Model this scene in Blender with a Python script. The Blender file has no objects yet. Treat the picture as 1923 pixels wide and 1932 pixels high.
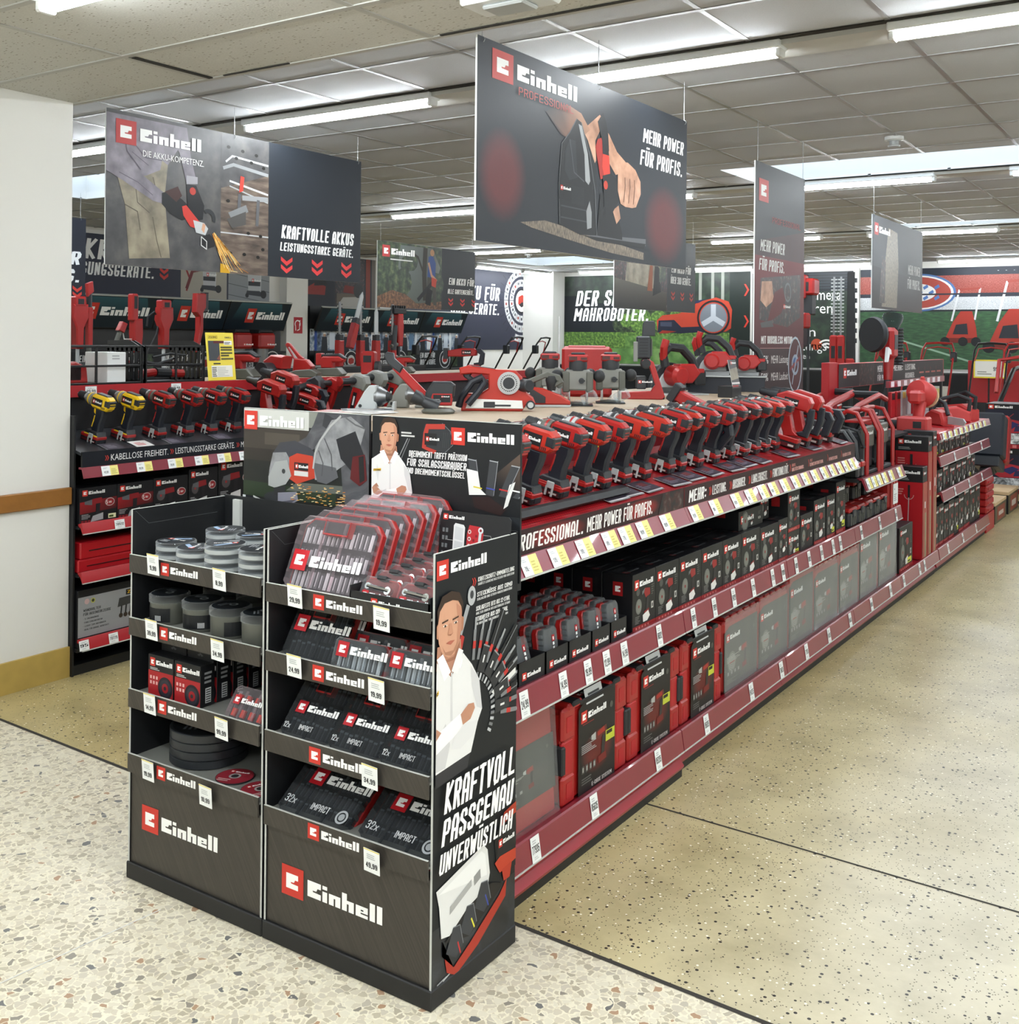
EXPO = 0.62; TUBE = 52.0; SKYS = 2.3
import bpy, bmesh, math, random
from mathutils import Matrix, Vector
random.seed(7)
C = bpy.context.scene.collection
PI = math.pi
R = math.radians

# ------------------------------------------------------------------ colours and materials
def hx(h, a=1.0):
 h = h.lstrip('#')
 o = []
 for i in (0, 2, 4):
  c = int(h[i:i+2], 16) / 255
  o.append(c/12.92 if c <= .04045 else ((c+.055)/1.055)**2.4)
 return (o[0], o[1], o[2], a)

MAT = {}
def newmat(name):
 m = bpy.data.materials.new(name); m.use_nodes = True
 MAT[name] = m
 nt = m.node_tree
 return m, nt, nt.nodes, nt.links, nt.nodes['Principled BSDF']

def mat(name, col, rough=.5, metal=0, bump=0, bscale=300, trans=0, coat=0, vary=0, spec=None, ior=None):
 m, nt, N, L, b = newmat(name)
 c = hx(col)
 b.inputs['Base Color'].default_value = c
 b.inputs['Roughness'].default_value = rough
 b.inputs['Metallic'].default_value = metal
 b.inputs['Transmission Weight'].default_value = trans
 b.inputs['Coat Weight'].default_value = coat
 if spec is not None: b.inputs['Specular IOR Level'].default_value = spec
 if ior: b.inputs['IOR'].default_value = ior
 if bump or vary:
  t = N.new('ShaderNodeTexCoord'); n = N.new('ShaderNodeTexNoise')
  n.inputs['Scale'].default_value = bscale
  L.new(t.outputs['Object'], n.inputs['Vector'])
  if bump:
   bp = N.new('ShaderNodeBump'); bp.inputs['Strength'].default_value = bump; bp.inputs['Distance'].default_value = .002
   L.new(n.outputs['Fac'], bp.inputs['Height']); L.new(bp.outputs['Normal'], b.inputs['Normal'])
  if vary:
   mx = N.new('ShaderNodeMixRGB'); mx.inputs[1].default_value = tuple(x*(1-vary) for x in c[:3])+(1,)
   mx.inputs[2].default_value = tuple(min(1, x*(1+vary)) for x in c[:3])+(1,)
   L.new(n.outputs['Fac'], mx.inputs[0]); L.new(mx.outputs[0], b.inputs['Base Color'])
 return m

def emit(name, col, s):
 m, nt, N, L, b = newmat(name)
 b.inputs['Base Color'].default_value = hx(col)
 b.inputs['Emission Color'].default_value = hx(col)
 b.inputs['Emission Strength'].default_value = s

def clear(name, col, rough=.05, haze=.06):
 # thin clear plastic: tinted see-through sheet with a glossy skin and a little haze
 m, nt, N, L, b = newmat(name)
 out = N['Material Output']
 tr = N.new('ShaderNodeBsdfTransparent'); tr.inputs[0].default_value = hx(col)
 b.inputs['Base Color'].default_value = hx(col); b.inputs['Roughness'].default_value = rough; b.inputs['Coat Weight'].default_value = .5
 lw = N.new('ShaderNodeLayerWeight'); lw.inputs[0].default_value = .3
 fr = N.new('ShaderNodeMath'); fr.operation = 'POWER'; fr.inputs[1].default_value = 2.2; L.new(lw.outputs['Facing'], fr.inputs[0])
 ma = N.new('ShaderNodeMath'); ma.operation = 'MULTIPLY_ADD'; ma.inputs[1].default_value = .75; ma.inputs[2].default_value = haze
 L.new(fr.outputs[0], ma.inputs[0])
 mx = N.new('ShaderNodeMixShader'); L.new(ma.outputs[0], mx.inputs[0])
 L.new(tr.outputs[0], mx.inputs[1]); L.new(b.outputs[0], mx.inputs[2]); L.new(mx.outputs[0], out.inputs['Surface'])

def patch(name, cols, scale, detail=4, rough=.45, dist=0, stretch=(1, 1, 1), kind='noise'):
 # printed photograph texture: a colour ramp over noise
 m, nt, N, L, b = newmat(name)
 t = N.new('ShaderNodeTexCoord'); mp = N.new('ShaderNodeMapping'); mp.inputs['Scale'].default_value = stretch
 L.new(t.outputs['Object'], mp.inputs[0])
 if kind == 'noise':
  n = N.new('ShaderNodeTexNoise'); n.inputs['Scale'].default_value = scale; n.inputs['Detail'].default_value = detail
  n.inputs['Distortion'].default_value = dist; o = n.outputs['Fac']
 else:
  n = N.new('ShaderNodeTexVoronoi'); n.inputs['Scale'].default_value = scale; o = n.outputs['Distance']
 L.new(mp.outputs[0], n.inputs['Vector'])
 r = N.new('ShaderNodeValToRGB'); L.new(o, r.inputs[0])
 e = r.color_ramp.elements
 k = len(cols)
 lo, hi = (.3, .7) if kind == 'noise' else (0, .8)
 e[0].position = lo; e[0].color = hx(cols[0]); e[1].position = hi; e[1].color = hx(cols[-1])
 for i in range(1, k-1):
  q = e.new(lo+(hi-lo)*i/(k-1)); q.color = hx(cols[i])
 L.new(r.outputs[0], b.inputs['Base Color']); b.inputs['Roughness'].default_value = rough

mat('red_plastic', '9A1A18', .38, bump=.05, bscale=900)
mat('orange_red', 'A8281A', .4)
mat('pink_red', 'B03230', .45)
mat('soft_red', 'A3141C', .5)
mat('black_rubber', '1B1D20', .6, bump=.1, bscale=700)
mat('dark_plastic', '24272B', .45)
mat('navy_plastic', '141923', .5)
mat('grey_plastic', '55564F', .45)
mat('mid_grey', '7A7B76', .45)
mat('light_grey', 'A9ADAD', .4)
mat('silver', 'C4C6C8', .28, metal=1)
mat('steel', '8B8D8F', .35, metal=1)
mat('aluminium', 'BFC3C4', .45, metal=.6)
mat('chrome', 'D8DADC', .12, metal=1)
mat('yellow_plastic', 'E0B818', .4)
mat('yellow_sign', 'E9D43C', .35)
mat('white_paper', 'E9EBEA', .6)
mat('white_plastic', 'DCDEDD', .4)
mat('shelf_red', '8E1422', .34, coat=.15)
mat('rail_red', '7E2130', .3, coat=.4)
mat('shelf_dark', '121316', .5)
mat('wood_top', 'AB9A84', .55, vary=.18, bscale=6)
mat('kick_black', '101113', .55)
mat('card_black', '111316', .5)
mat('card_edge', 'B9BBB7', .7)
mat('carton_black', '111215', .42)
mat('carton_red', '8F1218', .42)
mat('cabinet_red', 'A40F1A', .4)
mat('wire_black', '0D0E10', .4)
mat('wire', '9A9C9C', .4, metal=1)
mat('wood_pale', 'C9AD86', .6, vary=.1, bscale=10)
mat('smoke_white', 'D9DAD6', .45)
mat('battery_black', '1A1B1E', .4)
clear('clear_lid', 'F0F3F5', 0.08, 0.05)
clear('pink_clear', 'F6EDF0', 0.08, 0.05)
clear('smoke_clear', 'B4B8BC', 0.08, 0.04)
clear('shrink_film', 'F4F6F5', 0.12, 0.045)
clear('tube_clear', 'F4F8FA', 0.05, 0.05)
emit('tube_light', 'FFFFFF', 1)
emit('sky_glow', 'C7DDF3', 1)

# printed colour read from the mesh (posters, cartons, labels)
def vprint(name, rough):
 m, nt, N, L, b = newmat(name)
 a = N.new('ShaderNodeVertexColor'); a.layer_name = 'ink'
 L.new(a.outputs['Color'], b.inputs['Base Color']); b.inputs['Roughness'].default_value = rough; b.inputs['Specular IOR Level'].default_value = .35
vprint('print', .5)
vprint('print_gloss', .2)

# brushed dark card of the display stand
def brushed():
 m, nt, N, L, b = newmat('card_brushed')
 t = N.new('ShaderNodeTexCoord'); mp = N.new('ShaderNodeMapping')
 mp.inputs['Rotation'].default_value = (0, R(32), 0)
 m2 = N.new('ShaderNodeMapping'); m2.inputs['Scale'].default_value = (130, 1, 2.5)
 n = N.new('ShaderNodeTexNoise'); n.inputs['Scale'].default_value = 1.6; n.inputs['Detail'].default_value = 3
 L.new(t.outputs['Object'], mp.inputs[0]); L.new(mp.outputs[0], m2.inputs[0]); L.new(m2.outputs[0], n.inputs['Vector'])
 r = N.new('ShaderNodeValToRGB'); L.new(n.outputs['Fac'], r.inputs[0])
 r.color_ramp.elements[0].position = .3; r.color_ramp.elements[0].color = hx('2B2723')
 r.color_ramp.elements[1].position = .72; r.color_ramp.elements[1].color = hx('3D3832')
 L.new(r.outputs[0], b.inputs['Base Color']); b.inputs['Roughness'].default_value = .42
brushed()
patch('photo_concrete', ['343336', '444344', '575553'], 9, 6)
patch('photo_foliage', ['0E1410', '1E2A1C', '33442A', '58603E'], 14, 6)
patch('photo_leaves', ['2A1B12', '5A3A22', '7E5A38'], 30, 5)
patch('photo_hedge', ['2C4420', '4C6E2E', '7FA048'], 22, 6)
patch('photo_lawn', ['38542A', '527838', '76984E'], 10, 5)
patch('photo_lawn_blur', ['426432', '5E8644', '809E5E'], 4, 3)
patch('photo_garden', ['0F1612', '1C2A20', '2C3F2C'], 5, 5)
patch('photo_pitch', ['1F3E26', '2A4F30', '356038'], 8, 4, stretch=(1, 1, 4))
patch('photo_stand', ['6E2620', '8A3A30', '9C5A50'], 40, 3, stretch=(1, 1, 3))
patch('photo_seats', ['8A8F94', 'B4B8BC', 'D2D4D6'], 50, 3, stretch=(1, 1, 3))
patch('photo_metal', ['3A302A', '5A4C42', '75675A'], 7, 5, stretch=(1, 1, 5))
patch('photo_jumper', ['605A64', '77707A', '8C8690'], 10, 5, stretch=(3, 1, 1))
patch('photo_trousers', ['675F50', '857C69', '9C937C'], 9, 5)
patch('photo_sleeve', ['303136', '46474C', '5E5F64'], 9, 4, dist=1.5)
patch('photo_glove', ['707174', '828386', '929396'], 26, 4)
patch('photo_skin', ['8A5E45', 'B5866A', 'D0A488'], 9, 4)
patch('photo_dust', ['3A332C', '6B5F50', '91836E'], 40, 4, stretch=(1, 4, 1))
patch('photo_workshop', ['1B2A3C', '5A6E86', 'B4BCC4', '20242A'], 9, 3)
patch('photo_tools', ['08090B', '16171A', '3A1512', '5C5A58'], 24, 3)
patch('photo_bits', ['34373A', '868A8C', 'BCC0C2', '484B4E'], 30, 3, stretch=(3, 3, .5))
patch('photo_bits_dark', ['0E1012', '222528', '34383C'], 18, 3, stretch=(2, 2, .6))
patch('photo_black_marble', ['101214', '191C20', '2C3036'], 6, 6, dist=2)
patch('photo_foil', ['2A2C2E', '9A9EA0', 'E4E8EA'], 16, 4, dist=2)

# ------------------------------------------------------------------ mesh builder
class B:
 def __init__(s):
  s.v = []; s.f = []; s.m = []; s.c = []; s.T = Matrix.Identity(4); s.ink = False
  s.o = Vector((0, 0, 0)); s.u = Vector((1, 0, 0)); s.w = Vector((0, 0, 1)); s.lay = 0; s.clip = None; s.cnt = 0; s.step = .0004
 def at(s, loc=(0, 0, 0), rot=(0, 0, 0), sc=1):
  s.T = Matrix.Translation(loc) @ Matrix.Rotation(rot[2], 4, 'Z') @ Matrix.Rotation(rot[1], 4, 'Y') @ Matrix.Rotation(rot[0], 4, 'X') @ Matrix.Scale(sc, 4)
  return s
 def add(s, vs, fs, m, col=None):
  k = len(s.v)
  T = s.T
  s.v += [T @ Vector(p) for p in vs]
  for f in fs:
   s.f.append([k+i for i in f]); s.m.append(m); s.c.append(col)
   if col is not None: s.ink = True
  return s
 def box(s, x0, x1, y0, y1, z0, z1, m, ch=0):
  if x1 < x0: x0, x1 = x1, x0
  if y1 < y0: y0, y1 = y1, y0
  if z1 < z0: z0, z1 = z1, z0
  if ch <= 0:
   v = [(x, y, z) for z in (z0, z1) for y in (y0, y1) for x in (x0, x1)]
   return s.add(v, [(0, 2, 3, 1), (4, 5, 7, 6), (0, 1, 5, 4), (2, 6, 7, 3), (0, 4, 6, 2), (1, 3, 7, 5)], m)
  c = min(ch, (x1-x0)*.49, (y1-y0)*.49, (z1-z0)*.49)
  X = (x0, x1); Y = (y0, y1); Z = (z0, z1)
  v = []; ix = {}
  for i in (0, 1):
   for j in (0, 1):
    for k in (0, 1):
     sx = 1-2*i; sy = 1-2*j; sz = 1-2*k
     for a in range(3):
      p = [X[i]+sx*c, Y[j]+sy*c, Z[k]+sz*c]
      p[a] = (X[i], Y[j], Z[k])[a]
      ix[(i, j, k, a)] = len(v); v.append(tuple(p))
  f = []
  for a in range(3):
   b, d = (a+1) % 3, (a+2) % 3
   for e in (0, 1):
    q = []
    for (p, r) in ((0, 0), (1, 0), (1, 1), (0, 1)):
     t = [0, 0, 0]; t[a] = e; t[b] = p; t[d] = r
     q.append(ix[(t[0], t[1], t[2], a)])
    f.append(q if e else q[::-1])
   for p in (0, 1):
    for r in (0, 1):
     t0 = [0, 0, 0]; t0[b] = p; t0[d] = r; t1 = list(t0); t1[a] = 1
     q = [ix[(*t0, b)], ix[(*t1, b)], ix[(*t1, d)], ix[(*t0, d)]]
     f.append(q if (p == r) else q[::-1])
  for i in (0, 1):
   for j in (0, 1):
    for k in (0, 1):
     q = [ix[(i, j, k, 0)], ix[(i, j, k, 1)], ix[(i, j, k, 2)]]
     f.append(q if (i+j+k) % 2 else q[::-1])
  return s.add(v, f, m)
 def cbox(s, c, d, m, ch=0):
  return s.box(c[0]-d[0]/2, c[0]+d[0]/2, c[1]-d[1]/2, c[1]+d[1]/2, c[2]-d[2]/2, c[2]+d[2]/2, m, ch)
 def prism(s, pts, a, b, ax, m, ch=0):
  # extrude a 2D outline along an axis from a to b with optional chamfered caps
  n = len(pts)
  ar = sum(pts[i][0]*pts[(i+1) % n][1]-pts[(i+1) % n][0]*pts[i][1] for i in range(n))
  if ar < 0: pts = pts[::-1]
  def inset(d):
   o = []
   for i in range(n):
    p0, p1, p2 = Vector(pts[i-1]), Vector(pts[i]), Vector(pts[(i+1) % n])
    e1 = (p1-p0); e2 = (p2-p1)
    if e1.length < 1e-9 or e2.length < 1e-9: o.append(pts[i]); continue
    e1.normalize(); e2.normalize()
    n1 = Vector((-e1.y, e1.x)); n2 = Vector((-e2.y, e2.x))
    k = n1+n2
    den = 1+n1.dot(n2)
    k = k/max(den, .35)
    o.append((p1.x+k.x*d, p1.y+k.y*d))
   return o
  def P(q, t):
   return {'x': (t, q[0], q[1]), 'y': (q[0], t, q[1]), 'z': (q[0], q[1], t)}[ax]
  rings = []
  if ch > 0:
   sg = 1 if b > a else -1
   ip = inset(ch)
   rings = [(ip, a), (pts, a+sg*ch), (pts, b-sg*ch), (ip, b)]
  else:
   rings = [(pts, a), (pts, b)]
  v = []; f = []
  for q, t in rings: v += [P(p, t) for p in q]
  flip = (ax == 'y') ^ (b < a)
  for r in range(len(rings)-1):
   for i in range(n):
    j = (i+1) % n
    q = [r*n+i, r*n+j, (r+1)*n+j, (r+1)*n+i]
    f.append(q[::-1] if flip else q)
  c0 = list(range(n)); c1 = [(len(rings)-1)*n+i for i in range(n)]
  if flip: f.append(c0); f.append(c1[::-1])
  else: f.append(c0[::-1]); f.append(c1)
  return s.add(v, f, m)
 def cyl(s, p, q, r, m, r2=None, n=14, cap=True):
  p = Vector(p); q = Vector(q); d = (q-p)
  if r2 is None: r2 = r
  z = d.normalized(); x = z.orthogonal().normalized(); y = z.cross(x)
  v = []
  for (o, rr) in ((p, r), (q, r2)):
   for i in range(n):
    t = 2*PI*i/n
    v.append(o+x*math.cos(t)*rr+y*math.sin(t)*rr)
  f = [[i, (i+1) % n, n+(i+1) % n, n+i] for i in range(n)]
  if cap: f += [list(range(n))[::-1], [n+i for i in range(n)]]
  return s.add(v, f, m)
 def lathe(s, prof, p, d, m, n=20):
  # prof: (distance along d, radius)
  p = Vector(p); z = Vector(d).normalized(); x = z.orthogonal().normalized(); y = z.cross(x)
  v = []; f = []
  for (h, r) in prof:
   for i in range(n):
    t = 2*PI*i/n
    v.append(p+z*h+(x*math.cos(t)+y*math.sin(t))*max(r, 1e-5))
  for k in range(len(prof)-1):
   for i in range(n):
    j = (i+1) % n
    f.append([k*n+i, k*n+j, (k+1)*n+j, (k+1)*n+i])
  f.append(list(range(n))[::-1]); f.append([(len(prof)-1)*n+i for i in range(n)])
  return s.add(v, f, m)
 def tube(s, pts, r, m, n=8, closed=False):
  pts = [Vector(p) for p in pts]
  k = len(pts); v = []; f = []
  prev = None
  for i in range(k):
   if closed: d = pts[(i+1) % k]-pts[i-1]
   else: d = pts[min(i+1, k-1)]-pts[max(i-1, 0)]
   d.normalize()
   if prev is None: x = d.orthogonal().normalized()
   else:
    x = prev-d*prev.dot(d)
    if x.length < 1e-6: x = d.orthogonal()
    x.normalize()
   prev = x; y = d.cross(x)
   for j in range(n):
    t = 2*PI*j/n
    v.append(pts[i]+(x*math.cos(t)+y*math.sin(t))*r)
  for i in range(k if closed else k-1):
   a = i*n; b = ((i+1) % k)*n
   for j in range(n):
    f.append([a+j, a+(j+1) % n, b+(j+1) % n, b+j])
  if not closed:
   f.append(list(range(n))[::-1]); f.append([(k-1)*n+j for j in range(n)])
  return s.add(v, f, m)
 def ell(s, c, r, m, n=14):
  prof = []
  v = []; f = []
  k = max(6, n//2)
  for i in range(k+1):
   a = PI*i/k
   for j in range(n):
    t = 2*PI*j/n
    v.append((c[0]+r[0]*math.sin(a)*math.cos(t), c[1]+r[1]*math.sin(a)*math.sin(t), c[2]-r[2]*math.cos(a)))
  for i in range(k):
   for j in range(n):
    f.append([i*n+j, i*n+(j+1) % n, (i+1)*n+(j+1) % n, (i+1)*n+j])
  return s.add(v, f, m)
 # ---- flat printed artwork on a plane
 def frame(s, o, u, w):
  s.o = Vector(o); s.u = Vector(u); s.w = Vector(w); s.nn = s.u.cross(s.w).normalized(); s.clip = None; s.step = .0004
  return s
 def cut(s, pts, col):
  # keep printed shapes inside the edges of their panel
  x0, y0, x1, y1 = s.clip
  if all(x0 <= x <= x1 and y0 <= y <= y1 for x, y in pts): return pts, col
  if isinstance(col, (list, tuple)) and isinstance(col[0], str): col = col[0]
  for ax, lim, sg in ((0, x0, 1), (0, x1, -1), (1, y0, 1), (1, y1, -1)):
   o = []
   for i in range(len(pts)):
    a, b = pts[i-1], pts[i]
    ia, ib = (a[ax]-lim)*sg >= 0, (b[ax]-lim)*sg >= 0
    if ia != ib:
     t = (lim-a[ax])/(b[ax]-a[ax]); o.append((a[0]+(b[0]-a[0])*t, a[1]+(b[1]-a[1])*t))
    if ib: o.append(b)
   pts = o
   if not pts: break
  return pts, col
 def P(s, x, y, l):
  return s.o+s.u*x+s.w*y+s.nn*(l*s.step)
 def poly(s, pts, col=None, l=1, m='print'):
  if s.clip: pts, col = s.cut(pts, col)
  if len(pts) < 3: return s
  s.cnt += 1; l += (s.cnt % 13)*.055
  v = [s.P(x, y, l) for x, y in pts]
  n = len(pts)
  ar = sum(pts[i][0]*pts[(i+1) % n][1]-pts[(i+1) % n][0]*pts[i][1] for i in range(n))
  fc = list(range(n)) if ar > 0 else list(range(n))[::-1]
  if isinstance(col, (list, tuple)) and isinstance(col[0], str):
   col = [hx(c) for c in col]
   if ar <= 0: col = col[::-1]
  elif isinstance(col, str): col = hx(col)
  return s.add(v, [fc], m, col)
 def rect(s, x0, y0, x1, y1, col=None, l=1, m='print'):
  return s.poly([(x0, y0), (x1, y0), (x1, y1), (x0, y1)], col, l, m)
 def disc(s, x, y, r, col, l=1, m='print', n=20, ry=None, a0=0, a1=2*PI):
  ry = ry or r
  full = abs(a1-a0-2*PI) < 1e-6
  k = n if full else n+1
  return s.poly([(x+r*math.cos(a0+(a1-a0)*i/n), y+ry*math.sin(a0+(a1-a0)*i/n)) for i in range(k)], col, l, m)
 def ring(s, x, y, r0, r1, col, l=1, m='print', n=28, a0=0, a1=2*PI):
  for i in range(n):
   t0 = a0+(a1-a0)*i/n; t1 = a0+(a1-a0)*(i+1)/n
   s.poly([(x+r0*math.cos(t0), y+r0*math.sin(t0)), (x+r1*math.cos(t0), y+r1*math.sin(t0)), (x+r1*math.cos(t1), y+r1*math.sin(t1)), (x+r0*math.cos(t1), y+r0*math.sin(t1))], col, l, m)
  return s
 def line(s, pts, t, col, l=1, m='print', ext=0):
  for i in range(len(pts)-1):
   a = Vector(pts[i]); b = Vector(pts[i+1]); d = (b-a)
   if d.length < 1e-9: continue
   d.normalize(); nn = Vector((-d.y, d.x))*t/2
   e0 = ext if i == 0 else t*.22; e1 = ext if i == len(pts)-2 else t*.22
   a = a-d*e0; b = b+d*e1
   s.poly([tuple(a-nn), tuple(b-nn), tuple(b+nn), tuple(a+nn)], col, l, m)
  return s
 def glyph_e(s, x, y, w, h, col, l):
  G = [(0, 0), (1, 0), (1, .34), (.42, .36), (.38, .45), (.66, .46), (.75, .65), (1, .65), (1, 1), (0, 1)]
  return s.poly([(x+a*w, y+b*h) for a, b in G], col, l)
 def logo(s, x, y, h, l=1, word=True, white='F2F2F0', red='C2362B', sx=1.0):
  # red square with the notched white block, then the block wordmark; h = side of the square
  s.rect(x, y, x+h*sx, y+h, red, l)
  s.glyph_e(x+.21*h*sx, y+.25*h, .55*h*sx, .5*h, white, l+1)
  if not word: return s
  q = x+1.19*h*sx; b = y+.235*h; X = lambda a: q+a*h*sx
  def r(a, c, d, e): s.rect(X(a), b+d*h, X(c), b+e*h, white, l)
  s.glyph_e(X(0), b, .6*h*sx, .53*h, white, l)
  r(.67, .88, 0, .34); r(.67, .88, .41, .53)
  s.poly([(X(a), b+d*h) for a, d in ((.96, 0), (1.17, 0), (1.17, .24), (1.24, .24), (1.24, 0), (1.46, 0), (1.46, .35), (.96, .35))], white, l)
  s.poly([(X(a), b+d*h) for a, d in ((1.53, 0), (1.74, 0), (1.74, .24), (1.82, .24), (1.82, 0), (2.04, 0), (2.04, .35), (1.74, .35), (1.74, .56), (1.53, .56))], white, l)
  s.poly([(X(a), b+d*h) for a, d in ((2.12, 0), (2.63, 0), (2.63, .1), (2.33, .1), (2.33, .145), (2.63, .145), (2.63, .35), (2.12, .35))], white, l)
  s.rect(X(2.34), b+.2*h, X(2.45), b+.245*h, '202020', l+1)
  r(2.71, 2.93, 0, .56); r(3.01, 3.23, 0, .56)
  return s
 def txt(s, st, x, y, h, col='F2F2F0', l=1, wt=.2, asp=.46, sp=.1, sh=0, fit=None, ctr=False, right=False):
  # block lettering built from strokes: h = cap height
  gl = [c for c in st]
  adv = []
  for c in gl:
   w = asp
   if c in ' ': w = asp*.5
   elif c in '.,:|!\'': w = wt
   elif c in 'I1': w = wt if c == 'I' else asp*.6
   elif c in 'MW%': w = asp*1.35
   elif c in '-': w = asp*.6
   adv.append(w)
  tot = sum(adv)+sp*(len(gl)-1)
  k = 1.0
  if fit: k = fit/(tot*h)
  if ctr: x -= tot*h*k/2
  if right: x -= tot*h*k
  for c, w in zip(gl, adv):
   t = wt*h*(.78 if wt > .19 else 1)
   W = w*h
   for pl in GLY.get(c, []):
    q = [((t/2+px*(max(W-t, 0))), (t/2+py*(h-t)) if py <= 1 else py*h) for px, py in pl]
    for i in range(len(q)-1):
     a = Vector(q[i]); b = Vector(q[i+1]); d = b-a
     if d.length < 1e-9:
      d = Vector((1, 0)); a = a-d*0
     d.normalize(); tt = t*(1-.28*abs(d.x)); nn = Vector((-d.y, d.x))*tt/2
     e0 = t*.46 if i == 0 else t*.2; e1 = t*.46 if i == len(q)-2 else t*.2
     a = a-d*e0; b = b+d*e1
     z = [a-nn, b-nn, b+nn, a+nn]
     s.poly([(x+(p.x+sh*p.y)*k, y+p.y) for p in z], col, l)
   x += (W+sp*h)*k
  return x
 def lines(s, x, y, w, h, n, col, l=1, fill=.5):
  # small print: rows of uneven dashes
  r = random.Random(int((x*7919+y*104729+w*31)*1000) & 65535)
  st = h/n
  for i in range(n):
   yy = y+h-st*(i+1)
   s.rect(x, yy, x+w*(.55+.45*r.random()), yy+st*fill, col, l)
  return s
 def mesh(s, name):
  me = bpy.data.meshes.new(name)
  me.from_pydata([tuple(v) for v in s.v], [], s.f)
  names = []
  for n in s.m:
   if n not in names: names.append(n)
  for n in names: me.materials.append(MAT[n])
  ix = {n: i for i, n in enumerate(names)}
  me.polygons.foreach_set('material_index', [ix[n] for n in s.m])
  if s.ink:
   at = me.color_attributes.new('ink', 'FLOAT_COLOR', 'CORNER')
   dat = []
   for f, c in zip(s.f, s.c):
    if c is None: dat += [1, 1, 1, 1]*len(f)
    elif isinstance(c, list):
     for q in c: dat += list(q)
    else: dat += list(c)*len(f)
   at.data.foreach_set('color', dat)
  bm = bmesh.new(); bm.from_mesh(me)
  bmesh.ops.recalc_face_normals(bm, faces=[f for f, n in zip(bm.faces, s.m) if n != 'print'])
  bm.to_mesh(me); bm.free()
  me.polygons.foreach_set('use_smooth', [True]*len(s.f))
  try: me.set_sharp_from_angle(angle=R(32))
  except Exception: pass
  me.update()
  return me

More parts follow.
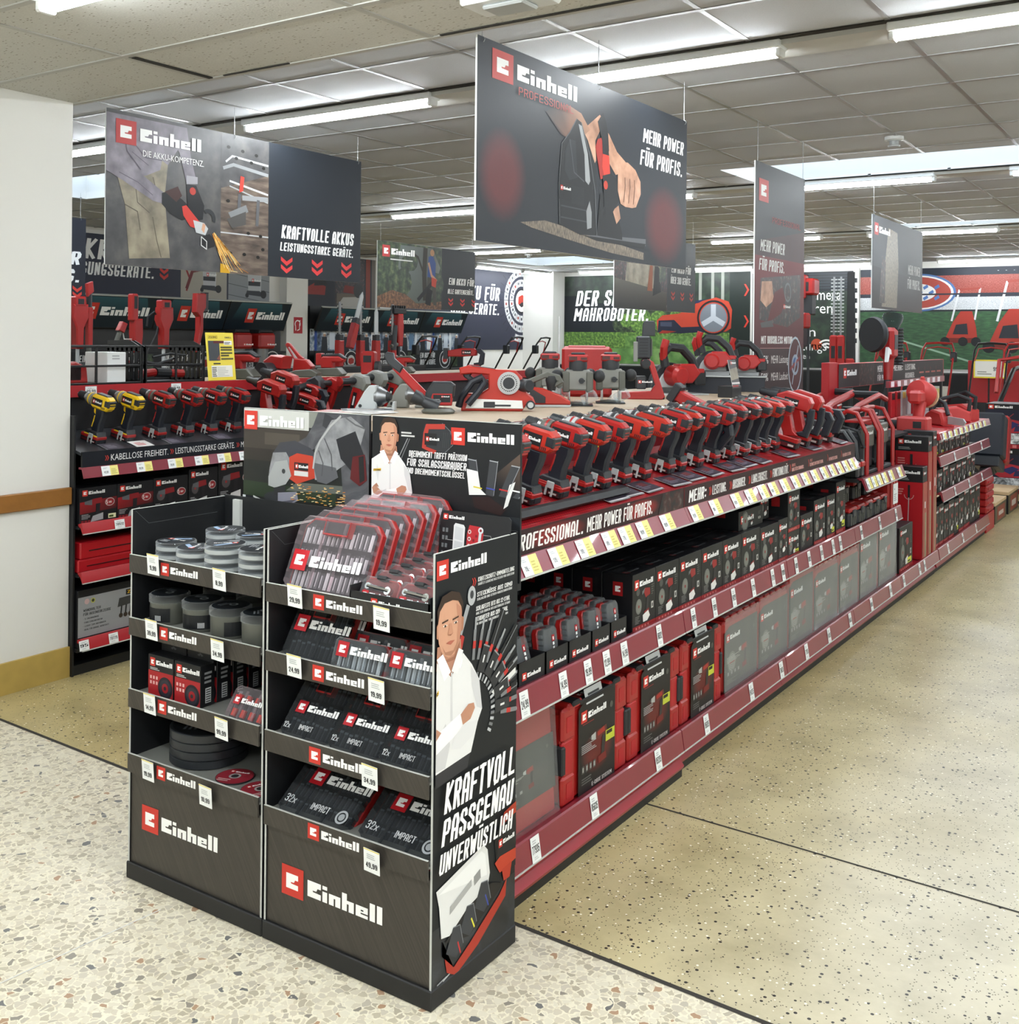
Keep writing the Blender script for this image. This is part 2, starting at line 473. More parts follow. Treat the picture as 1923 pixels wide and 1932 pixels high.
GLY = {
 'A': [[(0, 0), (0, .78), (.25, 1), (.75, 1), (1, .78), (1, 0)], [(0, .38), (1, .38)]],
 'B': [[(0, .5), (0, 1), (.8, 1), (1, .85), (1, .65), (.8, .53), (0, .53)], [(0, .5), (0, 0), (.8, 0), (1, .15), (1, .4), (.8, .53)]],
 'C': [[(1, .74), (1, .86), (.8, 1), (.2, 1), (0, .86), (0, .14), (.2, 0), (.8, 0), (1, .14), (1, .26)]],
 'D': [[(0, 0), (0, 1), (.75, 1), (1, .84), (1, .16), (.75, 0), (0, 0)]],
 'E': [[(1, 1), (0, 1), (0, 0), (1, 0)], [(0, .5), (.85, .5)]],
 'F': [[(1, 1), (0, 1), (0, 0)], [(0, .5), (.85, .5)]],
 'G': [[(1, .8), (1, .88), (.8, 1), (.2, 1), (0, .86), (0, .14), (.2, 0), (.8, 0), (1, .14), (1, .41), (.66, .41)]],
 'H': [[(0, 0), (0, 1)], [(1, 0), (1, 1)], [(0, .5), (1, .5)]],
 'I': [[(.5, 0), (.5, 1)]],
 'J': [[(1, 1), (1, .14), (.8, 0), (.2, 0), (0, .14), (0, .3)]],
 'K': [[(0, 0), (0, 1)], [(1, 1), (.05, .48), (1, 0)]],
 'L': [[(0, 1), (0, 0), (1, 0)]],
 'M': [[(0, 0), (0, 1), (.5, .35), (1, 1), (1, 0)]],
 'N': [[(0, 0), (0, 1), (1, 0), (1, 1)]],
 'O': [[(.2, 0), (0, .14), (0, .86), (.2, 1), (.8, 1), (1, .86), (1, .14), (.8, 0), (.2, 0)]],
 'P': [[(0, 0), (0, 1), (.8, 1), (1, .86), (1, .56), (.8, .44), (0, .44)]],
 'Q': [[(.2, 0), (0, .14), (0, .86), (.2, 1), (.8, 1), (1, .86), (1, .14), (.8, 0), (.2, 0)], [(.6, .3), (1, 0)]],
 'R': [[(0, 0), (0, 1), (.8, 1), (1, .86), (1, .6), (.8, .48), (0, .48)], [(.55, .48), (1, 0)]],
 'S': [[(1, .78), (1, .88), (.8, 1), (.2, 1), (0, .88), (0, .66), (1, .36), (1, .12), (.8, 0), (.2, 0), (0, .12), (0, .22)]],
 'T': [[(0, 1), (1, 1)], [(.5, 1), (.5, 0)]],
 'U': [[(0, 1), (0, .14), (.2, 0), (.8, 0), (1, .14), (1, 1)]],
 'V': [[(0, 1), (.5, 0), (1, 1)]],
 'W': [[(0, 1), (.22, 0), (.5, .75), (.78, 0), (1, 1)]],
 'X': [[(0, 0), (1, 1)], [(0, 1), (1, 0)]],
 'Y': [[(0, 1), (.5, .5), (1, 1)], [(.5, .5), (.5, 0)]],
 'Z': [[(0, 1), (1, 1), (0, 0), (1, 0)]],
 '0': [[(.2, 0), (0, .14), (0, .86), (.2, 1), (.8, 1), (1, .86), (1, .14), (.8, 0), (.2, 0)]],
 '1': [[(0, .8), (1, 1), (1, 0)]],
 '2': [[(0, .7), (0, .86), (.2, 1), (.8, 1), (1, .86), (1, .62), (0, 0), (1, 0)]],
 '3': [[(0, .86), (.2, 1), (.8, 1), (1, .86), (1, .64), (.75, .52), (.3, .52)], [(.75, .52), (1, .38), (1, .14), (.8, 0), (.2, 0), (0, .14)]],
 '4': [[(.75, 0), (.75, 1), (0, .28), (1, .28)]],
 '5': [[(1, 1), (0, 1), (0, .56), (.75, .56), (1, .42), (1, .14), (.8, 0), (.2, 0), (0, .14)]],
 '6': [[(1, .86), (.8, 1), (.2, 1), (0, .86), (0, .14), (.2, 0), (.8, 0), (1, .14), (1, .4), (.8, .54), (0, .54)]],
 '7': [[(0, 1), (1, 1), (.35, 0)]],
 '8': [[(.2, .52), (0, .64), (0, .88), (.2, 1), (.8, 1), (1, .88), (1, .64), (.8, .52), (.2, .52), (0, .4), (0, .14), (.2, 0), (.8, 0), (1, .14), (1, .4), (.8, .52)]],
 '9': [[(0, .14), (.2, 0), (.8, 0), (1, .14), (1, .86), (.8, 1), (.2, 1), (0, .86), (0, .6), (.2, .46), (1, .46)]],
 '.': [[(.5, 0), (.5, .02)]], ',': [[(.5, .02), (.2, -.1)]], ':': [[(.5, .12), (.5, .14)], [(.5, .66), (.5, .68)]],
 '-': [[(0, .48), (1, .48)]], '%': [[(0, 0), (1, 1)], [(.05, .8), (.05, .95)], [(.95, .05), (.95, .2)]],
 'x': [[(0, 0), (1, .6)], [(0, .6), (1, 0)]], '+': [[(0, .5), (1, .5)], [(.5, .2), (.5, .8)]],
}
for a, b in (('Ä', 'A'), ('Ö', 'O'), ('Ü', 'U')):
 GLY[a] = GLY[b]+[[(.1, 1.16), (.18, 1.16)], [(.82, 1.16), (.9, 1.16)]]

# lower-case lettering taken from Blender's own built-in font
_fc = {}
def fmesh(st):
 if st not in _fc:
  cu = bpy.data.curves.new('lettering', 'FONT'); cu.body = st; cu.resolution_u = 2
  ob = bpy.data.objects.new('lettering', cu)
  me = ob.to_mesh()
  _fc[st] = ([tuple(v.co) for v in me.vertices], [list(p.vertices) for p in me.polygons])
  ob.to_mesh_clear()
  bpy.data.objects.remove(ob); bpy.data.curves.remove(cu)
 return _fc[st]
def btxt(b, st, x, y, h, col='F2F2F0', l=1, sx=1, sh=0, fit=None):
 v, f = fmesh(st)
 if not v: return
 mx = max(p[0] for p in v)
 k = h/.69
 kx = k*sx if not fit else fit/mx
 b.add([b.P(x+p[0]*kx+sh*p[1]*k, y+p[1]*k, l) for p in v], f, 'print', hx(col))

# ------------------------------------------------------------------ objects
def thing(name, label, cat, loc=(0, 0, 0), rz=0, group=None, kind=None):
 o = bpy.data.objects.new(name, None); C.objects.link(o)
 o.empty_display_size = .05
 o.location = loc; o.rotation_euler = (0, 0, rz)
 o['label'] = label; o['category'] = cat
 if group: o['group'] = group
 if kind: o['kind'] = kind
 return o
def part(name, b, parent=None, label=None):
 o = bpy.data.objects.new(name, b.mesh(name)); C.objects.link(o)
 if parent is not None: o.parent = parent
 if label: o['label'] = label
 return o
def solo(name, b, label, cat, group=None, loc=(0, 0, 0), rz=0, kind=None):
 o = part(name, b); o['label'] = label; o['category'] = cat
 if group: o['group'] = group
 if kind: o['kind'] = kind
 o.location = loc; o.rotation_euler = (0, 0, rz)
 return o
def struct(name, b, label=None, cat=None):
 o = part(name, b); o['kind'] = 'structure'
 if label: o['label'] = label
 o['category'] = cat or name.split('_')[0]
 return o
def dup(o, loc=None, rz=None, label=None, rot=None, group=None):
 def rec(s, p):
  c = s.copy(); C.objects.link(c)
  if p is not None: c.parent = p; c.matrix_parent_inverse = s.matrix_parent_inverse.copy()
  for ch in list(s.children): rec(ch, c)
  return c
 c = rec(o, None)
 if loc is not None: c.location = loc
 if rz is not None: c.rotation_euler = (0, 0, rz)
 if rot is not None: c.rotation_euler = rot
 if label: c['label'] = label
 if group: c['group'] = group
 return c
ORD = ['first', 'second', 'third', 'fourth', 'fifth', 'sixth', 'seventh', 'eighth', 'ninth', 'tenth', 'eleventh', 'twelfth', 'thirteenth', 'fourteenth', 'fifteenth', 'sixteenth', 'seventeenth', 'eighteenth', 'nineteenth', 'twentieth']
AY = ((0, 1, 0), (0, 0, 1))      # artwork axes of a face that looks along +X
AX = ((1, 0, 0), (0, 0, 1))      # artwork axes of a face that looks along -Y
# ------------------------------------------------------------------ camera
cd = bpy.data.cameras.new('camera'); co = bpy.data.objects.new('camera', cd); C.objects.link(co)
bpy.context.scene.camera = co
cd.sensor_width = 36; cd.lens = 2035/1932*36; cd.shift_y = -(966-641)/1932; cd.clip_start = .05
co.matrix_world = Matrix.Translation((0, 0, 1.7)) @ Matrix.Rotation(R(33.6), 4, 'Z') @ Matrix.Rotation(R(90), 4, 'X') @ Matrix.Rotation(.0095, 4, 'Z')
vs = bpy.context.scene.view_settings
bpy.context.scene.display_settings.display_device = 'sRGB'
vs.view_transform = 'Standard'; vs.look = 'None'; vs.gamma = 1; vs.use_curve_mapping = False
vs.exposure = EXPO
w = bpy.data.worlds.new('sky'); bpy.context.scene.world = w; w.use_nodes = True
w.node_tree.nodes['Background'].inputs[0].default_value = hx('C9DDF2'); w.node_tree.nodes['Background'].inputs[1].default_value = SKYS

# ------------------------------------------------------------------ floor materials
def floor_mats():
 # terrazzo of the front area: broken stone pieces in pale cement
 m, nt, N, L, b = newmat('terrazzo')
 t = N.new('ShaderNodeTexCoord')
 def vor(scale, feat, rnd=1):
  v = N.new('ShaderNodeTexVoronoi'); v.feature = feat; v.inputs['Scale'].default_value = scale
  v.inputs['Randomness'].default_value = rnd
  nz = N.new('ShaderNodeTexNoise'); nz.inputs['Scale'].default_value = 34; nz.inputs['Detail'].default_value = 2
  L.new(t.outputs['Object'], nz.inputs['Vector'])
  ad = N.new('ShaderNodeMixRGB'); ad.blend_type = 'ADD'; ad.inputs[0].default_value = .022
  L.new(t.outputs['Object'], ad.inputs[1]); L.new(nz.outputs['Color'], ad.inputs[2])
  L.new(ad.outputs[0], v.inputs['Vector'])
  return v
 v1 = vor(46, 'F1'); e1 = vor(46, 'DISTANCE_TO_EDGE')
 v2 = vor(120, 'F1')
 bw = N.new('ShaderNodeSeparateColor'); L.new(v1.outputs['Color'], bw.inputs[0])
 ramp = N.new('ShaderNodeValToRGB'); L.new(bw.outputs['Red'], ramp.inputs[0]); ramp.color_ramp.interpolation = 'CONSTANT'
 cols = [(0, 'CFC8B4'), (.2, 'C2B9A5'), (.36, 'B1A893'), (.5, 'CBC3AE'), (.64, 'BDB5A3'), (.76, 'A69D8A'), (.86, 'ADA595'), (.94, '837D72'), (.965, 'A08166'), (.988, '666664')]
 e = ramp.color_ramp.elements; e[0].color = hx(cols[0][1]); e[1].position = cols[1][0]; e[1].color = hx(cols[1][1])
 for p, c in cols[2:]:
  q = e.new(p); q.color = hx(c)
 # size of each stone
 th = N.new('ShaderNodeMath'); th.operation = 'MULTIPLY_ADD'; th.inputs[1].default_value = .11; th.inputs[2].default_value = .03
 L.new(bw.outputs['Green'], th.inputs[0])
 gt = N.new('ShaderNodeMath'); gt.operation = 'GREATER_THAN'; L.new(e1.outputs['Distance'], gt.inputs[0]); L.new(th.outputs[0], gt.inputs[1])
 # fine grit between the stones
 bw2 = N.new('ShaderNodeSeparateColor'); L.new(v2.outputs['Color'], bw2.inputs[0])
 r2 = N.new('ShaderNodeValToRGB'); L.new(bw2.outputs['Red'], r2.inputs[0]); r2.color_ramp.interpolation = 'CONSTANT'
 e = r2.color_ramp.elements; e[0].color = hx('D9D2BC'); e[1].position = .7; e[1].color = hx('CFC6AE'); q = e.new(.86); q.color = hx('C0B69E')
 mx = N.new('ShaderNodeMixRGB'); L.new(gt.outputs[0], mx.inputs[0]); L.new(r2.outputs[0], mx.inputs[1]); L.new(ramp.outputs[0], mx.inputs[2])
 L.new(mx.outputs[0], b.inputs['Base Color']); b.inputs['Roughness'].default_value = .38
 # polished yellowish concrete with black and white chips
 m, nt, N, L, b = newmat('chip_floor')
 t = N.new('ShaderNodeTexCoord')
 n = N.new('ShaderNodeTexNoise'); n.inputs['Scale'].default_value = .9; n.inputs['Detail'].default_value = 5; n.inputs['Distortion'].default_value = .6
 L.new(t.outputs['Object'], n.inputs['Vector'])
 sx = N.new('ShaderNodeSeparateXYZ'); L.new(t.outputs['Object'], sx.inputs[0])
 # greyer towards the middle of the aisle
 mr = N.new('ShaderNodeMapRange'); mr.inputs[1].default_value = -1.9; mr.inputs[2].default_value = -.55; L.new(sx.outputs['X'], mr.inputs[0])
 ad = N.new('ShaderNodeMath'); ad.operation = 'ADD'
 sc = N.new('ShaderNodeMath'); sc.operation = 'MULTIPLY_ADD'; sc.inputs[1].default_value = .55; sc.inputs[2].default_value = -.25; L.new(n.outputs['Fac'], sc.inputs[0])
 ml = N.new('ShaderNodeMath'); ml.operation = 'MULTIPLY'; ml.inputs[1].default_value = .85; L.new(mr.outputs[0], ml.inputs[0])
 L.new(ml.outputs[0], ad.inputs[0]); L.new(sc.outputs[0], ad.inputs[1])
 r = N.new('ShaderNodeValToRGB'); L.new(ad.outputs[0], r.inputs[0])
 e = r.color_ramp.elements; e[0].position = .0; e[0].color = hx('B2A272'); e[1].position = 1; e[1].color = hx('C0BAA8')
 q = e.new(.4); q.color = hx('BCB08A')
 base = r.outputs[0]
 # scuffs
 n3 = N.new('ShaderNodeTexNoise'); n3.inputs['Scale'].default_value = 3.2; n3.inputs['Detail'].default_value = 8; n3.inputs['Roughness'].default_value = .65
 L.new(t.outputs['Object'], n3.inputs['Vector'])
 r3 = N.new('ShaderNodeValToRGB'); L.new(n3.outputs['Fac'], r3.inputs[0]); r3.color_ramp.elements[0].position = .3; r3.color_ramp.elements[0].color = hx('D0CEC8')
 r3.color_ramp.elements[1].position = .6; r3.color_ramp.elements[1].color = (1, 1, 1, 1)
 mu = N.new('ShaderNodeMixRGB'); mu.blend_type = 'MULTIPLY'; mu.inputs[0].default_value = .8; L.new(base, mu.inputs[1]); L.new(r3.outputs[0], mu.inputs[2])
 cur = mu.outputs[0]
 for (scale, thr, pick, col, chn) in ((56, .28, .81, '1E1C1A', 'Red'), (66, .24, .86, 'E6E2D2', 'Green'), (130, .26, .9, '4E4736', 'Blue')):
  v = N.new('ShaderNodeTexVoronoi'); v.inputs['Scale'].default_value = scale; L.new(t.outputs['Object'], v.inputs['Vector'])
  s = N.new('ShaderNodeSeparateColor'); L.new(v.outputs['Color'], s.inputs[0])
  a = N.new('ShaderNodeMath'); a.operation = 'LESS_THAN'; a.inputs[1].default_value = thr; L.new(v.outputs['Distance'], a.inputs[0])
  c = N.new('ShaderNodeMath'); c.operation = 'GREATER_THAN'; c.inputs[1].default_value = pick; L.new(s.outputs[chn], c.inputs[0])
  k = N.new('ShaderNodeMath'); k.operation = 'MULTIPLY'; L.new(a.outputs[0], k.inputs[0]); L.new(c.outputs[0], k.inputs[1])
  x = N.new('ShaderNodeMixRGB'); L.new(k.outputs[0], x.inputs[0]); L.new(cur, x.inputs[1]); x.inputs[2].default_value = hx(col)
  cur = x.outputs[0]
 L.new(cur, b.inputs['Base Color'])
 rr = N.new('ShaderNodeMapRange'); rr.inputs[3].default_value = .24; rr.inputs[4].default_value = .42; L.new(n3.outputs['Fac'], rr.inputs[0]); L.new(rr.outputs[0], b.inputs['Roughness'])
 # ceiling boards
 for name, c0, c1, sc, thr in (('ceiling_board', 'B0B2B5', 'B9BBBE', 260, None), ('soffit_board', 'B8B7B0', 'C2C1BA', 120, .62)):
  m, nt, N, L, b = newmat(name)
  t = N.new('ShaderNodeTexCoord'); n = N.new('ShaderNodeTexNoise'); n.inputs['Scale'].default_value = sc; n.inputs['Detail'].default_value = 3
  L.new(t.outputs['Object'], n.inputs['Vector'])
  r = N.new('ShaderNodeValToRGB'); L.new(n.outputs['Fac'], r.inputs[0])
  r.color_ramp.elements[0].position = .3; r.color_ramp.elements[0].color = hx(c0); r.color_ramp.elements[1].position = .7; r.color_ramp.elements[1].color = hx(c1)
  cur = r.outputs[0]
  if thr:
   mp = N.new('ShaderNodeMapping'); mp.inputs['Scale'].default_value = (42, 110, 42); mp.inputs['Rotation'].default_value = (0, 0, .5)
   L.new(t.outputs['Object'], mp.inputs[0])
   v = N.new('ShaderNodeTexVoronoi'); v.inputs['Scale'].default_value = 1; L.new(mp.outputs[0], v.inputs['Vector'])
   s = N.new('ShaderNodeSeparateColor'); L.new(v.outputs['Color'], s.inputs[0])
   a = N.new('ShaderNodeMath'); a.operation = 'LESS_THAN'; a.inputs[1].default_value = .28; L.new(v.outputs['Distance'], a.inputs[0])
   c = N.new('ShaderNodeMath'); c.operation = 'GREATER_THAN'; c.inputs[1].default_value = .72; L.new(s.outputs['Red'], c.inputs[0])
   k = N.new('ShaderNodeMath'); k.operation = 'MULTIPLY'; L.new(a.outputs[0], k.inputs[0]); L.new(c.outputs[0], k.inputs[1])
   x = N.new('ShaderNodeMixRGB'); L.new(k.outputs[0], x.inputs[0]); L.new(cur, x.inputs[1]); x.inputs[2].default_value = hx('7E786A'); cur = x.outputs[0]
  bp = N.new('ShaderNodeBump'); bp.inputs['Strength'].default_value = .25; bp.inputs['Distance'].default_value = .003; L.new(n.outputs['Fac'], bp.inputs['Height']); L.new(bp.outputs[0], b.inputs['Normal'])
  L.new(cur, b.inputs['Base Color']); b.inputs['Roughness'].default_value = .85
floor_mats()
mat('wall_white', 'DEDDD8', .8, bump=.15, bscale=60)
mat('wall_grey', 'CFCFCB', .8)
mat('ceil_strip', 'BBBBB6', .6)
mat('tee_bar', '979796', .4, metal=.35)
mat('soffit_bar', 'A9A8A2', .6)
mat('dark_gap', '2A2824', .9)
mat('oak_rail', '8E5F2A', .45, vary=.15, bscale=25)
mat('base_tan', 'B0954E', .6, vary=.15, bscale=12)
mat('joint_dark', '2B2722', .8)

# ------------------------------------------------------------------ room
X0, X1, Y0, Y1 = -12.0, 5.0, -4.0, 19.0
ZC, ZS, YS = 3.08, 2.86, 3.30
JY = lambda x: 2.62-.036*(x+1.35)
b = B()
b.add([(X0, JY(X0), 0), (X1, JY(X1), 0), (X1, Y1, 0), (X0, Y1, 0)], [(0, 1, 2, 3)], 'chip_floor')
struct('floor', b, 'yellowish polished concrete floor with black and white chips in the aisles')
b = B()
b.add([(X0, Y0, 0), (X1, Y0, 0), (X1, JY(X1), 0), (X0, JY(X0), 0)], [(0, 1, 2, 3)], 'terrazzo')
struct('floor_front', b, 'pale terrazzo floor of broken stone in front of the display stand', 'floor')
b = B()
for (f, t) in ((lambda x: JY(x), .016), (lambda x: 3.56-.036*(x+1.0), .009)):
 b.add([(X0, f(X0)-t/2, .0012), (X1, f(X1)-t/2, .0012), (X1, f(X1)+t/2, .0012), (X0, f(X0)+t/2, .0012)], [(0, 1, 2, 3)], 'joint_dark')
struct('trim_1', b, 'dark joints running across the concrete floor', 'floor joint')
b = B()
for yy in (.9,):
 b.add([(X0, yy, .001), (X1, yy-.4, .001), (X1, yy-.396, .001), (X0, yy+.004, .001)], [(0, 1, 2, 3)], 'wall_grey')
b.add([(-3.2, Y0, .001), (-3.196, Y0, .001), (-2.616, 2.1, .001), (-2.62, 2.1, .001)], [(0, 1, 2, 3)], 'wall_grey')
struct('trim_2', b, 'thin pale joints in the terrazzo', 'floor joint')

b = B(); b.box(X0-.15, X0, YS, Y1, 0, ZC, 'wall_white'); struct('wall_left', b, 'white rear wall behind the back shelves')
b = B(); b.box(X0-.15, X1, Y1, Y1+.15, 0, ZC, 'wall_white'); struct('wall_far', b, 'white far wall carrying the big garden posters')
b = B(); b.box(X1, X1+.15, Y0, Y1, 0, ZC, 'wall_white'); struct('wall_right', b)
b = B(); b.box(X0-.15, X1, Y0-.15, Y0, 0, ZC, 'wall_white'); struct('wall_back', b)
b = B(); b.box(-5.6, -4.8, Y0, 3.27, 0, ZS, 'wall_white'); struct('wall_pillar', b, 'white wall at the left edge of the view', 'wall')
b = B(); b.box(X0-.15, -5.6, YS-.1, YS, 0, ZC, 'wall_white'); struct('wall_side', b, cat='wall')
b = B(); b.box(-4.8, -4.775, Y0, 3.27, .86, .945, 'oak_rail', .004); struct('trim_3', b, 'brown wooden bumper rail on the white wall', 'wall rail')
b = B(); b.box(-4.8, -4.785, Y0, 3.271, 0, .15, 'base_tan'); struct('baseboard_left', b, 'tan painted skirting under the white wall', 'baseboard')
# pillars in front of the rear wall
b = B(); b.box(-12.0, -11.85, 11.73, 12.18, 0, ZC, 'wall_white'); struct('wall_column', b, 'white pillar between the two rows of back shelves', 'pillar')
b = B(); b.box(-12.0, -11.28, 18.55, 19.0, 0, ZC, 'wall_white'); struct('wall_corner', b, 'white corner pillar left of the robot mower poster', 'pillar')

# upper ceiling with roof-light openings
holes = [(-3.4, 4.2, 8.15, 9.0), (-3.55, 4.2, 12.85, 14.05 - .75), (-10.65, -8.9, 15.3, 16.95), (-9.6, -7.6, 5.72, 6.7)]
xs = sorted({X0, X1} | {h[0] for h in holes} | {h[1] for h in holes})
ys = sorted({YS, Y1} | {h[2] for h in holes} | {h[3] for h in holes})
b = B()
for i in range(len(xs)-1):
 for j in range(len(ys)-1):
  cx, cy = (xs[i]+xs[i+1])/2, (ys[j]+ys[j+1])/2
  if any(h[0] < cx < h[1] and h[2] < cy < h[3] for h in holes): continue
  b.add([(xs[i], ys[j], ZC), (xs[i], ys[j+1], ZC), (xs[i+1], ys[j+1], ZC), (xs[i+1], ys[j], ZC)], [(0, 1, 2, 3)], 'ceiling_board')
struct('ceiling', b, 'grey tiled suspended ceiling')
b = B()
for h in holes:
 x0, x1, y0, y1 = h
 for (p, q) in (((x0, y0), (x1, y0)), ((x1, y0), (x1, y1)), ((x1, y1), (x0, y1)), ((x0, y1), (x0, y0))):
  b.add([(p[0], p[1], ZC), (q[0], q[1], ZC), (q[0], q[1], ZC+.25), (p[0], p[1], ZC+.25)], [(0, 1, 2, 3)], 'wall_white')
struct('window_1', b, 'white shafts of the roof lights', 'roof light')
b = B()
free = lambda x0, x1, y0, y1: not any(h[0] < (x0+x1)/2 < h[1] and h[2] < (y0+y1)/2 < h[3] for h in holes)
gx = [-1.83+.62*k for k in range(-17, 12) if X0 < -1.83+.62*k < X1]
gy = [5.4+.62*k for k in range(-4, 23) if YS < 5.4+.62*k < Y1]
def seg(a0, a1, cuts):
 o = [a0]+[c for c in sorted(cuts) if a0 < c < a1]+[a1]
 return list(zip(o[:-1], o[1:]))
for x in gx:
 for (p, q) in seg(YS, Y1, [c for h in holes for c in h[2:4]]):
  if free(x, x, p, q): b.box(x-.012, x+.012, p, q, ZC-.004, ZC+.01, 'tee_bar')
for y in gy:
 for (p, q) in seg(X0, X1, [c for h in holes for c in h[0:2]]):
  if free(p, q, y, y): b.box(p, q, y-.012, y+.012, ZC-.005, ZC+.01, 'tee_bar')
struct('ceiling_grid', b, 'metal grid of the tiled ceiling', 'ceiling')
b = B()
for y in (4.74, 9.04, 13.46):
 b.box(X0, X1, y+.005, y+.24, ZC-.03, ZC-.001, 'ceil_strip')
 b.box(X0, X1, y-.035, y+.005, ZC-.008, ZC-.001, 'dark_gap')
struct('trim_4', b, 'pale metal strips along the lamp rows of the ceiling', 'ceiling strip')
# lower ceiling at the front
b = B()
b.box(X0, X1, Y0, YS, ZS, ZS+.05, 'soffit_board')
b.box(X0, X1, YS-.02, YS, ZS, ZC+.2, 'ceil_strip')
struct('ceiling_front', b, 'lower ceiling of speckled mineral boards over the front', 'ceiling')
b = B()
for x in [-3.82+1.27*k for k in range(-6, 7)]:
 b.box(x-.014, x+.014, Y0, YS, ZS-.004, ZS+.01, 'soffit_bar')
for y in [2.83-.64*k for k in range(0, 10)]+[YS-.014]:
 b.box(X0, X1, y-.014, y+.014, ZS-.005, ZS+.01, 'soffit_bar')
struct('trim_5', b, 'joints between the speckled ceiling boards', 'ceiling strip')
b = B()
b.box(-3.80, -3.775, 2.86, 3.27, ZS-.006, ZS-.002, 'dark_gap'); b.box(-2.5, -1.6, 3.262, 3.275, ZS-.006, ZS-.002, 'dark_gap'); b.box(-3.7, -3.3, 3.262, 3.272, ZS-.006, ZS-.002, 'dark_gap')
struct('trim_6', b, 'dark open gaps beside two ceiling boards', 'ceiling gap')

# ------------------------------------------------------------------ lamps
MAT['tube_light'].node_tree.nodes['Principled BSDF'].inputs['Emission Strength'].default_value = TUBE
MAT['tube_light'].node_tree.nodes['Principled BSDF'].inputs['Emission Color'].default_value = (.91, .965, 1, 1)
def lamp_proto():
 o = thing('ceiling_lamp', 'x', 'lamp')
 b = B(); b.box(0, 1.5, -.055, .055, .035, .075, 'white_plastic', .006)
 b.box(0, .03, -.033, .033, 0, .04, 'white_plastic', .006); b.box(1.47, 1.5, -.033, .033, 0, .04, 'white_plastic', .006)
 part('housing', b, o)
 b = B()
 pr = [(.033*math.cos(t), .036-.036*math.sin(t)) for t in [PI*i/8 for i in range(9)]]
 b.prism([(p[0], p[1]) for p in pr], .03, 1.47, 'x', 'tube_light')
 part('tube', b, o)
 return o
LP = None
def lamp(x, y, z, rz, lab):
 global LP
 if LP is None:
  LP = lamp_proto(); LP.location = (x, y, z); LP.rotation_euler = (0, 0, rz); LP['label'] = lab; return LP
 return dup(LP, (x, y, z), rz, lab)
rows = [(4.775, [-9.19, -7.19, -5.19, -3.19, -1.22, .8, 2.8], 'in the nearest row of the grey ceiling'),
  (9.08, [-9.64, -7.58, -5.52, -3.45, -1.40, .66, 2.7], 'in the row behind the first roof light'),
  (13.5, [-9.9, -7.8, -5.75, -3.69, -1.63, .45], 'in the third lamp row of the shop'),
  (18.3, [-10.54, -8.48, -6.42, -3.89, -1.83, .3], 'in the last lamp row close to the far wall')]
for y, xx, txt in rows:
 for i, x in enumerate(xx):
  lamp(x, y, 3.0, 0, '%s lamp from the left %s' % (ORD[i], txt))
lamp(-11.4, 16.0, 3.0, PI/2, 'strip lamp running along the rear wall, nearer of two')
lamp(-11.4, 17.6, 3.0, PI/2, 'strip lamp running along the rear wall, by the corner pillar')
for i, x in enumerate([-3.34, -1.2, .9, 3.0]):
 lamp(x, 2.16, 2.785, 0, 'bright strip lamp on the low front ceiling, %s from the left' % ORD[i])
for i, x in enumerate([-5.4, -3.34, -1.2, .9, 3.0]):  # extra lamp row out of view, added to brighten the front area
 lamp(x, .35, 2.785, 0, 'added out-of-view strip lamp on the low front ceiling above the viewer, %s from the left' % ORD[i])
for i, x in enumerate([-3.34, -1.2, .9, 3.0]):
 lamp(x, -1.4, 2.785, 0, 'bright strip lamp on the front ceiling behind the viewer, %s from the left' % ORD[i])
# white sensor box at the soffit edge, smoke detectors
b = B(); b.box(-2.1, -1.80, 2.84, 3.0, ZS-.07, ZS-.001, 'white_plastic', .008); b.box(-2.03, -1.87, 2.87, 2.97, ZS-.085, ZS-.07, 'light_grey', .006)
solo('ceiling_box', b, 'white flat box fixed under the low front ceiling', 'ceiling box')
def detector(x, y, z, lab):
 o = thing('smoke_detector', lab, 'smoke detector', (x, y, z))
 b = B(); b.lathe([(0, .062), (-.022, .062), (-.026, .05)], (0, 0, 0), (0, 0, 1), 'white_plastic', 20); part('base', b, o)
 b = B(); b.lathe([(-.024, .045), (-.03, .045), (-.03, .03), (-.055, .03), (-.058, .04), (-.068, .036), (-.07, 0)], (0, 0, 0), (0, 0, 1), 'light_grey', 20)
 for k in range(8):
  a = k*PI/4; b.box(.026+0*a, .0265, 0, 0.0005, -.05, -.03, 'dark_plastic')
 part('sensor_head', b, o)
detector(-1.857, 7.414, ZC-.001, 'round white smoke detector in front of the first roof light')
detector(-9.35, 14.6, ZC-.001, 'small smoke detector by the rear roof light over the garden banner')

# ------------------------------------------------------------------ hanging signs
def sign(name, label, X, y0, z0, w, h, art, wires=((.03, 1), (.97, 1)), hook=None):
 o = thing(name, label, 'sign', (X, y0, z0))
 b = B(); b.box(-.008, 0, 0, w, 0, h, 'white_paper')
 b.frame((.0006, 0, 0), *AY); b.clip = (0, 0, w, h)
 art(b, w, h)
 part('panel', b, o)
 for f, _ in wires:
  b = B(); b.tube([(-.004, w*f, h-.02), (-.004, w*f, ZC-z0-.004)], .0018, 'wire', 5)
  b.tube([(-.004+.012*math.cos(t), w*f, h-.01+.012*math.sin(t)) for t in [i*PI/4 for i in range(9)]], .0015, 'wire', 4)
  part('wire', b, o)
 return o
def chev(b, x, y, w, h, col='D03A30', l=2, n=2):
 # stacked downward chevrons
 for k in range(n):
  t = y-k*h*.46
  b.poly([(x, t), (x+w/2, t-h*.28), (x+w, t), (x+w, t-h*.24), (x+w/2, t-h*.54), (x, t-h*.24)], col, l)
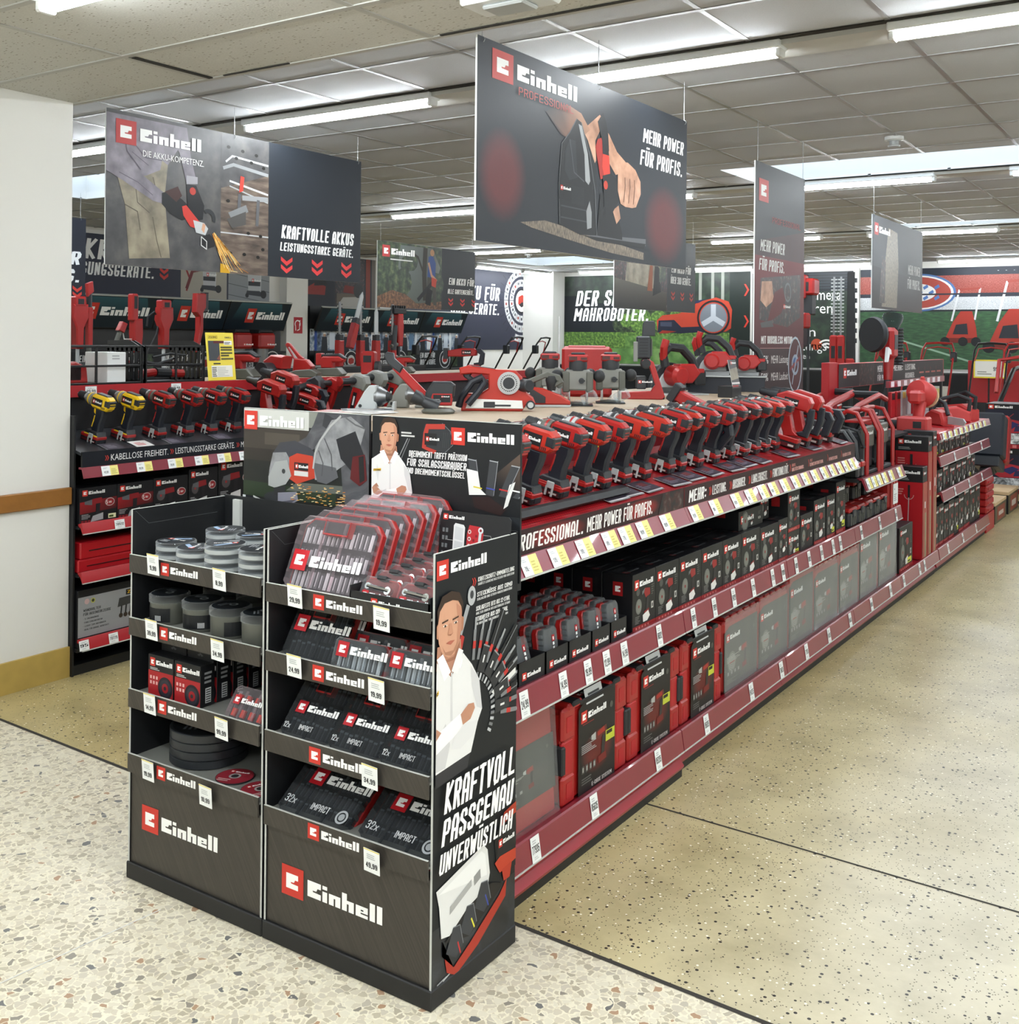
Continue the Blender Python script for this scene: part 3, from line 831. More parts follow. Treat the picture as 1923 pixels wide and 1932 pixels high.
def rchev(b, x, y, h, col='C5382E', l=2, n=2):
 for k in range(n):
  t = x+k*h*.42
  b.poly([(t, y+h), (t+h*.16, y+h), (t+h*.46, y+h/2), (t+h*.16, y), (t, y), (t+h*.28, y+h/2)], col, l)

def glow(b, x0, y0, x1, y1, c0, c1, l, n=8):
 # printed soft blot: colour fades from centre to border
 cx, cy = (x0+x1)/2, (y0+y1)/2
 N = 20
 for i in range(N):
  t0, t1 = 2*PI*i/N, 2*PI*(i+1)/N
  p = lambda t, f: (cx+(x1-x0)/2*math.cos(t)*f, cy+(y1-y0)/2*math.sin(t)*f)
  b.poly([(cx, cy), p(t0, .5), p(t1, .5)], [c0, c0, c0], l)
  b.poly([p(t0, .5), p(t0, 1), p(t1, 1), p(t1, .5)], [c0, c1, c1, c0], l)

def art_saw(b, w, h):
 bg = '22262C'
 b.rect(0, 0, w, h, bg, 0)
 glow(b, -.0, .08, .36, .47, '5E2A2C', bg, 1); b.rect(-.02, 0, 0, .001, bg, 0)
 glow(b, 1.42, .0, 1.92, .42, '5A2426', bg, 1)
 b.logo(.1, .645, .118, 2, red='B8443E', sx=1.27)
 b.txt('PROFESSIONAL', .285, .612, .034, 'A8433C', 12, wt=.15, asp=.75, sp=.2, fit=.44)
 # bench and dust
 b.poly([(.31, .1), (.5, .125), (.9, .1), (1.43, .055), (1.43, .02), (1.1, .03), (.7, .06), (.4, .085)], None, 2, 'photo_dust')
 b.poly([(.83, .098), (1.45, .124), (1.45, .09), (.95, .085)], '5C5E62', 3)
 b.poly([(.83, .09), (1.45, .1), (1.43, .075), (.95, .075)], '17191C', 4)
 # forearm, hands
 b.poly([(.5, .585), (.6, .635), (.7, .645), (.7, .5), (.62, .51)], ['2A2626', '3A2E2A', '8A6450', '7A5846', '30292A'], 3)
 b.poly([(.7, .645), (.8, .63), (.88, .57), (.8, .52), (.7, .5)], ['8A6450', 'A87E64', 'A87E64', '96705A', '7A5846'], 3)
 b.poly([(.8, .55), (.88, .6), (.97, .655), (1.0, .64), (.98, .59), (.93, .53), (.94, .44), (.9, .4)], None, 3, 'photo_skin')
 b.poly([(1.02, .6), (1.06, .58), (1.14, .51), (1.24, .47), (1.2, .42), (1.13, .4), (1.06, .45)], None, 3, 'photo_skin')
 b.poly([(1.15, .41), (1.19, .47), (1.25, .475), (1.33, .45), (1.385, .4), (1.39, .34), (1.34, .27), (1.3, .262), (1.23, .26), (1.18, .27), (1.15, .33)], None, 5, 'photo_skin')
 for x in (1.21, 1.26, 1.31):
  b.line([(x, .28), (x+.015, .36), (x+.01, .4)], .006, '5E3E2C', 6)
 b.poly([(1.1, .23), (1.16, .26), (1.18, .2), (1.14, .17)], None, 5, 'photo_skin')
 # saw body
 b.poly([(.62, .12), (.61, .3), (.63, .47), (.7, .53), (.76, .6), (.8, .59), (.88, .45), (.93, .3), (.95, .1), (.8, .09)], '15171A', 4)
 b.poly([(.66, .44), (.7, .5), (.75, .5), (.77, .34), (.7, .32), (.66, .36)], '26292D', 5)
 b.poly([(.775, .58), (.805, .575), (.86, .46), (.885, .34), (.87, .32), (.84, .335), (.83, .45)], '9EA1A3', 5)
 b.poly([(.80, .57), (.86, .52), (.93, .42), (.95, .32), (.9, .3), (.88, .45)], '1E2124', 5)
 b.line([(.62, .12), (.612, .3), (.632, .47), (.7, .53), (.76, .6)], .005, '5A5D60', 5); b.line([(.95, .1), (.93, .3), (.88, .45), (.8, .59)], .005, '6A6D70', 6); b.line([(.7, .5), (.74, .36), (.83, .33)], .006, '4A4D50', 6)
 b.rect(.615, .23, .71, .31, '101215', 5); b.logo(.625, .27, .022, 6, sx=.9)
 b.rect(.72, .22, .83, .3, '1C1E21', 5)
 for y in (.2, .15): b.rect(.63, y, .9, y+.006, '3A3D40', 5)
 b.poly([(.95, .62), (1.0, .67), (1.03, .63), (1.05, .58), (1.06, .5), (1.02, .5), (.98, .56)], '18191C', 5)
 b.poly([(.93, .5), (.95, .54), (.98, .55), (1.02, .59), (1.04, .5), (1.06, .42), (1.05, .38), (.98, .36), (.96, .42)], 'A22A20', 5)
 b.poly([(.99, .56), (1.02, .585), (1.05, .53), (1.06, .48), (1.0, .48)], '1A1B1E', 6)
 b.poly([(1.0, .48), (1.06, .48), (1.075, .38), (1.02, .36), (.995, .42)], 'C8392A', 6)
 b.poly([(1.0, .38), (1.08, .4), (1.14, .38), (1.16, .28), (1.1, .22), (1.02, .24)], '14161A', 6)
 b.disc(1.03, .34, .02, 'B83A28', 7)
 b.poly([(.95, .1), (.98, .3), (1.02, .3), (1.16, .2), (1.2, .13), (1.2, .1)], '111316', 4)
 b.poly([(.86, .12), (.85, .2), (.88, .25), (.9, .2), (.9, .13)], '8D9092', 6)
 b.txt('MEHR POWER', 1.41, .60, .072, 'E8E8E6', 2, wt=.21, asp=.42, sp=.09, sh=.14, fit=.47)
 b.txt('FÜR PROFIS.', 1.38, .485, .078, 'E8E8E6', 2, wt=.21, asp=.42, sp=.09, sh=.14, fit=.49)
sign('hanging_sign', 'big black hanging sign with circular saw and hands over the front shelf', -2.4, 3.37, 2.08, 1.93, .79, art_saw, ((.02, 1), (.5, 1), (.985, 1)))

def art_grinder(b, w, h):
 b.rect(0, 0, w, h, None, 0, 'photo_concrete')
 b.rect(1.165, 0, w, h, '1B2027', 1)
 b.rect(.785, 0, 1.165, h, None, 1, 'photo_metal')
 b.poly([(.785, .5), (.785, h), (1.165, h), (1.165, .62)], None, 2, 'photo_concrete')
 # worker without head
 b.poly([(.0, h-.02), (.09, h-.02), (.45, h-.02), (.5, .72), (.4, .58), (.37, .55), (.25, .5), (.06, .52), (.0, .6)], None, 2, 'photo_jumper')
 b.poly([(.06, .51), (.25, .5), (.38, .56), (.36, .45), (.34, .3), (.4, .06), (.15, .04), (.12, .33)], None, 3, 'photo_trousers')
 b.line([(.12, .33), (.2, .3), (.22, .2)], .006, '5A5346', 4); b.line([(.18, .48), (.2, .35), (.28, .3)], .005, '5A5346', 4); b.line([(.3, .5), (.33, .4), (.36, .38)], .006, '5A5346', 4); b.line([(.3, .28), (.33, .15), (.36, .06)], .006, '5E5748', 4)
 b.line([(.1, .75), (.13, .62), (.22, .53)], .006, '57515C', 6); b.line([(.14, .7), (.25, .6), (.36, .6)], .004, '57515C', 6); b.line([(.16, .62), (.27, .56)], .004, '57515C', 6); b.line([(.08, .5), (.2, .46), (.3, .4)], .004, '57515C', 6)
 b.poly([(.36, .6), (.4, .58), (.38, .4), (.42, .06), (.4, .06), (.33, .3), (.34, .5)], None, 4, 'photo_trousers')
 b.poly([(.0, .8), (.06, .8), (.1, .6), (.2, .52), (.38, .42), (.37, .36), (.3, .37), (.1, .46), (.0, .5)], None, 5, 'photo_jumper')
 b.poly([(.44, .81), (.53, .81), (.56, .65), (.6, .52), (.53, .5), (.48, .66), (.42, .74)], None, 5, 'photo_jumper')
 b.poly([(.53, .54), (.61, .54), (.61, .5), (.53, .49)], '9C9AA0', 6)
 b.poly([(.36, .42), (.42, .44), (.5, .4), (.56, .36), (.56, .3), (.5, .28), (.42, .31), (.36, .36)], '121316', 6)
 b.poly([(.53, .49), (.6, .49), (.66, .38), (.65, .3), (.58, .28), (.54, .36)], '15161A', 7)
 b.poly([(.38, .43), (.47, .47), (.5, .42), (.46, .38)], '3A1E1A', 6)
 b.disc(.575, .455, .022, 'B0382C', 8)
 b.poly([(.5, .36), (.53, .37), (.62, .29), (.65, .27), (.63, .24), (.56, .25), (.51, .31)], 'C0342A', 7)
 b.poly([(.58, .29), (.66, .28), (.69, .25), (.67, .21), (.6, .22)], 'B9BCBE', 8)
 b.poly([(.65, .28), (.67, .27), (.66, .22), (.64, .24)], 'C8997C', 9)
 b.ring(.69, .31, .03, .055, '2A2C2F', 8, a0=-.4, a1=2.2)
 b.poly([(.64, .2), (.7, .22), (.74, .19), (.74, .15), (.68, .13), (.64, .15)], '1C1C1E', 6); b.line([(.64, .2), (.64, .15), (.68, .13), (.68, .175), (.64, .2)], .006, 'C8C9C8', 7)
 r = random.Random(3)
 for k in range(90):
  t = r.random(); a = -.95+.35*(r.random()-.5)*1.2
  x, y = .7, .27
  L0 = .05+.3*t*r.random()
  p = (x+math.cos(a)*L0, max(.012, y+math.sin(a)*L0)); q = (x+math.cos(a)*(L0+.1), max(.01, y+math.sin(a)*(L0+.1)))
  b.line([p, q], .0028, r.choice(['E8B860', 'D89A3C', 'F4DC9C', 'B9742A']), 9)
 b.poly([(.785, 0), (.785, .055), (.85, .045), (.86, 0)], 'C99A20', 5)
 # fixture table: clamp and tubes
 b.line([(.82, .66), (.87, .7), (1.16, .68)], .012, 'B8BABC', 4); b.line([(.8, .62), (.88, .65), (1.16, .62)], .02, '8A8C8E', 4)
 b.line([(.85, .55), (1.16, .5)], .012, 'C2C4C6', 4); b.line([(.85, .52), (1.16, .45)], .008, 'A2A4A6', 4)
 b.poly([(.935, .59), (.965, .585), (.955, .5), (.925, .49)], 'C63A2C', 6)
 b.line([(.93, .48), (.925, .38)], .025, '55565A', 5); b.line([(.95, .46), (1.16, .47)], .03, '8E9092', 5); b.line([(1.08, .46), (1.07, .3)], .024, '56575A', 5)
 b.poly([(.84, .36), (.98, .42), (1.0, .38), (.87, .32)], '787A7C', 5); b.poly([(.83, .32), (.98, .38), (.98, .3), (.87, .27)], '4A4846', 5)
 b.rect(.785, .235, 1.165, .243, 'B5B6B8', 4)
 for (x, y) in ((.84, .75), (.95, .74), (1.06, .73), (.9, .69), (1.02, .68), (1.12, .66), (.84, .43), (1.0, .25), (1.1, .24), (.86, .12), (.97, .12), (1.08, .11), (1.12, .16)):
  b.disc(x, y, .014, '15130F', 6, ry=.01)
 b.logo(.057, .655, .13, 10, red='B23A38', sx=1.0)
 btxt(b, 'DIE AKKU-KOMPETENZ.', .228, .605, .034, 'ECECEA', 10, fit=.425)
 b.txt('KRAFTVOLLE AKKUS', 1.275, .245, .085, 'F2F2F0', 3, wt=.23, asp=.42, sp=.08, sh=.12, fit=.67)
 b.txt('LEISTUNGSSTARKE GERÄTE.', 1.265, .165, .056, 'F2F2F0', 3, wt=.22, asp=.42, sp=.09, sh=.12, fit=.68)
 for x in (1.275, 1.55, 1.83): chev(b, x, .13, .1, .105, 'D0393A', 3)
sign('hanging_sign', 'hanging sign with grinder throwing sparks, black right third with white slogan', -4.95, 3.57, 2.08, 2.02, .83, art_grinder, ((.44, 1), (.985, 1)))

def art_tall(b, w, h):
 b.rect(0, 0, w, h, '2C2C30', 0)
 b.poly([(0, 0), (w, 0), (w, .75*h), (0, .66*h)], ['2A1418', '2A1418', '4A3030', '3A2628'], 1)
 b.poly([(0, .3), (w, .3), (w, .88), (0, .88)], ['4A1A1E', '4A1A1E', '6E2226', '6E2226'], 2)
 b.logo(.06, h-.24, .14, 3, word=False, red='B8403A', sx=1.2)
 b.txt('PROFESSIONAL', .3, h-.36, .04, '9C3A36', 3, wt=.14, asp=.7, sp=.2, fit=.55)
 b.txt('MEHR POWER', .09, h-.55, .075, 'DADAD8', 3, wt=.2, asp=.42, sp=.09, sh=.12, fit=.44)
 b.txt('FÜR PROFIS.', .07, h-.67, .075, 'DADAD8', 3, wt=.2, asp=.42, sp=.09, sh=.12, fit=.46)
 # photo of a drill and gloved hand
 b.poly([(.1, h-.72), (.85, h-.66), (.85, h-.95), (.6, h-1.02), (.08, h-.98)], None, 3, 'photo_tools')
 b.poly([(.12, h-.74), (.3, h-.73), (.34, h-.85), (.2, h-.9), (.1, h-.86)], None, 4, 'photo_skin')
 b.poly([(.35, h-.8), (.5, h-.76), (.56, h-.84), (.48, h-.93), (.34, h-.97), (.22, h-1.0)], '5A1618', 4)
 b.ring(.6, h-.79, .05, .065, '6A6C6E', 5)
 b.logo(.52, h-.9, .03, 5)
 b.poly([(.1, h-1.0), (.3, h-.98), (.34, h-1.02), (.12, h-1.03)], '4A4A4C', 4)
 b.txt('MIT BRUSHLESS MOTOR', .12, h-1.13, .05, 'E0DEDC', 3, wt=.22, asp=.42, sp=.09, fit=.58)
 b.rect(.1, h-1.16, .7, h-1.157, 'B08080', 3)
 for i, (p, t) in enumerate((('25%', 'MEHR Leistung'), ('50%', 'MEHR Laufzeit'), ('', 'Lebensdauer'), ('', 'Motor-Garantie'))):
  y = h-1.255-i*.11
  if p: btxt(b, p, .12, y, .05, 'E6E2E0', 3, fit=.13)
  btxt(b, t, .3 if p else .33, y, .05, 'D8D0CE', 3, fit=.32)
 b.disc(.76, h-1.27, .14, 'A8B2BC', 4, ry=.19); b.disc(.76, h-1.27, .125, '4A2024', 5, ry=.175); b.ring(.76, h-1.27, .05, .07, '8C98A8', 6); b.disc(.76, h-1.24, .04, '3A5A8C', 6)
 b.line([(.66, h-1.3), (.86, h-1.22)], .02, '7A3034', 7); b.line([(.7, h-1.4), (.82, h-1.14)], .015, '98A2AC', 7)
sign('hanging_sign', 'tall narrow dark red sign about brushless motors hanging to shelf height', -2.42, 6.36, 1.36, .93, 1.46, art_tall, ((.05, 1), (.97, 1)))

def art_saw2(b, w, h):
 b.rect(0, 0, w, h, '3C3E42', 0)
 b.poly([(.0, 0), (w, 0), (w, .3), (0, .35)], ['241C20', '301C1E', '3A3A3E', '303034'], 1)
 b.logo(.06, h-.16, .1, 2, red='9C3A38', sx=1.2)
 b.poly([(.3, .02), (.8, .02), (.85, .4), (.8, .68), (.5, .7), (.4, .4)], None, 2, 'photo_dust')
 b.poly([(.22, .05), (.4, .05), (.42, .4), (.3, .45)], None, 3, 'photo_tools')
 b.txt('MEHR POWER', 1.2, .34, .09, 'BEBEBC', 2, wt=.2, asp=.42, sp=.09, fit=.46)
 b.txt('FÜR PROFIS.', 1.18, .21, .09, 'BEBEBC', 2, wt=.2, asp=.42, sp=.09, fit=.48)
sign('hanging_sign', 'grey hanging sign beyond the tall sign, seen before the stadium poster', -2.42, 9.0, 1.99, 1.75, .77, art_saw2)

def art_garden(b, w, h):
 b.rect(0, 0, w, h, '23272B', 0)
 b.rect(0, 0, w*.63, h, None, 1, 'photo_foliage')
 b.poly([(.3, .1), (.95, .05), (1.15, .5), (1.0, h-.02), (.4, h-.02)], ['4E5650', '4A504A', '6A6E68', '585C58', '5E6462'], 2)
 for (x, y, r) in ((.2, .35, .2), (.45, .3, .16), (.12, .5, .14), (1.08, .3, .14), (.6, .55, .12), (.5, .5, .1)):
  b.disc(x, y, r, None, 3, 'photo_foliage', n=11)
 b.poly([(0, 0), (w*.63, 0), (w*.63, .1), (.7, .06), (.5, .16), (.25, .2), (0, .12)], None, 4, 'photo_leaves')
 b.line([(.86, .1), (.84, .4), (.86, h-.02)], .08, '2A2620', 4); b.line([(.84, .4), (.72, .6), (.6, .64)], .03, '2C2822', 4)
 b.poly([(.9, .38), (1.05, .36), (1.06, .55), (1.0, .64), (.92, .62)], '30467A', 5); b.disc(.99, .67, .04, 'A07858', 5)
 b.poly([(.9, .38), (1.06, .37), (1.08, .05), (1.02, .05), (.98, .3), (.94, .06), (.88, .06)], '3C3A34', 5)
 b.line([(.92, .55), (.98, .4), (1.08, .34)], .035, 'A88068', 6); b.poly([(.98, .38), (1.08, .36), (1.06, .26), (.98, .28)], 'A83A28', 7)
 b.line([(1.0, .32), (.72, .1)], .05, '1B1C1E', 6); b.poly([(.9, .26), (1.0, .22), (.96, .04), (.86, .06)], '121314', 6)
 b.logo(.08, h-.17, .13, 8, red='A63A3A'); b.rect(.22, h-.2, .62, h-.187, 'C8C8C6', 8)
 b.txt('EIN AKKU FÜR', 1.32, .31, .085, 'ECECEA', 3, wt=.21, asp=.42, sp=.08, sh=.12, fit=.52)
 b.txt('ALLE GARTENGERÄTE.', 1.30, .2, .06, 'ECECEA', 3, wt=.21, asp=.42, sp=.08, sh=.12, fit=.54)
 for x in (1.32, 1.56, 1.8): chev(b, x, .15, .09, .1, 'C23A36', 3)
sign('hanging_sign', 'hanging sign with a leaf vacuum in an autumn garden', -7.85, 9.15, 2.05, 1.87, .74, art_garden)

def art_works(b, w, h):
 b.rect(0, 0, w, h, '303438', 0)
 b.rect(0, 0, w*.62, h, None, 1, 'photo_tools')
 b.poly([(.2, .1), (1.0, .1), (1.1, .6), (.3, .66)], None, 2, 'photo_trousers')
 b.poly([(.0, 0), (1.18, 0), (1.18, .2), (0, .3)], ['1C1D20', '26221E', '4A463E', '55524A'], 3)
 b.poly([(.72, .2), (.8, .55), (.85, .55), (.84, .2)], '8A4A28', 4); b.poly([(.85, .15), (.9, .5), (1.0, .45), (1.05, .2)], '141518', 4)
 b.poly([(1.0, .3), (1.16, .32), (1.16, .66), (1.0, .66)], None, 4, 'photo_foliage')
 b.txt('EIN AKKU FÜR', 1.3, .42, .08, 'ECECEA', 3, wt=.21, asp=.42, sp=.08, sh=.12, fit=.5)
 b.txt('ÜBER 300 GERÄTE.', 1.28, .30, .08, 'ECECEA', 3, wt=.21, asp=.42, sp=.08, sh=.12, fit=.53)
 for x in (1.3, 1.54, 1.78): chev(b, x, .22, .09, .1, 'B8443E', 3)
sign('hanging_sign', 'hanging sign with workshop photo, partly hidden below the big saw sign', -4.98, 9.33, 2.02, 1.93, .77, art_works)
# edge of a further dark sign beside the white wall
def art_dark(b, w, h):
 b.rect(0, 0, w, h, '171C28', 0)
 b.txt('AKKU FÜR', w-1.0, .32, .13, 'F0F0EE', 2, wt=.22, asp=.42, sp=.08, sh=.12, fit=.93)
 b.txt('REINIGUNG.', w-1.05, .15, .13, 'F0F0EE', 2, wt=.22, asp=.42, sp=.08, sh=.12, fit=.98)
 chev(b, w-.14, .12, .1, .12)
sign('hanging_sign', 'right end of a navy sign just past the white wall', -9.2, 4.49, 2.06, 1.93, .77, art_dark)
# ------------------------------------------------------------------ cardboard display stands
FY, BY = 2.17, 2.55
def man(b, x, y, s, l, vy=1.0, clip=None):
 # printed figure of a man in a white shirt with folded arms; (x, y) = centre of the face, s = half face width
 def p(pts, c, k, m='print'):
  q = [(x+px*s, y+(py if py > -1.9 else -1.9+(py+1.9)*.7)*s*vy) for px, py in pts]
  if clip is not None: q = [(max(px, clip), py) for px, py in q]
  b.poly(q, c, l+k, m)
 p([(-1.05, -1.0), (1.0, -1.0), (1.1, -2.6), (0, -3.6), (-1.2, -2.6)], 'B07E66', 1)
 p([(-.75, -1.3), (-.3, -1.95), (.4, -1.9), (.9, -1.0), (.9, -2.2), (-.8, -2.2)], '96654F', 1)
 p([(-1.0, .9), (-1.05, 0), (-.95, -.8), (-.6, -1.55), (-.1, -1.85), (.4, -1.75), (.85, -1.1), (1.0, -.3), (1.05, .9), (.6, 1.6), (-.6, 1.6)], 'C8967A', 3)
 p([(.55, 1.3), (1.05, .9), (1.0, -.3), (.85, -1.1), (.4, -1.75), (.62, -.9), (.7, .1)], 'B58067', 4)
 p([(-1.25, .25), (-1.02, .4), (-1.0, -.55), (-1.18, -.45)], 'B98468', 2); p([(1.25, .25), (1.05, .4), (1.02, -.55), (1.2, -.45)], 'A87358', 2)
 p([(-1.06, .3), (-1.12, 1.2), (-.7, 1.95), (.1, 2.12), (.8, 1.9), (1.15, 1.2), (1.08, .4), (.98, 1.0), (.7, 1.42), (.2, 1.56), (-.5, 1.5), (-.9, 1.1)], '37281F', 5)
 for e in (-.45, .48):
  p([(e-.28, .42), (e+.26, .5), (e+.26, .4), (e-.26, .32)], '4A3428', 6)
  p([(e-.2, .15), (e, .24), (e+.2, .16), (e, .06)], 'E8DCD2', 6); p([(e-.07, .21), (e+.08, .21), (e+.08, .07), (e-.07, .07)], '3A2E28', 7)
 p([(-.02, .2), (.12, .2), (.26, -.42), (.02, -.55), (-.2, -.42)], 'BC876C', 6); p([(-.2, -.42), (.02, -.55), (.26, -.42), (.05, -.47)], '96624C', 7)
 p([(-.38, -.92), (0, -.84), (.42, -.9), (.05, -1.1)], 'A8604E', 6)
 p([(-.7, -1.0), (-.4, -1.45), (.3, -1.5), (.75, -.95), (.6, -1.45), (.1, -1.78), (-.4, -1.6)], 'A9795F', 5)
 # shirt
 p([(-1.1, -1.9), (-2.3, -3.0), (-2.9, -5.6), (-2.6, -8.3), (-2.0, -11.4), (2.0, -11.0), (2.6, -8.6), (3.0, -7.6), (2.7, -4.8), (2.0, -3.2), (1.2, -1.9), (.15, -3.6)], 'DEDDDC', 3)
 p([(-1.15, -1.7), (-.6, -1.5), (.1, -3.1), (-.45, -3.7)], 'F0EFEE', 4); p([(1.2, -1.75), (.8, -1.5), (.15, -3.1), (.7, -3.5)], 'E4E2E1', 4)
 p([(.12, -3.2), (.25, -3.2), (.3, -7.4), (.1, -7.4)], 'CDCCCC', 4)
 p([(1.9, -3.3), (2.7, -4.8), (3.0, -7.6), (2.5, -7.2), (2.0, -5.0)], 'CBCACB', 4)
 p([(-2.2, -8.7), (-.3, -7.4), (.1, -9.4), (-.3, -11.2), (-1.9, -11.2)], 'C4C3C4', 4)
 p([(-1.5, -3.6), (-1.2, -4.8), (-1.35, -6.4), (-1.6, -5)], 'D2D1D1', 4)
 p([(-2.1, -8.3), (-1.1, -8.0), (1.2, -7.0), (1.5, -7.9), (.6, -8.8), (-1.2, -9.7), (-2.3, -9.9)], 'EDECEB', 5)
 p([(.4, -8.9), (1.6, -8.2), (2.6, -8.4), (2.1, -9.6), (1.0, -10.2), (.2, -9.9)], 'D9D8D8', 5)
 p([(-2.1, -7.4), (-1.75, -6.9), (-1.2, -7.5), (-.7, -8.0), (-1.4, -8.5), (-1.9, -8.3)], 'B5836A', 6)
 p([(-2.0, -7.2), (-1.5, -6.6), (-1.2, -7.2)], 'A87860', 7)
 p([(1.0, -7.2), (1.7, -6.6), (2.2, -6.7), (2.3, -7.2), (1.9, -8.0), (1.2, -8.2)], 'B5836A', 6)
 p([(-1.9, -11.2), (2.0, -10.8), (1.7, -12.2), (-1.7, -12.6)], '2C2C30', 2)
 p([(-1.95, -4.45), (-.95, -4.25), (-.95, -4.6), (-1.95, -4.8)], 'E2B830', 6)
 q = [(x+(-1.9)*s, y-3.86*s*vy)]
 b.txt('ZGONC', q[0][0], q[0][1], .2*s*vy, '1A1A1A', l+7, wt=.22, fit=.9*s)

def price(parent, x, z, st, y=FY-.022, w=.054, h=.063, tilt=0):
 b = B(); b.at((x, y, z), (R(6), R(tilt), 0))
 b.box(0, w, -.0008, 0, 0, h, 'white_paper')
 b.frame((0, -.0012, 0), *AX)
 b.rect(0, h-.003, w, h, 'E3D46A', 1)
 b.lines(w*.2, h*.6, w*.6, h*.25, 3, 'A9ACAC', 1, .35)
 b.txt(st, w/2, h*.2, h*.24, '1C1C1E', 1, wt=.18, asp=.5, sp=.1, ctr=True)
 part('price_tag', b, parent, 'white tag reading %s' % st)

def stand(name, label, x0, x1, lips, prices, logos, base_logo, head, side=None):
 o = thing(name, label, 'display stand', ((x0+x1)/2, (FY+BY)/2, 0))
 o.location = (0, 0, 0)
 b = B(); b.box(x0-.004, x1+.004, FY-.006, BY+.004, 0, .052, 'kick_black', .003); part('plinth', b, o)
 b = B(); zt = lips[-1][1]
 b.box(x0+.006, x1-.006, FY+.004, FY+.012, .05, zt, 'card_brushed')
 b.frame((x0, FY+.0036, 0), *AX); b.logo(*base_logo, l=1)
 b.frame((x0, FY+.0036, 0), *AX); b.rect(.008, zt-.002, x1-x0-.008, zt, '0C0C0D', 1)
 part('base_panel', b, o)
 b = B(); b.box(x0, x0+.006, FY, BY, .05, 1.155, 'card_black')
 b.box(x0, x0+.006, FY-.0012, FY, .05, 1.155, 'card_edge'); b.box(x0, x0+.006, FY, BY, 1.155, 1.1562, 'card_edge')
 b.frame((x0+.0064, FY, 0), *AY); b.line([(.01, 1.15), (.06, 1.105), (.34, 1.105)], .0012, '5C5E60', 1)
 part('side_panel', b, o)
 b = B(); b.box(x1-.006, x1, FY, BY, .05, 1.155, 'card_black')
 b.box(x1-.006, x1, FY-.0012, FY, .05, 1.155, 'card_edge'); b.box(x1-.006, x1, FY, BY, 1.155, 1.1562, 'card_edge')
 if side: b.frame((x1+.0006, FY, 0), *AY); side(b)
 part('side_panel', b, o)
 b = B(); b.box(x0, x1, BY-.006, BY, .05, 1.16, 'card_black'); part('back_panel', b, o)
 if not side: b = B(); b.box(x0+.06, x0+.095, BY-.02, BY-.008, 1.03, 1.15, 'card_edge'); part('white_flap', b, o)
 for k, (top, bot) in enumerate(lips):
  b = B()
  b.box(x0+.007, x1-.007, FY-.012, FY-.006, bot, top, 'card_brushed')
  b.box(x0+.007, x1-.007, FY-.012, FY-.006, top, top+.0012, 'card_edge')
  b.box(x0+.007, x1-.007, FY-.006, BY-.007, top-.022, top-.016, 'mid_grey')
  b.frame((x0, FY-.0124, bot), *AX)
  lx, lz, lh = logos[k]
  b.logo(lx, lz, lh, 1)
  part('tray', b, o)
 for k, (px, pz, st, tl) in enumerate(prices): price(o, x0+px, pz, st, tilt=tl)
 b = B(); head(b); part('header', b, o)
 return o

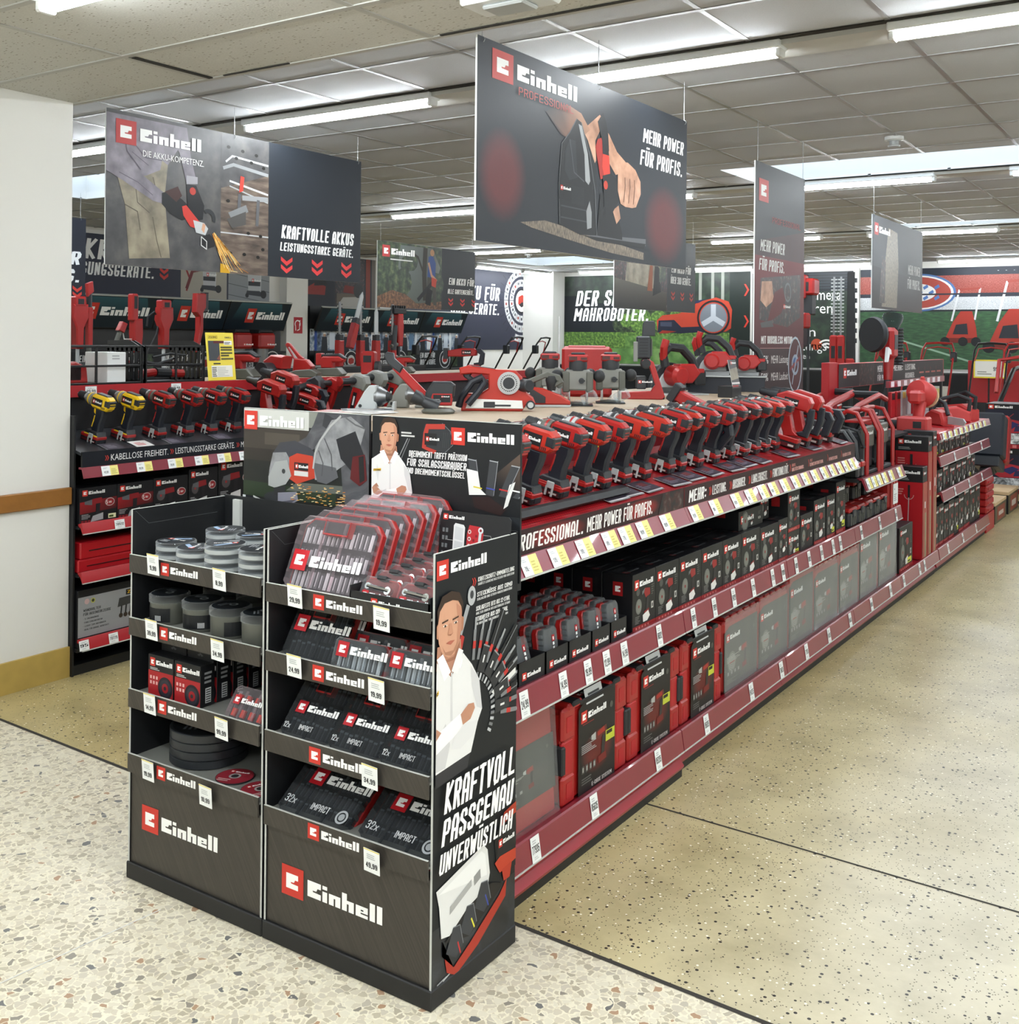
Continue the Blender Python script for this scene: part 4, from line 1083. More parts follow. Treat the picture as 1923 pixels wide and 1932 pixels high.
def art_side(b):
 # printed poster on the broad side of the stand; x = 0 .. .38, z = absolute height
 W = BY-FY
 b.clip = (0, .05, W, 1.155)
 b.rect(0, .052, W, 1.153, '101418', 0, 'print')
 b.rect(.0, .052, W, .2, None, 1, 'photo_black_marble')
 b.logo(.004, 1.086, .05, 2, sx=1.0)
 rchev(b, .158, 1.045, .022, 'C5382E', 3)
 y = 1.062
 for i, (h, s2, wd) in enumerate(((.016, .009, .19), (.019, .008, .185), (.015, .015, .18), (.018, .007, .175))):
  y = (1.053, 1.013, .976, .948)[i]
  b.txt(('KRATZSCHUTZ-UMMANTELUNG', 'STECKNÜSSE AUS CRMO', 'SCHLAGFESTE BITS AUS S2-STAHL', 'BITADAPTER AUS CRV-STAHL')[i], .185-.004*i, y, .0125, 'E6E6E4', 3, wt=.2, sh=.1, fit=.175-.006*i)
  b.txt(('SCHÜTZT LEICHTMETALLFELGEN VOR KRATZERN', 'SCHLAGZÄH UND EXTREM WIDERSTANDSFÄHIG', 'HALTEN HOHEN BELASTUNGEN STAND', 'ZUR AUFNAHME VON BOHRERN AB 1,5 MM')[i], .185-.004*i, y-.010, .0068, 'C9C9C8', 3, wt=.18, sh=.1, fit=.175-.006*i)
 # fan of bits and sockets
 cx, cy = .15, .70
 def rad(a, r0, r1, t, c, l=4, t1=None):
  ca, sa = math.cos(a), math.sin(a); t1 = t if t1 is None else t1
  b.poly([(cx+ca*r0-sa*t/2, cy+sa*r0+ca*t/2), (cx+ca*r0+sa*t/2, cy+sa*r0-ca*t/2), (cx+ca*r1+sa*t1/2, cy+sa*r1-ca*t1/2), (cx+ca*r1-sa*t1/2, cy+sa*r1+ca*t1/2)], c, l)
 for k in range(12):
  a = R(84-8.5*k)
  rad(a, .15, .23, .012, '77797B'); rad(a, .18, .2, .013, 'B5322C', 5); rad(a, .23, .26, .008, '97999B', 5)
 for k in range(5):
  a = R(66-17*k)
  rad(a, .12, .19, .036, '2C2D2F', 6, .03); rad(a, .145, .165, .006, 'D8D8D6', 7)
  if k < 4: rad(a-.14, .2, .3, .03, '17191B', 5, .026); rad(a-.14, .2, .3, .003, '7C7E80', 6); rad(a, .188, .192, .03, '8A8C8E', 7)
 for k in range(14):
  a = R(72-8*k); rad(a, .1, .118, .008, 'B8BABC' if k % 2 else '6E7072', 6)
 # ratchet
 b.line([(.105, .93), (.14, 1.0)], .016, '9A9C9E', 6); b.disc(.155, 1.022, .018, 'A8AAAC', 7, ry=.026); b.disc(.155, 1.025, .008, '3A3C3E', 8, ry=.011)
 b.poly([(.094, .9), (.11, .93), (.124, .92), (.11, .88)], 'A8302A', 6)
 b.poly([(.25, .742), (.37, .78), (.372, .765), (.27, .728)], 'D8D8D4', 6)
 man(b, .056, .962, .049, 10, vy=.87, clip=.001)
 # big slogan
 for st, x, y, h, f in (('KRAFTVOLL', .032, .487, .078, .325), ('PASSGENAU', .022, .407, .068, .325), ('UNVERWÜSTLICH', .012, .337, .053, .335)):
  # baseline rises to the right on the printed poster: drawn level
  b.txt(st, x, y, h, 'F1F1EF', 24, wt=.21, asp=.42, sp=.07, sh=.16, fit=f)
 # impact driver at the right edge
 b.poly([(.285, .25), (.275, .33), (.31, .375), (W, .395), (W, .22)], '1A1A1C', 5); b.poly([(.3, .355), (.32, .39), (W, .4), (W, .37)], 'A63A24', 6)
 b.rect(.285, .28, W, .35, '17181A', 7); b.logo(.293, .3, .022, 8, sx=.8)
 b.poly([(.275, .265), (.3, .275), (W, .27), (W, .24), (.3, .23)], 'B03A24', 7); b.poly([(.31, .235), (.36, .24), (.35, .2), (.32, .2)], 'A6301E', 7)
 # open white case with three sockets
 b.poly([(.012, .297), (.22, .338), (.24, .318), (.252, .25), (.238, .205), (.08, .158), (.035, .168), (.025, .25)], 'DADAD8', 6)
 b.poly([(.02, .285), (.21, .325), (.228, .31), (.238, .25)], 'E6E6E4', 7)
 b.poly([(.175, .27), (.205, .28), (.208, .255), (.178, .245)], '8C8C8A', 8)
 b.poly([(.07, .235), (.165, .268), (.166, .25), (.07, .215)], 'A4A4A2', 8)
 b.poly([(.04, .16), (.04, .12), (.09, .07), (.16, .1), (.3, .17), (.335, .2), (.33, .155), (.2, .08), (.1, .045), (.06, .07)], 'A33020', 6)
 b.poly([(.05, .15), (.16, .12), (.32, .195), (.26, .22), (.15, .2)], '1C1A1A', 7)
 for (x, y) in ((.055, .12), (.115, .15), (.18, .185)):
  b.poly([(x, y), (x+.03, y+.055), (x+.06, y+.05), (x+.075, y-.005), (x+.045, y-.03)], '36383C', 8); b.line([(x+.03, y+.055), (x+.06, y+.05), (x+.075, y-.005)], .0025, '7A7E82', 9)
 b.line([(.165, .165), (.18, .135)], .005, 'D8D040', 9); b.line([(.105, .13), (.118, .095)], .005, 'B83030', 9); b.line([(.23, .2), (.245, .165)], .005, '3A4A9A', 9)
 b.line([(.06, .06), (.02, .056)], .004, '9A9C9E', 5); b.line([(.075, .062), (.045, .055)], .004, 'B0B2B4', 5)

def head_left(b):
 x0 = -2.825; W = .556; HY = BY+.05
 b.box(x0, x0+W*1.0236, HY, HY+.008, .98, 1.4565, 'card_black')
 b.box(x0, x0+W*1.0236, HY-.0008, HY+.008, 1.4565, 1.4577, 'card_edge')
 b.box(x0, x0+W*1.0236, BY, HY, .98, 1.0, 'card_black')
 b.frame((x0, HY-.0012, -.0401), (1.0236, 0, 0), (0, 0, 1.0236)); b.step = .00025; b.clip = (0, .98, W, 1.462)
 b.poly([(0, 1.17), (.05, 1.172), (.3, 1.105), (W, 1.04), (W, 1.461), (0, 1.461)], '1A1D1B', 0)
 b.poly([(.0, 1.40), (.3, 1.4), (.3, 1.461), (0, 1.461)], 'BFC0BB', 1); b.poly([(.3, 1.41), (.36, 1.41), (.36, 1.461), (.3, 1.461)], '7E8078', 1)
 b.rect(0, 1.33, .3, 1.40, '39332E', 1); b.rect(0, 1.29, .3, 1.33, '2A2622', 1); b.rect(.1, 1.345, .26, 1.385, '4A443C', 2)
 b.poly([(.0, 1.17), (.2, 1.17), (.42, 1.17), (.42, 1.21), (0, 1.22)], '22301E', 1); b.poly([(.2, 1.20), (.5, 1.21), (.5, 1.235), (.25, 1.23)], '5A5E58', 2)
 # overalls, sleeve, gloves
 b.poly([(.42, 1.461), (W, 1.461), (W, 1.05), (.5, 1.07), (.45, 1.2), (.44, 1.3)], None, 2, 'photo_sleeve')
 b.poly([(.34, 1.461), (.45, 1.461), (.42, 1.39), (.34, 1.35), (.27, 1.32), (.2, 1.315), (.21, 1.34), (.29, 1.38), (.32, 1.42)], None, 3, 'photo_sleeve')
 b.poly([(.14, 1.32), (.17, 1.355), (.24, 1.365), (.31, 1.345), (.34, 1.32), (.3, 1.3), (.2, 1.295)], '3A3B42', 4)
 b.poly([(.125, 1.27), (.14, 1.32), (.2, 1.325), (.22, 1.3), (.21, 1.25), (.14, 1.215), (.12, 1.235)], None, 5, 'photo_glove')
 b.poly([(.33, 1.35), (.4, 1.44), (.48, 1.455), (.54, 1.42), (.52, 1.36), (.47, 1.31), (.42, 1.28), (.37, 1.245), (.33, 1.245), (.32, 1.29)], None, 6, 'photo_glove')
 b.poly([(.42, 1.38), (.5, 1.41), (.54, 1.33), (.49, 1.28), (.44, 1.32)], '202126', 7)
 b.line([(.44, 1.455), (.395, 1.42), (.35, 1.37), (.33, 1.33), (.322, 1.28)], .007, 'A8A8A8', 8); b.line([(.37, 1.38), (.4, 1.33), (.405, 1.28)], .004, '4A4B4E', 8); b.line([(.345, 1.34), (.365, 1.3), (.36, 1.26)], .004, '4A4B4E', 8); b.line([(.46, 1.45), (.5, 1.43), (.54, 1.42)], .005, '5A5B5E', 8)
 b.poly([(.37, 1.461), (.36, 1.42), (.4, 1.40), (.42, 1.44)], '303136', 5)
 b.poly([(.32, 1.3), (.42, 1.29), (.43, 1.26), (.38, 1.235), (.34, 1.24)], '57585C', 7)
 # grinder
 b.poly([(.215, 1.31), (.25, 1.325), (.32, 1.32), (.33, 1.25), (.25, 1.225), (.215, 1.24)], 'B23A26', 6)
 b.rect(.238, 1.27, .3, 1.295, '1C1C1E', 7); b.logo(.243, 1.275, .016, 8, sx=.8); b.rect(.238, 1.252, .3, 1.268, 'C9C9C6', 7)
 b.poly([(.12, 1.24), (.15, 1.29), (.205, 1.3), (.225, 1.25), (.2, 1.22), (.15, 1.205), (.12, 1.21)], '9B9D9C', 7); b.disc(.19, 1.262, .008, '3A3B3C', 8)
 b.poly([(.145, 1.205), (.2, 1.215), (.195, 1.185), (.15, 1.18)], '26272A', 7)
 b.disc(.155, 1.172, .055, '2A2C30', 6, ry=.02); b.poly([(.165, 1.19), (.25, 1.2), (.258, 1.172), (.2, 1.145), (.165, 1.15)], '7B7B88', 8); b.poly([(.17, 1.16), (.25, 1.175), (.2, 1.147)], '4A4A55', 9)
 b.poly([(.49, 1.33), (.54, 1.34), (.55, 1.26), (.52, 1.24), (.48, 1.26)], '561418', 7); b.poly([(.515, 1.33), (.535, 1.335), (.54, 1.26), (.52, 1.25)], '1A1A1C', 8)
 r = random.Random(5)
 for k in range(80):
  x, y = .22+.24*r.random(), 1.165+.06*r.random()
  dx = .006+.012*r.random()
  b.line([(x, y), (x+dx, y+.002*r.random())], .002, r.choice(['E8A850', 'F6E0B0', 'C8782A', 'F0C070']), 9)
 b.logo(.0045, 1.392, .062, 10, sx=1.0)
 # dark flap below the picture
 b.poly([(.05, 1.172), (.3, 1.105), (W, 1.04), (W, 1.03), (.3, 1.092), (.05, 1.166)], 'B9BBB8', 10)
 b.poly([(0, .985), (0, 1.17), (.05, 1.166), (.3, 1.092), (W, 1.03), (W, .985)], '0E1420', 9)
 b.rect(0, 1.03, .014, 1.17, 'C4C8CA', 11)

def head_right(b):
 x0 = -2.243; W = .545; HY = BY+.05
 b.box(x0, x0+W*1.0236, HY, HY+.008, .98, 1.4565, 'card_black')
 b.box(x0, x0+W*1.0236, HY-.0008, HY+.008, 1.4565, 1.4577, 'card_edge')
 b.box(x0, x0+W*1.0236, BY, HY, .98, 1.0, 'card_black')
 b.frame((x0, HY-.0012, -.0401), (1.0236, 0, 0), (0, 0, 1.0236)); b.step = .00025; b.clip = (0, .98, W, 1.462)
 b.rect(0, .985, W, 1.461, '17191C', 0)
 b.rect(.1, .985, W, 1.2, None, 1, 'photo_black_marble')
 b.poly([(.44, 1.3), (.545, 1.38), (.545, 1.25)], ['17191C', '5A4A40', '17191C'], 2)
 b.logo(.303, 1.392, .05, 4)
 # red driver
 b.poly([(.195, 1.4), (.205, 1.445), (.27, 1.452), (.3, 1.43), (.31, 1.39), (.28, 1.365), (.21, 1.37)], '2C2F33', 3); b.line([(.27, 1.452), (.3, 1.43), (.31, 1.39), (.28, 1.365)], .002, '6A6E72', 4)
 b.poly([(.2, 1.42), (.21, 1.447), (.28, 1.45), (.28, 1.435), (.22, 1.432), (.21, 1.38), (.25, 1.37), (.24, 1.36), (.195, 1.375)], 'A6352B', 4)
 b.rect(.205, 1.385, .25, 1.42, '1A1B1D', 5); b.logo(.21, 1.396, .014, 6, sx=.8)
 for k in range(5): b.line([(.272+.007*k, 1.38), (.276+.007*k, 1.425)], .002, '3A3C3E', 5)
 b.lines(.115, 1.405, .06, .018, 2, 'C8C8C6', 3, .55)
 b.line([(.14, 1.4), (.1, 1.33)], .003, '8E9092', 3); b.line([(.148, 1.4), (.112, 1.33)], .003, '6A6C6E', 3)
 b.txt('DREHMOMENT TRIFFT PRÄZISION', .145, 1.346, .019, 'ECECEA', 4, wt=.21, sh=.12, fit=.215)
 b.txt('FÜR SCHLAGSCHRAUBER', .138, 1.318, .023, 'ECECEA', 4, wt=.21, sh=.12, fit=.22)
 b.txt('UND DREHMOMENTSCHLÜSSEL', .135, 1.295, .018, 'ECECEA', 4, wt=.21, sh=.12, fit=.218)
 # sockets and white case
 for k in range(4):
  a = R(100-18*k); x, y = .395+.045*k, 1.255
  dx, dy = math.cos(a), math.sin(a)
  b.poly([(x-.013*dy, y), (x+.016*dy, y-.003), (x+.1*dx+.016, y+.1*dy-.003), (x+.1*dx-.013, y+.1*dy)], '3A3C40', 4); b.line([(x+.016*dy, y), (x+.1*dx+.016, y+.1*dy)], .002, '8A8E92', 5); b.line([(x+.1*dx-.013, y+.1*dy), (x+.1*dx+.016, y+.1*dy-.003)], .003, '9A9EA2', 5)
  b.line([(x-.01, y+.02), (x+.02, y+.017)], .004, ('D8C840', '3A48A0', 'B83030', 'E8E8E6')[k], 5)
 b.poly([(.36, 1.325), (.4, 1.32), (.41, 1.27), (.43, 1.255), (.37, 1.25)], 'E0E0DE', 5)
 b.poly([(.38, 1.245), (.44, 1.25), (.5, 1.22), (.48, 1.2), (.39, 1.215)], '2A1A1A', 5); b.poly([(.53, 1.3), (.505, 1.23), (.49, 1.22), (.51, 1.29)], 'D8D8D6', 5)
 man(b, .068, 1.402, .031, 6, vy=.9)
 # leaflet with open bit box standing before the header
stand_l = stand('cardboard_display', 'left dark cardboard display stand with disc tins and tubs', -2.862, -2.268,
 [(1.017, .962), (.82, .766), (.597, .54), (.395, .338)],
 [(.11, .973, '9,99', 2), (.405, .966, '8,99', 3), (.105, .773, '39,99', 2), (.4, .76, '34,99', 3), (.1, .545, '14,99', 2), (.42, .536, '99,99', 3), (.095, .34, '19,99', 2), (.355, .325, '10,99', 3)],
 [(.158, .01, .038), (.155, .01, .038), (.15, .01, .04), (.148, .01, .04)], (.06, .165, .078), head_left)
stand_r = stand('cardboard_display', 'right dark cardboard display stand with clear bit cases and a tall poster side', -2.258, -1.66,
 [(1.008, .956), (.817, .762), (.594, .536), (.381, .328)],
 [(.105, .96, '29,99', 2), (.415, .945, '19,99', 3), (.105, .768, '24,99', 2), (.4, .756, '19,99', 3), (.38, .528, '34,99', 3), (.39, .31, '49,99', 3)],
 [(.19, .006, .04), (.19, .006, .042), (.18, .006, .043), (.178, .006, .042)], (.065, .145, .083), head_right, art_side)

# ------------------------------------------------------------------ goods on the stands
def tin(name, label, r, h, loc, group, shades=('light_grey', 'photo_foil'), rz=0):
 o = thing(name, label, 'disc tin', loc, rz, group)
 b = B(); b.lathe([(0, r*.96), (.002, r), (h*.5, r)], (0, 0, 0), (0, 0, 1), shades[0], 28); part('base', b, o)
 b = B(); b.lathe([(h*.5, r*1.0), (h*.52, r*1.02), (h-.002, r*1.02), (h, r*.98)], (0, 0, 0), (0, 0, 1), 'clear_lid', 28); part('lid', b, o)
 b = B(); b.frame((0, 0, h+.0006), (1, 0, 0), (0, 1, 0))
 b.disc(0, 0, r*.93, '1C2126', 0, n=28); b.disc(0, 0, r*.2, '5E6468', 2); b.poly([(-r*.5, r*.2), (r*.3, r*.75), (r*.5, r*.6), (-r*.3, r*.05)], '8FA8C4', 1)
 b.lines(-r*.6, -r*.6, r*.7, r*.4, 3, 'A4A8AC', 1); b.logo(-r*.6, -r*.05, r*.26, 2)
 part('disc_label', b, o)
 return o
ty = 1.003
t0 = tin('disc_tin', 'grey tin of cutting discs, upper one of the left pair on the top tray', .062, .026, (-2.765, 2.265, ty+.026), 'tins on the top tray')
def tins(st):
 for (x, y, n, lab) in st:
  for k in range(n):
   if (x, y, k) == (-2.765, 2.265, 1): continue
   lv = 'upper' if k == n-1 else ('lowest' if k == 0 else 'middle')
   dup(t0, (x, y, ty+.026*k), .6*k+x*9, 'grey tin of cutting discs, %s one %s' % (lv, lab))
tins([(-2.765, 2.265, 2, 'of the left pair on the top tray'), (-2.632, 2.235, 2, 'of the front pair by the tag 9,99'),
   (-2.50, 2.232, 3, 'of the front stack left of tag 8,99'), (-2.36, 2.238, 3, 'of the right end stack'),
   (-2.69, 2.40, 3, 'of the left back stack'), (-2.54, 2.39, 3, 'of the middle back stack'), (-2.40, 2.40, 3, 'of the back stack at the right')])
# tubs
def tub(label, loc, r=.062, h=.088):
 o = thing('disc_tub', label, 'disc tub', loc, 0, 'tubs on the second tray')
 b = B(); b.lathe([(0, r*.93), (.003, r*.95), (h*.75, r*.97)], (0, 0, 0), (0, 0, 1), 'grey_plastic', 28); part('tub', b, o)
 b = B(); b.lathe([(h*.72, r*1.0), (h*.73, r*1.02), (h-.003, r*1.02), (h, r*.96)], (0, 0, 0), (0, 0, 1), 'clear_lid', 28); part('lid', b, o)
 b = B()
 for i in range(10):
  a0, a1 = -PI/2-.9+.18*i, -PI/2-.9+.18*(i+1); q = r*.985
  b.add([(q*math.cos(a0), q*math.sin(a0), .008), (q*math.cos(a1), q*math.sin(a1), .008), (q*math.cos(a1), q*math.sin(a1), .05), (q*math.cos(a0), q*math.sin(a0), .05)], [(0, 1, 2, 3)], 'print', hx('17191B'))
 q = r*1.0
 for i in range(7):
  a = -PI/2+.1+.05*i; b.add([(q*math.cos(a), q*math.sin(a), .012), (q*math.cos(a+.025), q*math.sin(a+.025), .012), (q*math.cos(a+.025), q*math.sin(a+.025), .028), (q*math.cos(a), q*math.sin(a), .028)], [(0, 1, 2, 3)], 'print', hx('D4D6D6'))
 b.frame((0, 0, h+.0006), (1, 0, 0), (0, 1, 0)); b.disc(0, 0, r*.9, '1B2227', 0, n=28); b.disc(0, 0, r*.75, '12161A', 1, n=28); b.disc(.1*r, -.1*r, r*.22, '8E9496', 2); b.disc(.1*r, -.1*r, r*.12, '1B2227', 3); b.lines(-r*.5, r*.15, r*.9, r*.35, 2, '7A8086', 2)
 part('paper_label', b, o)
 return o
u0 = tub('left tub of fibre discs at the front of the second tray', (-2.768, 2.245, .806))
for (x, y, lab) in ((-2.62, 2.25, 'tub of fibre discs, second from the left at the front of the second tray'), (-2.49, 2.245, 'tub of fibre discs left of the tag 34,99'), (-2.355, 2.245, 'small tub at the right end of the second tray front'),
     (-2.70, 2.4, 'tub in the dark at the back left of the second tray'), (-2.55, 2.405, 'tub at the back of the second tray, middle'), (-2.40, 2.4, 'tub at the back right of the second tray')):
 dup(u0, (x, y, .806), x*7, lab)
# hang-tab boxes
def tabbox(label, loc):
 o = thing('disc_box', label, 'box', loc, 0, 'red and black disc boxes')
 b = B(); b.box(0, .118, 0, .055, 0, .125, 'carton_black', .001)
 b.frame((0, -.0005, 0), *AX)
 b.rect(.001, .001, .117, .076, '9B1D22', 0); b.rect(.001, .076, .117, .124, '131416', 0)
 b.logo(.01, .09, .026, 1, sx=.9); b.lines(.01, .079, .06, .009, 2, 'B8B8B6', 1)
 for i in range(3):
  for j in range(2): b.rect(.01+.014*i, .05-.016*j, .018+.014*i, .06-.016*j, 'D8A8A4', 1)
 b.disc(.082, .03, .034, '1D1B22', 1, n=24); b.disc(.082, .03, .026, '2C2A34', 2); b.disc(.082, .03, .015, '8E1A20', 3); b.disc(.082, .03, .006, '26242A', 4)
 b.frame((.1186, 0, 0), *AY); b.rect(.018, .01, .04, .055, 'C8CACA', 1); b.lines(.014, .07, .03, .04, 3, '8A8C8E', 1)
 for i in range(6): b.rect(.02, .013+.007*i, .038, .016+.007*i, '1A1A1C', 2)
 part('carton', b, o)
 b = B(); b.box(0, .118, .05, .053, .123, .155, 'carton_black'); b.frame((0, .0494, 0), *AX); b.poly([(.045, .138), (.059, .145), (.073, .138), (.064, .134), (.059, .139), (.054, .134)], '5A5C5E', 1); part('hang_tab', b, o)
 return o
k0 = tabbox('left front box of sanding discs on the third tray', (-2.802, 2.192, .583))
n = 0
for r_ in range(5):
 for c_ in range(2):
  if r_ == 0 and c_ == 0: continue
  dup(k0, (-2.802+.124*c_, 2.192+.064*r_, .583), 0, '%s box of sanding discs in the %s file on the third tray' % (ORD[r_], ('left', 'right')[c_]))
# clear case prototypes
def bits(b, q, w, h, light):
 # rows of bits or sockets lying in the case
 b.poly(q, '26292C' if light else '141619', 0)
 r = random.Random(int(w*1000+h*77)); n = int(w/.019); m = max(1, int(h/.055))
 for j in range(m):
  for i in range(n):
   x = w*.05+i*(w*.9/n); y = h*.07+j*(h*.86/m); d = w*.9/n*.72; hh = h*.86/m*(.72+.2*r.random())
   b.rect(x, y, x+d, y+hh, r.choice(('84888A', '9CA0A2', '5A5E60', 'B4B8BA')) if light else r.choice(('24282C', '2C3034', '363A3E')), 1)
   b.rect(x+d*.2, y+hh*.1, x+d*.4, y+hh*.9, 'D0D4D6' if light else '50565A', 2); b.rect(x, y+hh*.86, x+d, y+hh, '3A3E40' if light else '6A7074', 3)
def clearcase(name, label, w, h, t, art, loc, lean, handle=True, red=True, cover='pink_clear', group=None, grip='red_plastic'):
 # local: face looks along -Y, bottom edge on z = 0
 o = thing(name, label, 'case', loc, 0, group); o.rotation_euler = (-lean, 0, 0)
 ch = min(w, h)*.12
 oc = [(ch, 0), (w-ch, 0), (w, ch*.8), (w, h-ch), (w-ch, h), (ch, h), (0, h-ch), (0, ch*.8)]
 if handle:
  oc2 = [(ch, 0), (w-ch, 0), (w, ch*.8), (w, h-ch*1.2), (w-ch*1.2, h), (w*.66, h), (w*.64, h-.03), (w*.36, h-.03), (w*.34, h), (ch*1.2, h), (0, h-ch*1.2), (0, ch*.8)]
 b = B(); b.prism(oc, t*.55, t, 'y', 'red_plastic' if red else 'dark_plastic', .003)
 part('back_shell', b, o)
 b = B(); q = [(w/2+(x-w/2)*.93, h/2+(z-h/2)*.93) for x, z in oc]
 b.frame((0, t*.45, 0), *AX); bits(b, q, w, h, art['fill'] == 'photo_bits')
 part('contents', b, o)
 b = B(); b.prism(oc, 0, t*.55, 'y', cover, .004)
 for k in range(6):
  z = .02+(h-.05)*k/6
  b.box(-.0008, .004, .004, t*.5, z, z+.01, cover); b.box(w-.004, w+.0008, .004, t*.5, z, z+.01, cover)
 for x in art.get('ribs', (.38, .62)): b.box(w*x-.006, w*x+.006, -.003, .001, .006, h-.012, cover, .002)
 part('lid', b, o)
 b = B(); b.frame((0, -.0045, 0), *AX)
 lx, ly, lh = art['logo']; b.logo(lx, ly, lh, 2, red='B01420')
 for st, x, y, hh in art.get('text', ()): b.txt(st, x, y, hh, 'C4C6C8', 2, wt=.15, asp=.5)
 if art.get('seal'):
  x, y, rr = art['seal']; b.ring(x, y, rr*.7, rr, 'A8ACB0', 2); b.disc(x, y, rr*.5, '9A9EA2', 2)
 part('print', b, o)
 if handle:
  b = B(); b.box(w*.34, w*.66, -.002, t, h-.05, h-.045, grip, .001); b.box(w*.34, w*.345, -.002, t, h-.05, h-.008, grip); b.box(w*.655, w*.66, -.002, t, h-.05, h-.008, grip)
  b.box(w*.345, w*.655, .0005, t-.001, h-.044, h-.012, 'carton_black')
  part('handle_recess', b, o)
 return o
A29 = dict(fill='photo_bits', logo=(.018, .055, .058), ribs=(.36, .62))
c0 = clearcase('bit_case', 'frontmost large clear bit case leaning on the top tray', .29, .215, .05, A29, (-2.228, 2.19, .993), .42, group='six large clear bit cases')
for k in range(1, 6):
 dup(c0, (-2.228+.006*k, 2.19+.053*k, .994+.009*k), rot=(-.42, 0, 0), label='%s large clear bit case counted from the front of the top tray' % ORD[k])
# small bit sets in their own tray
o = thing('counter_tray', 'small black counter tray of bit sets on the top right tray', 'tray', (-1.94, 2.162, .993))
b = B(); b.box(0, .268, 0, .004, 0, .036, 'card_black'); b.box(0, .004, 0, .3, 0, .05, 'card_black'); b.box(.264, .268, 0, .3, 0, .05, 'card_black'); b.box(0, .268, 0, .3, 0, .004, 'card_black')
b.frame((0, -.0006, 0), *AX); b.logo(.075, .004, .022, 1); part('tray_box', b, o)
def bitset(label, loc):
 o = thing('bit_set', label, 'bit set', loc, 0, 'small bit sets in the counter tray'); o.rotation_euler = (-.5, 0, 0)
 b = B(); b.prism([(.01, 0), (.11, 0), (.12, .012), (.12, .06), (.108, .072), (.012, .072), (0, .06), (0, .012)], .014, .03, 'y', 'red_plastic', .003); part('shell', b, o)
 b = B(); b.prism([(.01, 0), (.11, 0), (.12, .012), (.12, .06), (.108, .072), (.012, .072), (0, .06), (0, .012)], 0, .014, 'y', 'clear_lid', .003); part('lid', b, o)
 b = B(); b.box(.045, .078, -.002, .03, .066, .077, 'black_rubber', .002); part('latch', b, o)
 b = B(); b.cyl((.02, .006, .045), (.095, .006, .04), .0075, 'chrome', n=10); b.cyl((.092, .0, .04), (.092, .014, .04), .011, 'chrome', n=14); b.cyl((.022, 0, .045), (.022, .014, .045), .009, 'light_grey', n=12); part('ratchet', b, o)
 b = B(); b.frame((0, -.001, 0), *AX); b.logo(.012, .01, .022, 1, red='B01420'); part('print', b, o)
 return o
s0 = bitset('left bit set in the front row of the small counter tray', (-1.933, 2.178, .999))
for r_ in range(5):
 for c_ in range(2):
  if r_ == 0 and c_ == 0: continue
  dup(s0, (-1.933+.128*c_, 2.178+.05*r_, .999+.008*r_), rot=(-.5, 0, 0), label='%s small bit set in the %s file of the counter tray' % (ORD[r_], ('left', 'right')[c_]))
# leaflet in front of the header
b = B(); b.at((-1.915, 2.50, 1.045), (R(-6), 0, 0)); b.prism([(.01, 0), (.25, 0), (.255, .005), (.255, .15), (.247, .158), (.018, .158), (.01, .15)], 0, .003, 'y', 'card_black')
b.frame((0, -.0006, 0), *AX); b.logo(.02, .132, .017, 1)
b.poly([(.06, .02), (.095, .015), (.1, .02), (.1, .115), (.095, .122), (.065, .125), (.06, .118)], 'D9DADA', 1); b.poly([(.065, .025), (.094, .022), (.094, .072), (.065, .075)], 'C4C6C8', 2); b.poly([(.065, .08), (.094, .077), (.094, .112), (.065, .116)], 'C8CACC', 2)
b.poly([(.108, .015), (.15, .012), (.162, .03), (.165, .105), (.155, .122), (.115, .124), (.108, .1)], 'B22A30', 1)
for k in range(5): b.disc(.117, .025+.02*k, .006, 'D8C8C4', 2); b.disc(.117, .025+.02*k, .003, '7A1A1E', 3)
for k in range(6): b.disc(.132+.009*(k % 2), .03+.013*k, .004, '7A1A1E', 2)
b.line([(.15, .03), (.155, .11)], .009, 'C8CACC', 3); b.disc(.156, .112, .009, 'D8DADC', 4); b.disc(.156, .112, .004, '8A1A1E', 5)
for k in range(8): b.rect(.02+.012*(k % 2), .03+.022*(k//2), .028+.012*(k % 2), .042+.022*(k//2), '6E7274', 1)
b.line([(.04, .075), (.06, .075)], .001, 'C8C8C6', 1); b.line([(.165, .1), (.19, .1), (.2, .08), (.215, .08)], .001, 'C8C8C6', 1); b.line([(.155, .06), (.185, .06), (.19, .03), (.21, .03)], .001, 'C8C8C6', 1)
for k in (.075, .025): b.rect(.215, k, .225, k+.016, '8A8C8E', 1); b.rect(.23, k, .24, k+.016, '8A8C8E', 1)
solo('leaflet_card', b, 'black info card showing an opened bit box, propped before the right header', 'info card')
# second tray
A24 = dict(fill='photo_bits_dark', logo=(.02, .075, .046), text=(), ribs=(.6,))
c1 = clearcase('bit_case', 'large dark bit case at the left of the second tray', .205, .17, .045, A24, (-2.228, 2.19, .803), .55, cover='smoke_clear')
dup(c1, (-2.226, 2.25, .806), rot=(-.55, 0, 0), label='second large dark bit case behind the left one on the second tray')
A19 = dict(fill='photo_bits', logo=(.018, .035, .04), ribs=(.34, .66))
c2 = clearcase('bit_case', 'small clear bit case above the tag 24,99 at the middle of the second tray', .175, .085, .045, A19, (-2.03, 2.18, .803), .35, handle=False, cover='clear_lid')
dup(c2, (-1.845, 2.185, .803), rot=(-.35, 0, 0), label='small clear bit case at the right end of the second tray')
for k, x in enumerate((-2.03, -1.845)):
 dup(c2, (x, 2.26, .803), rot=(-.35, 0, 0), label='small bit case in the shade behind the %s one on the second tray' % ('middle', 'right')[k])
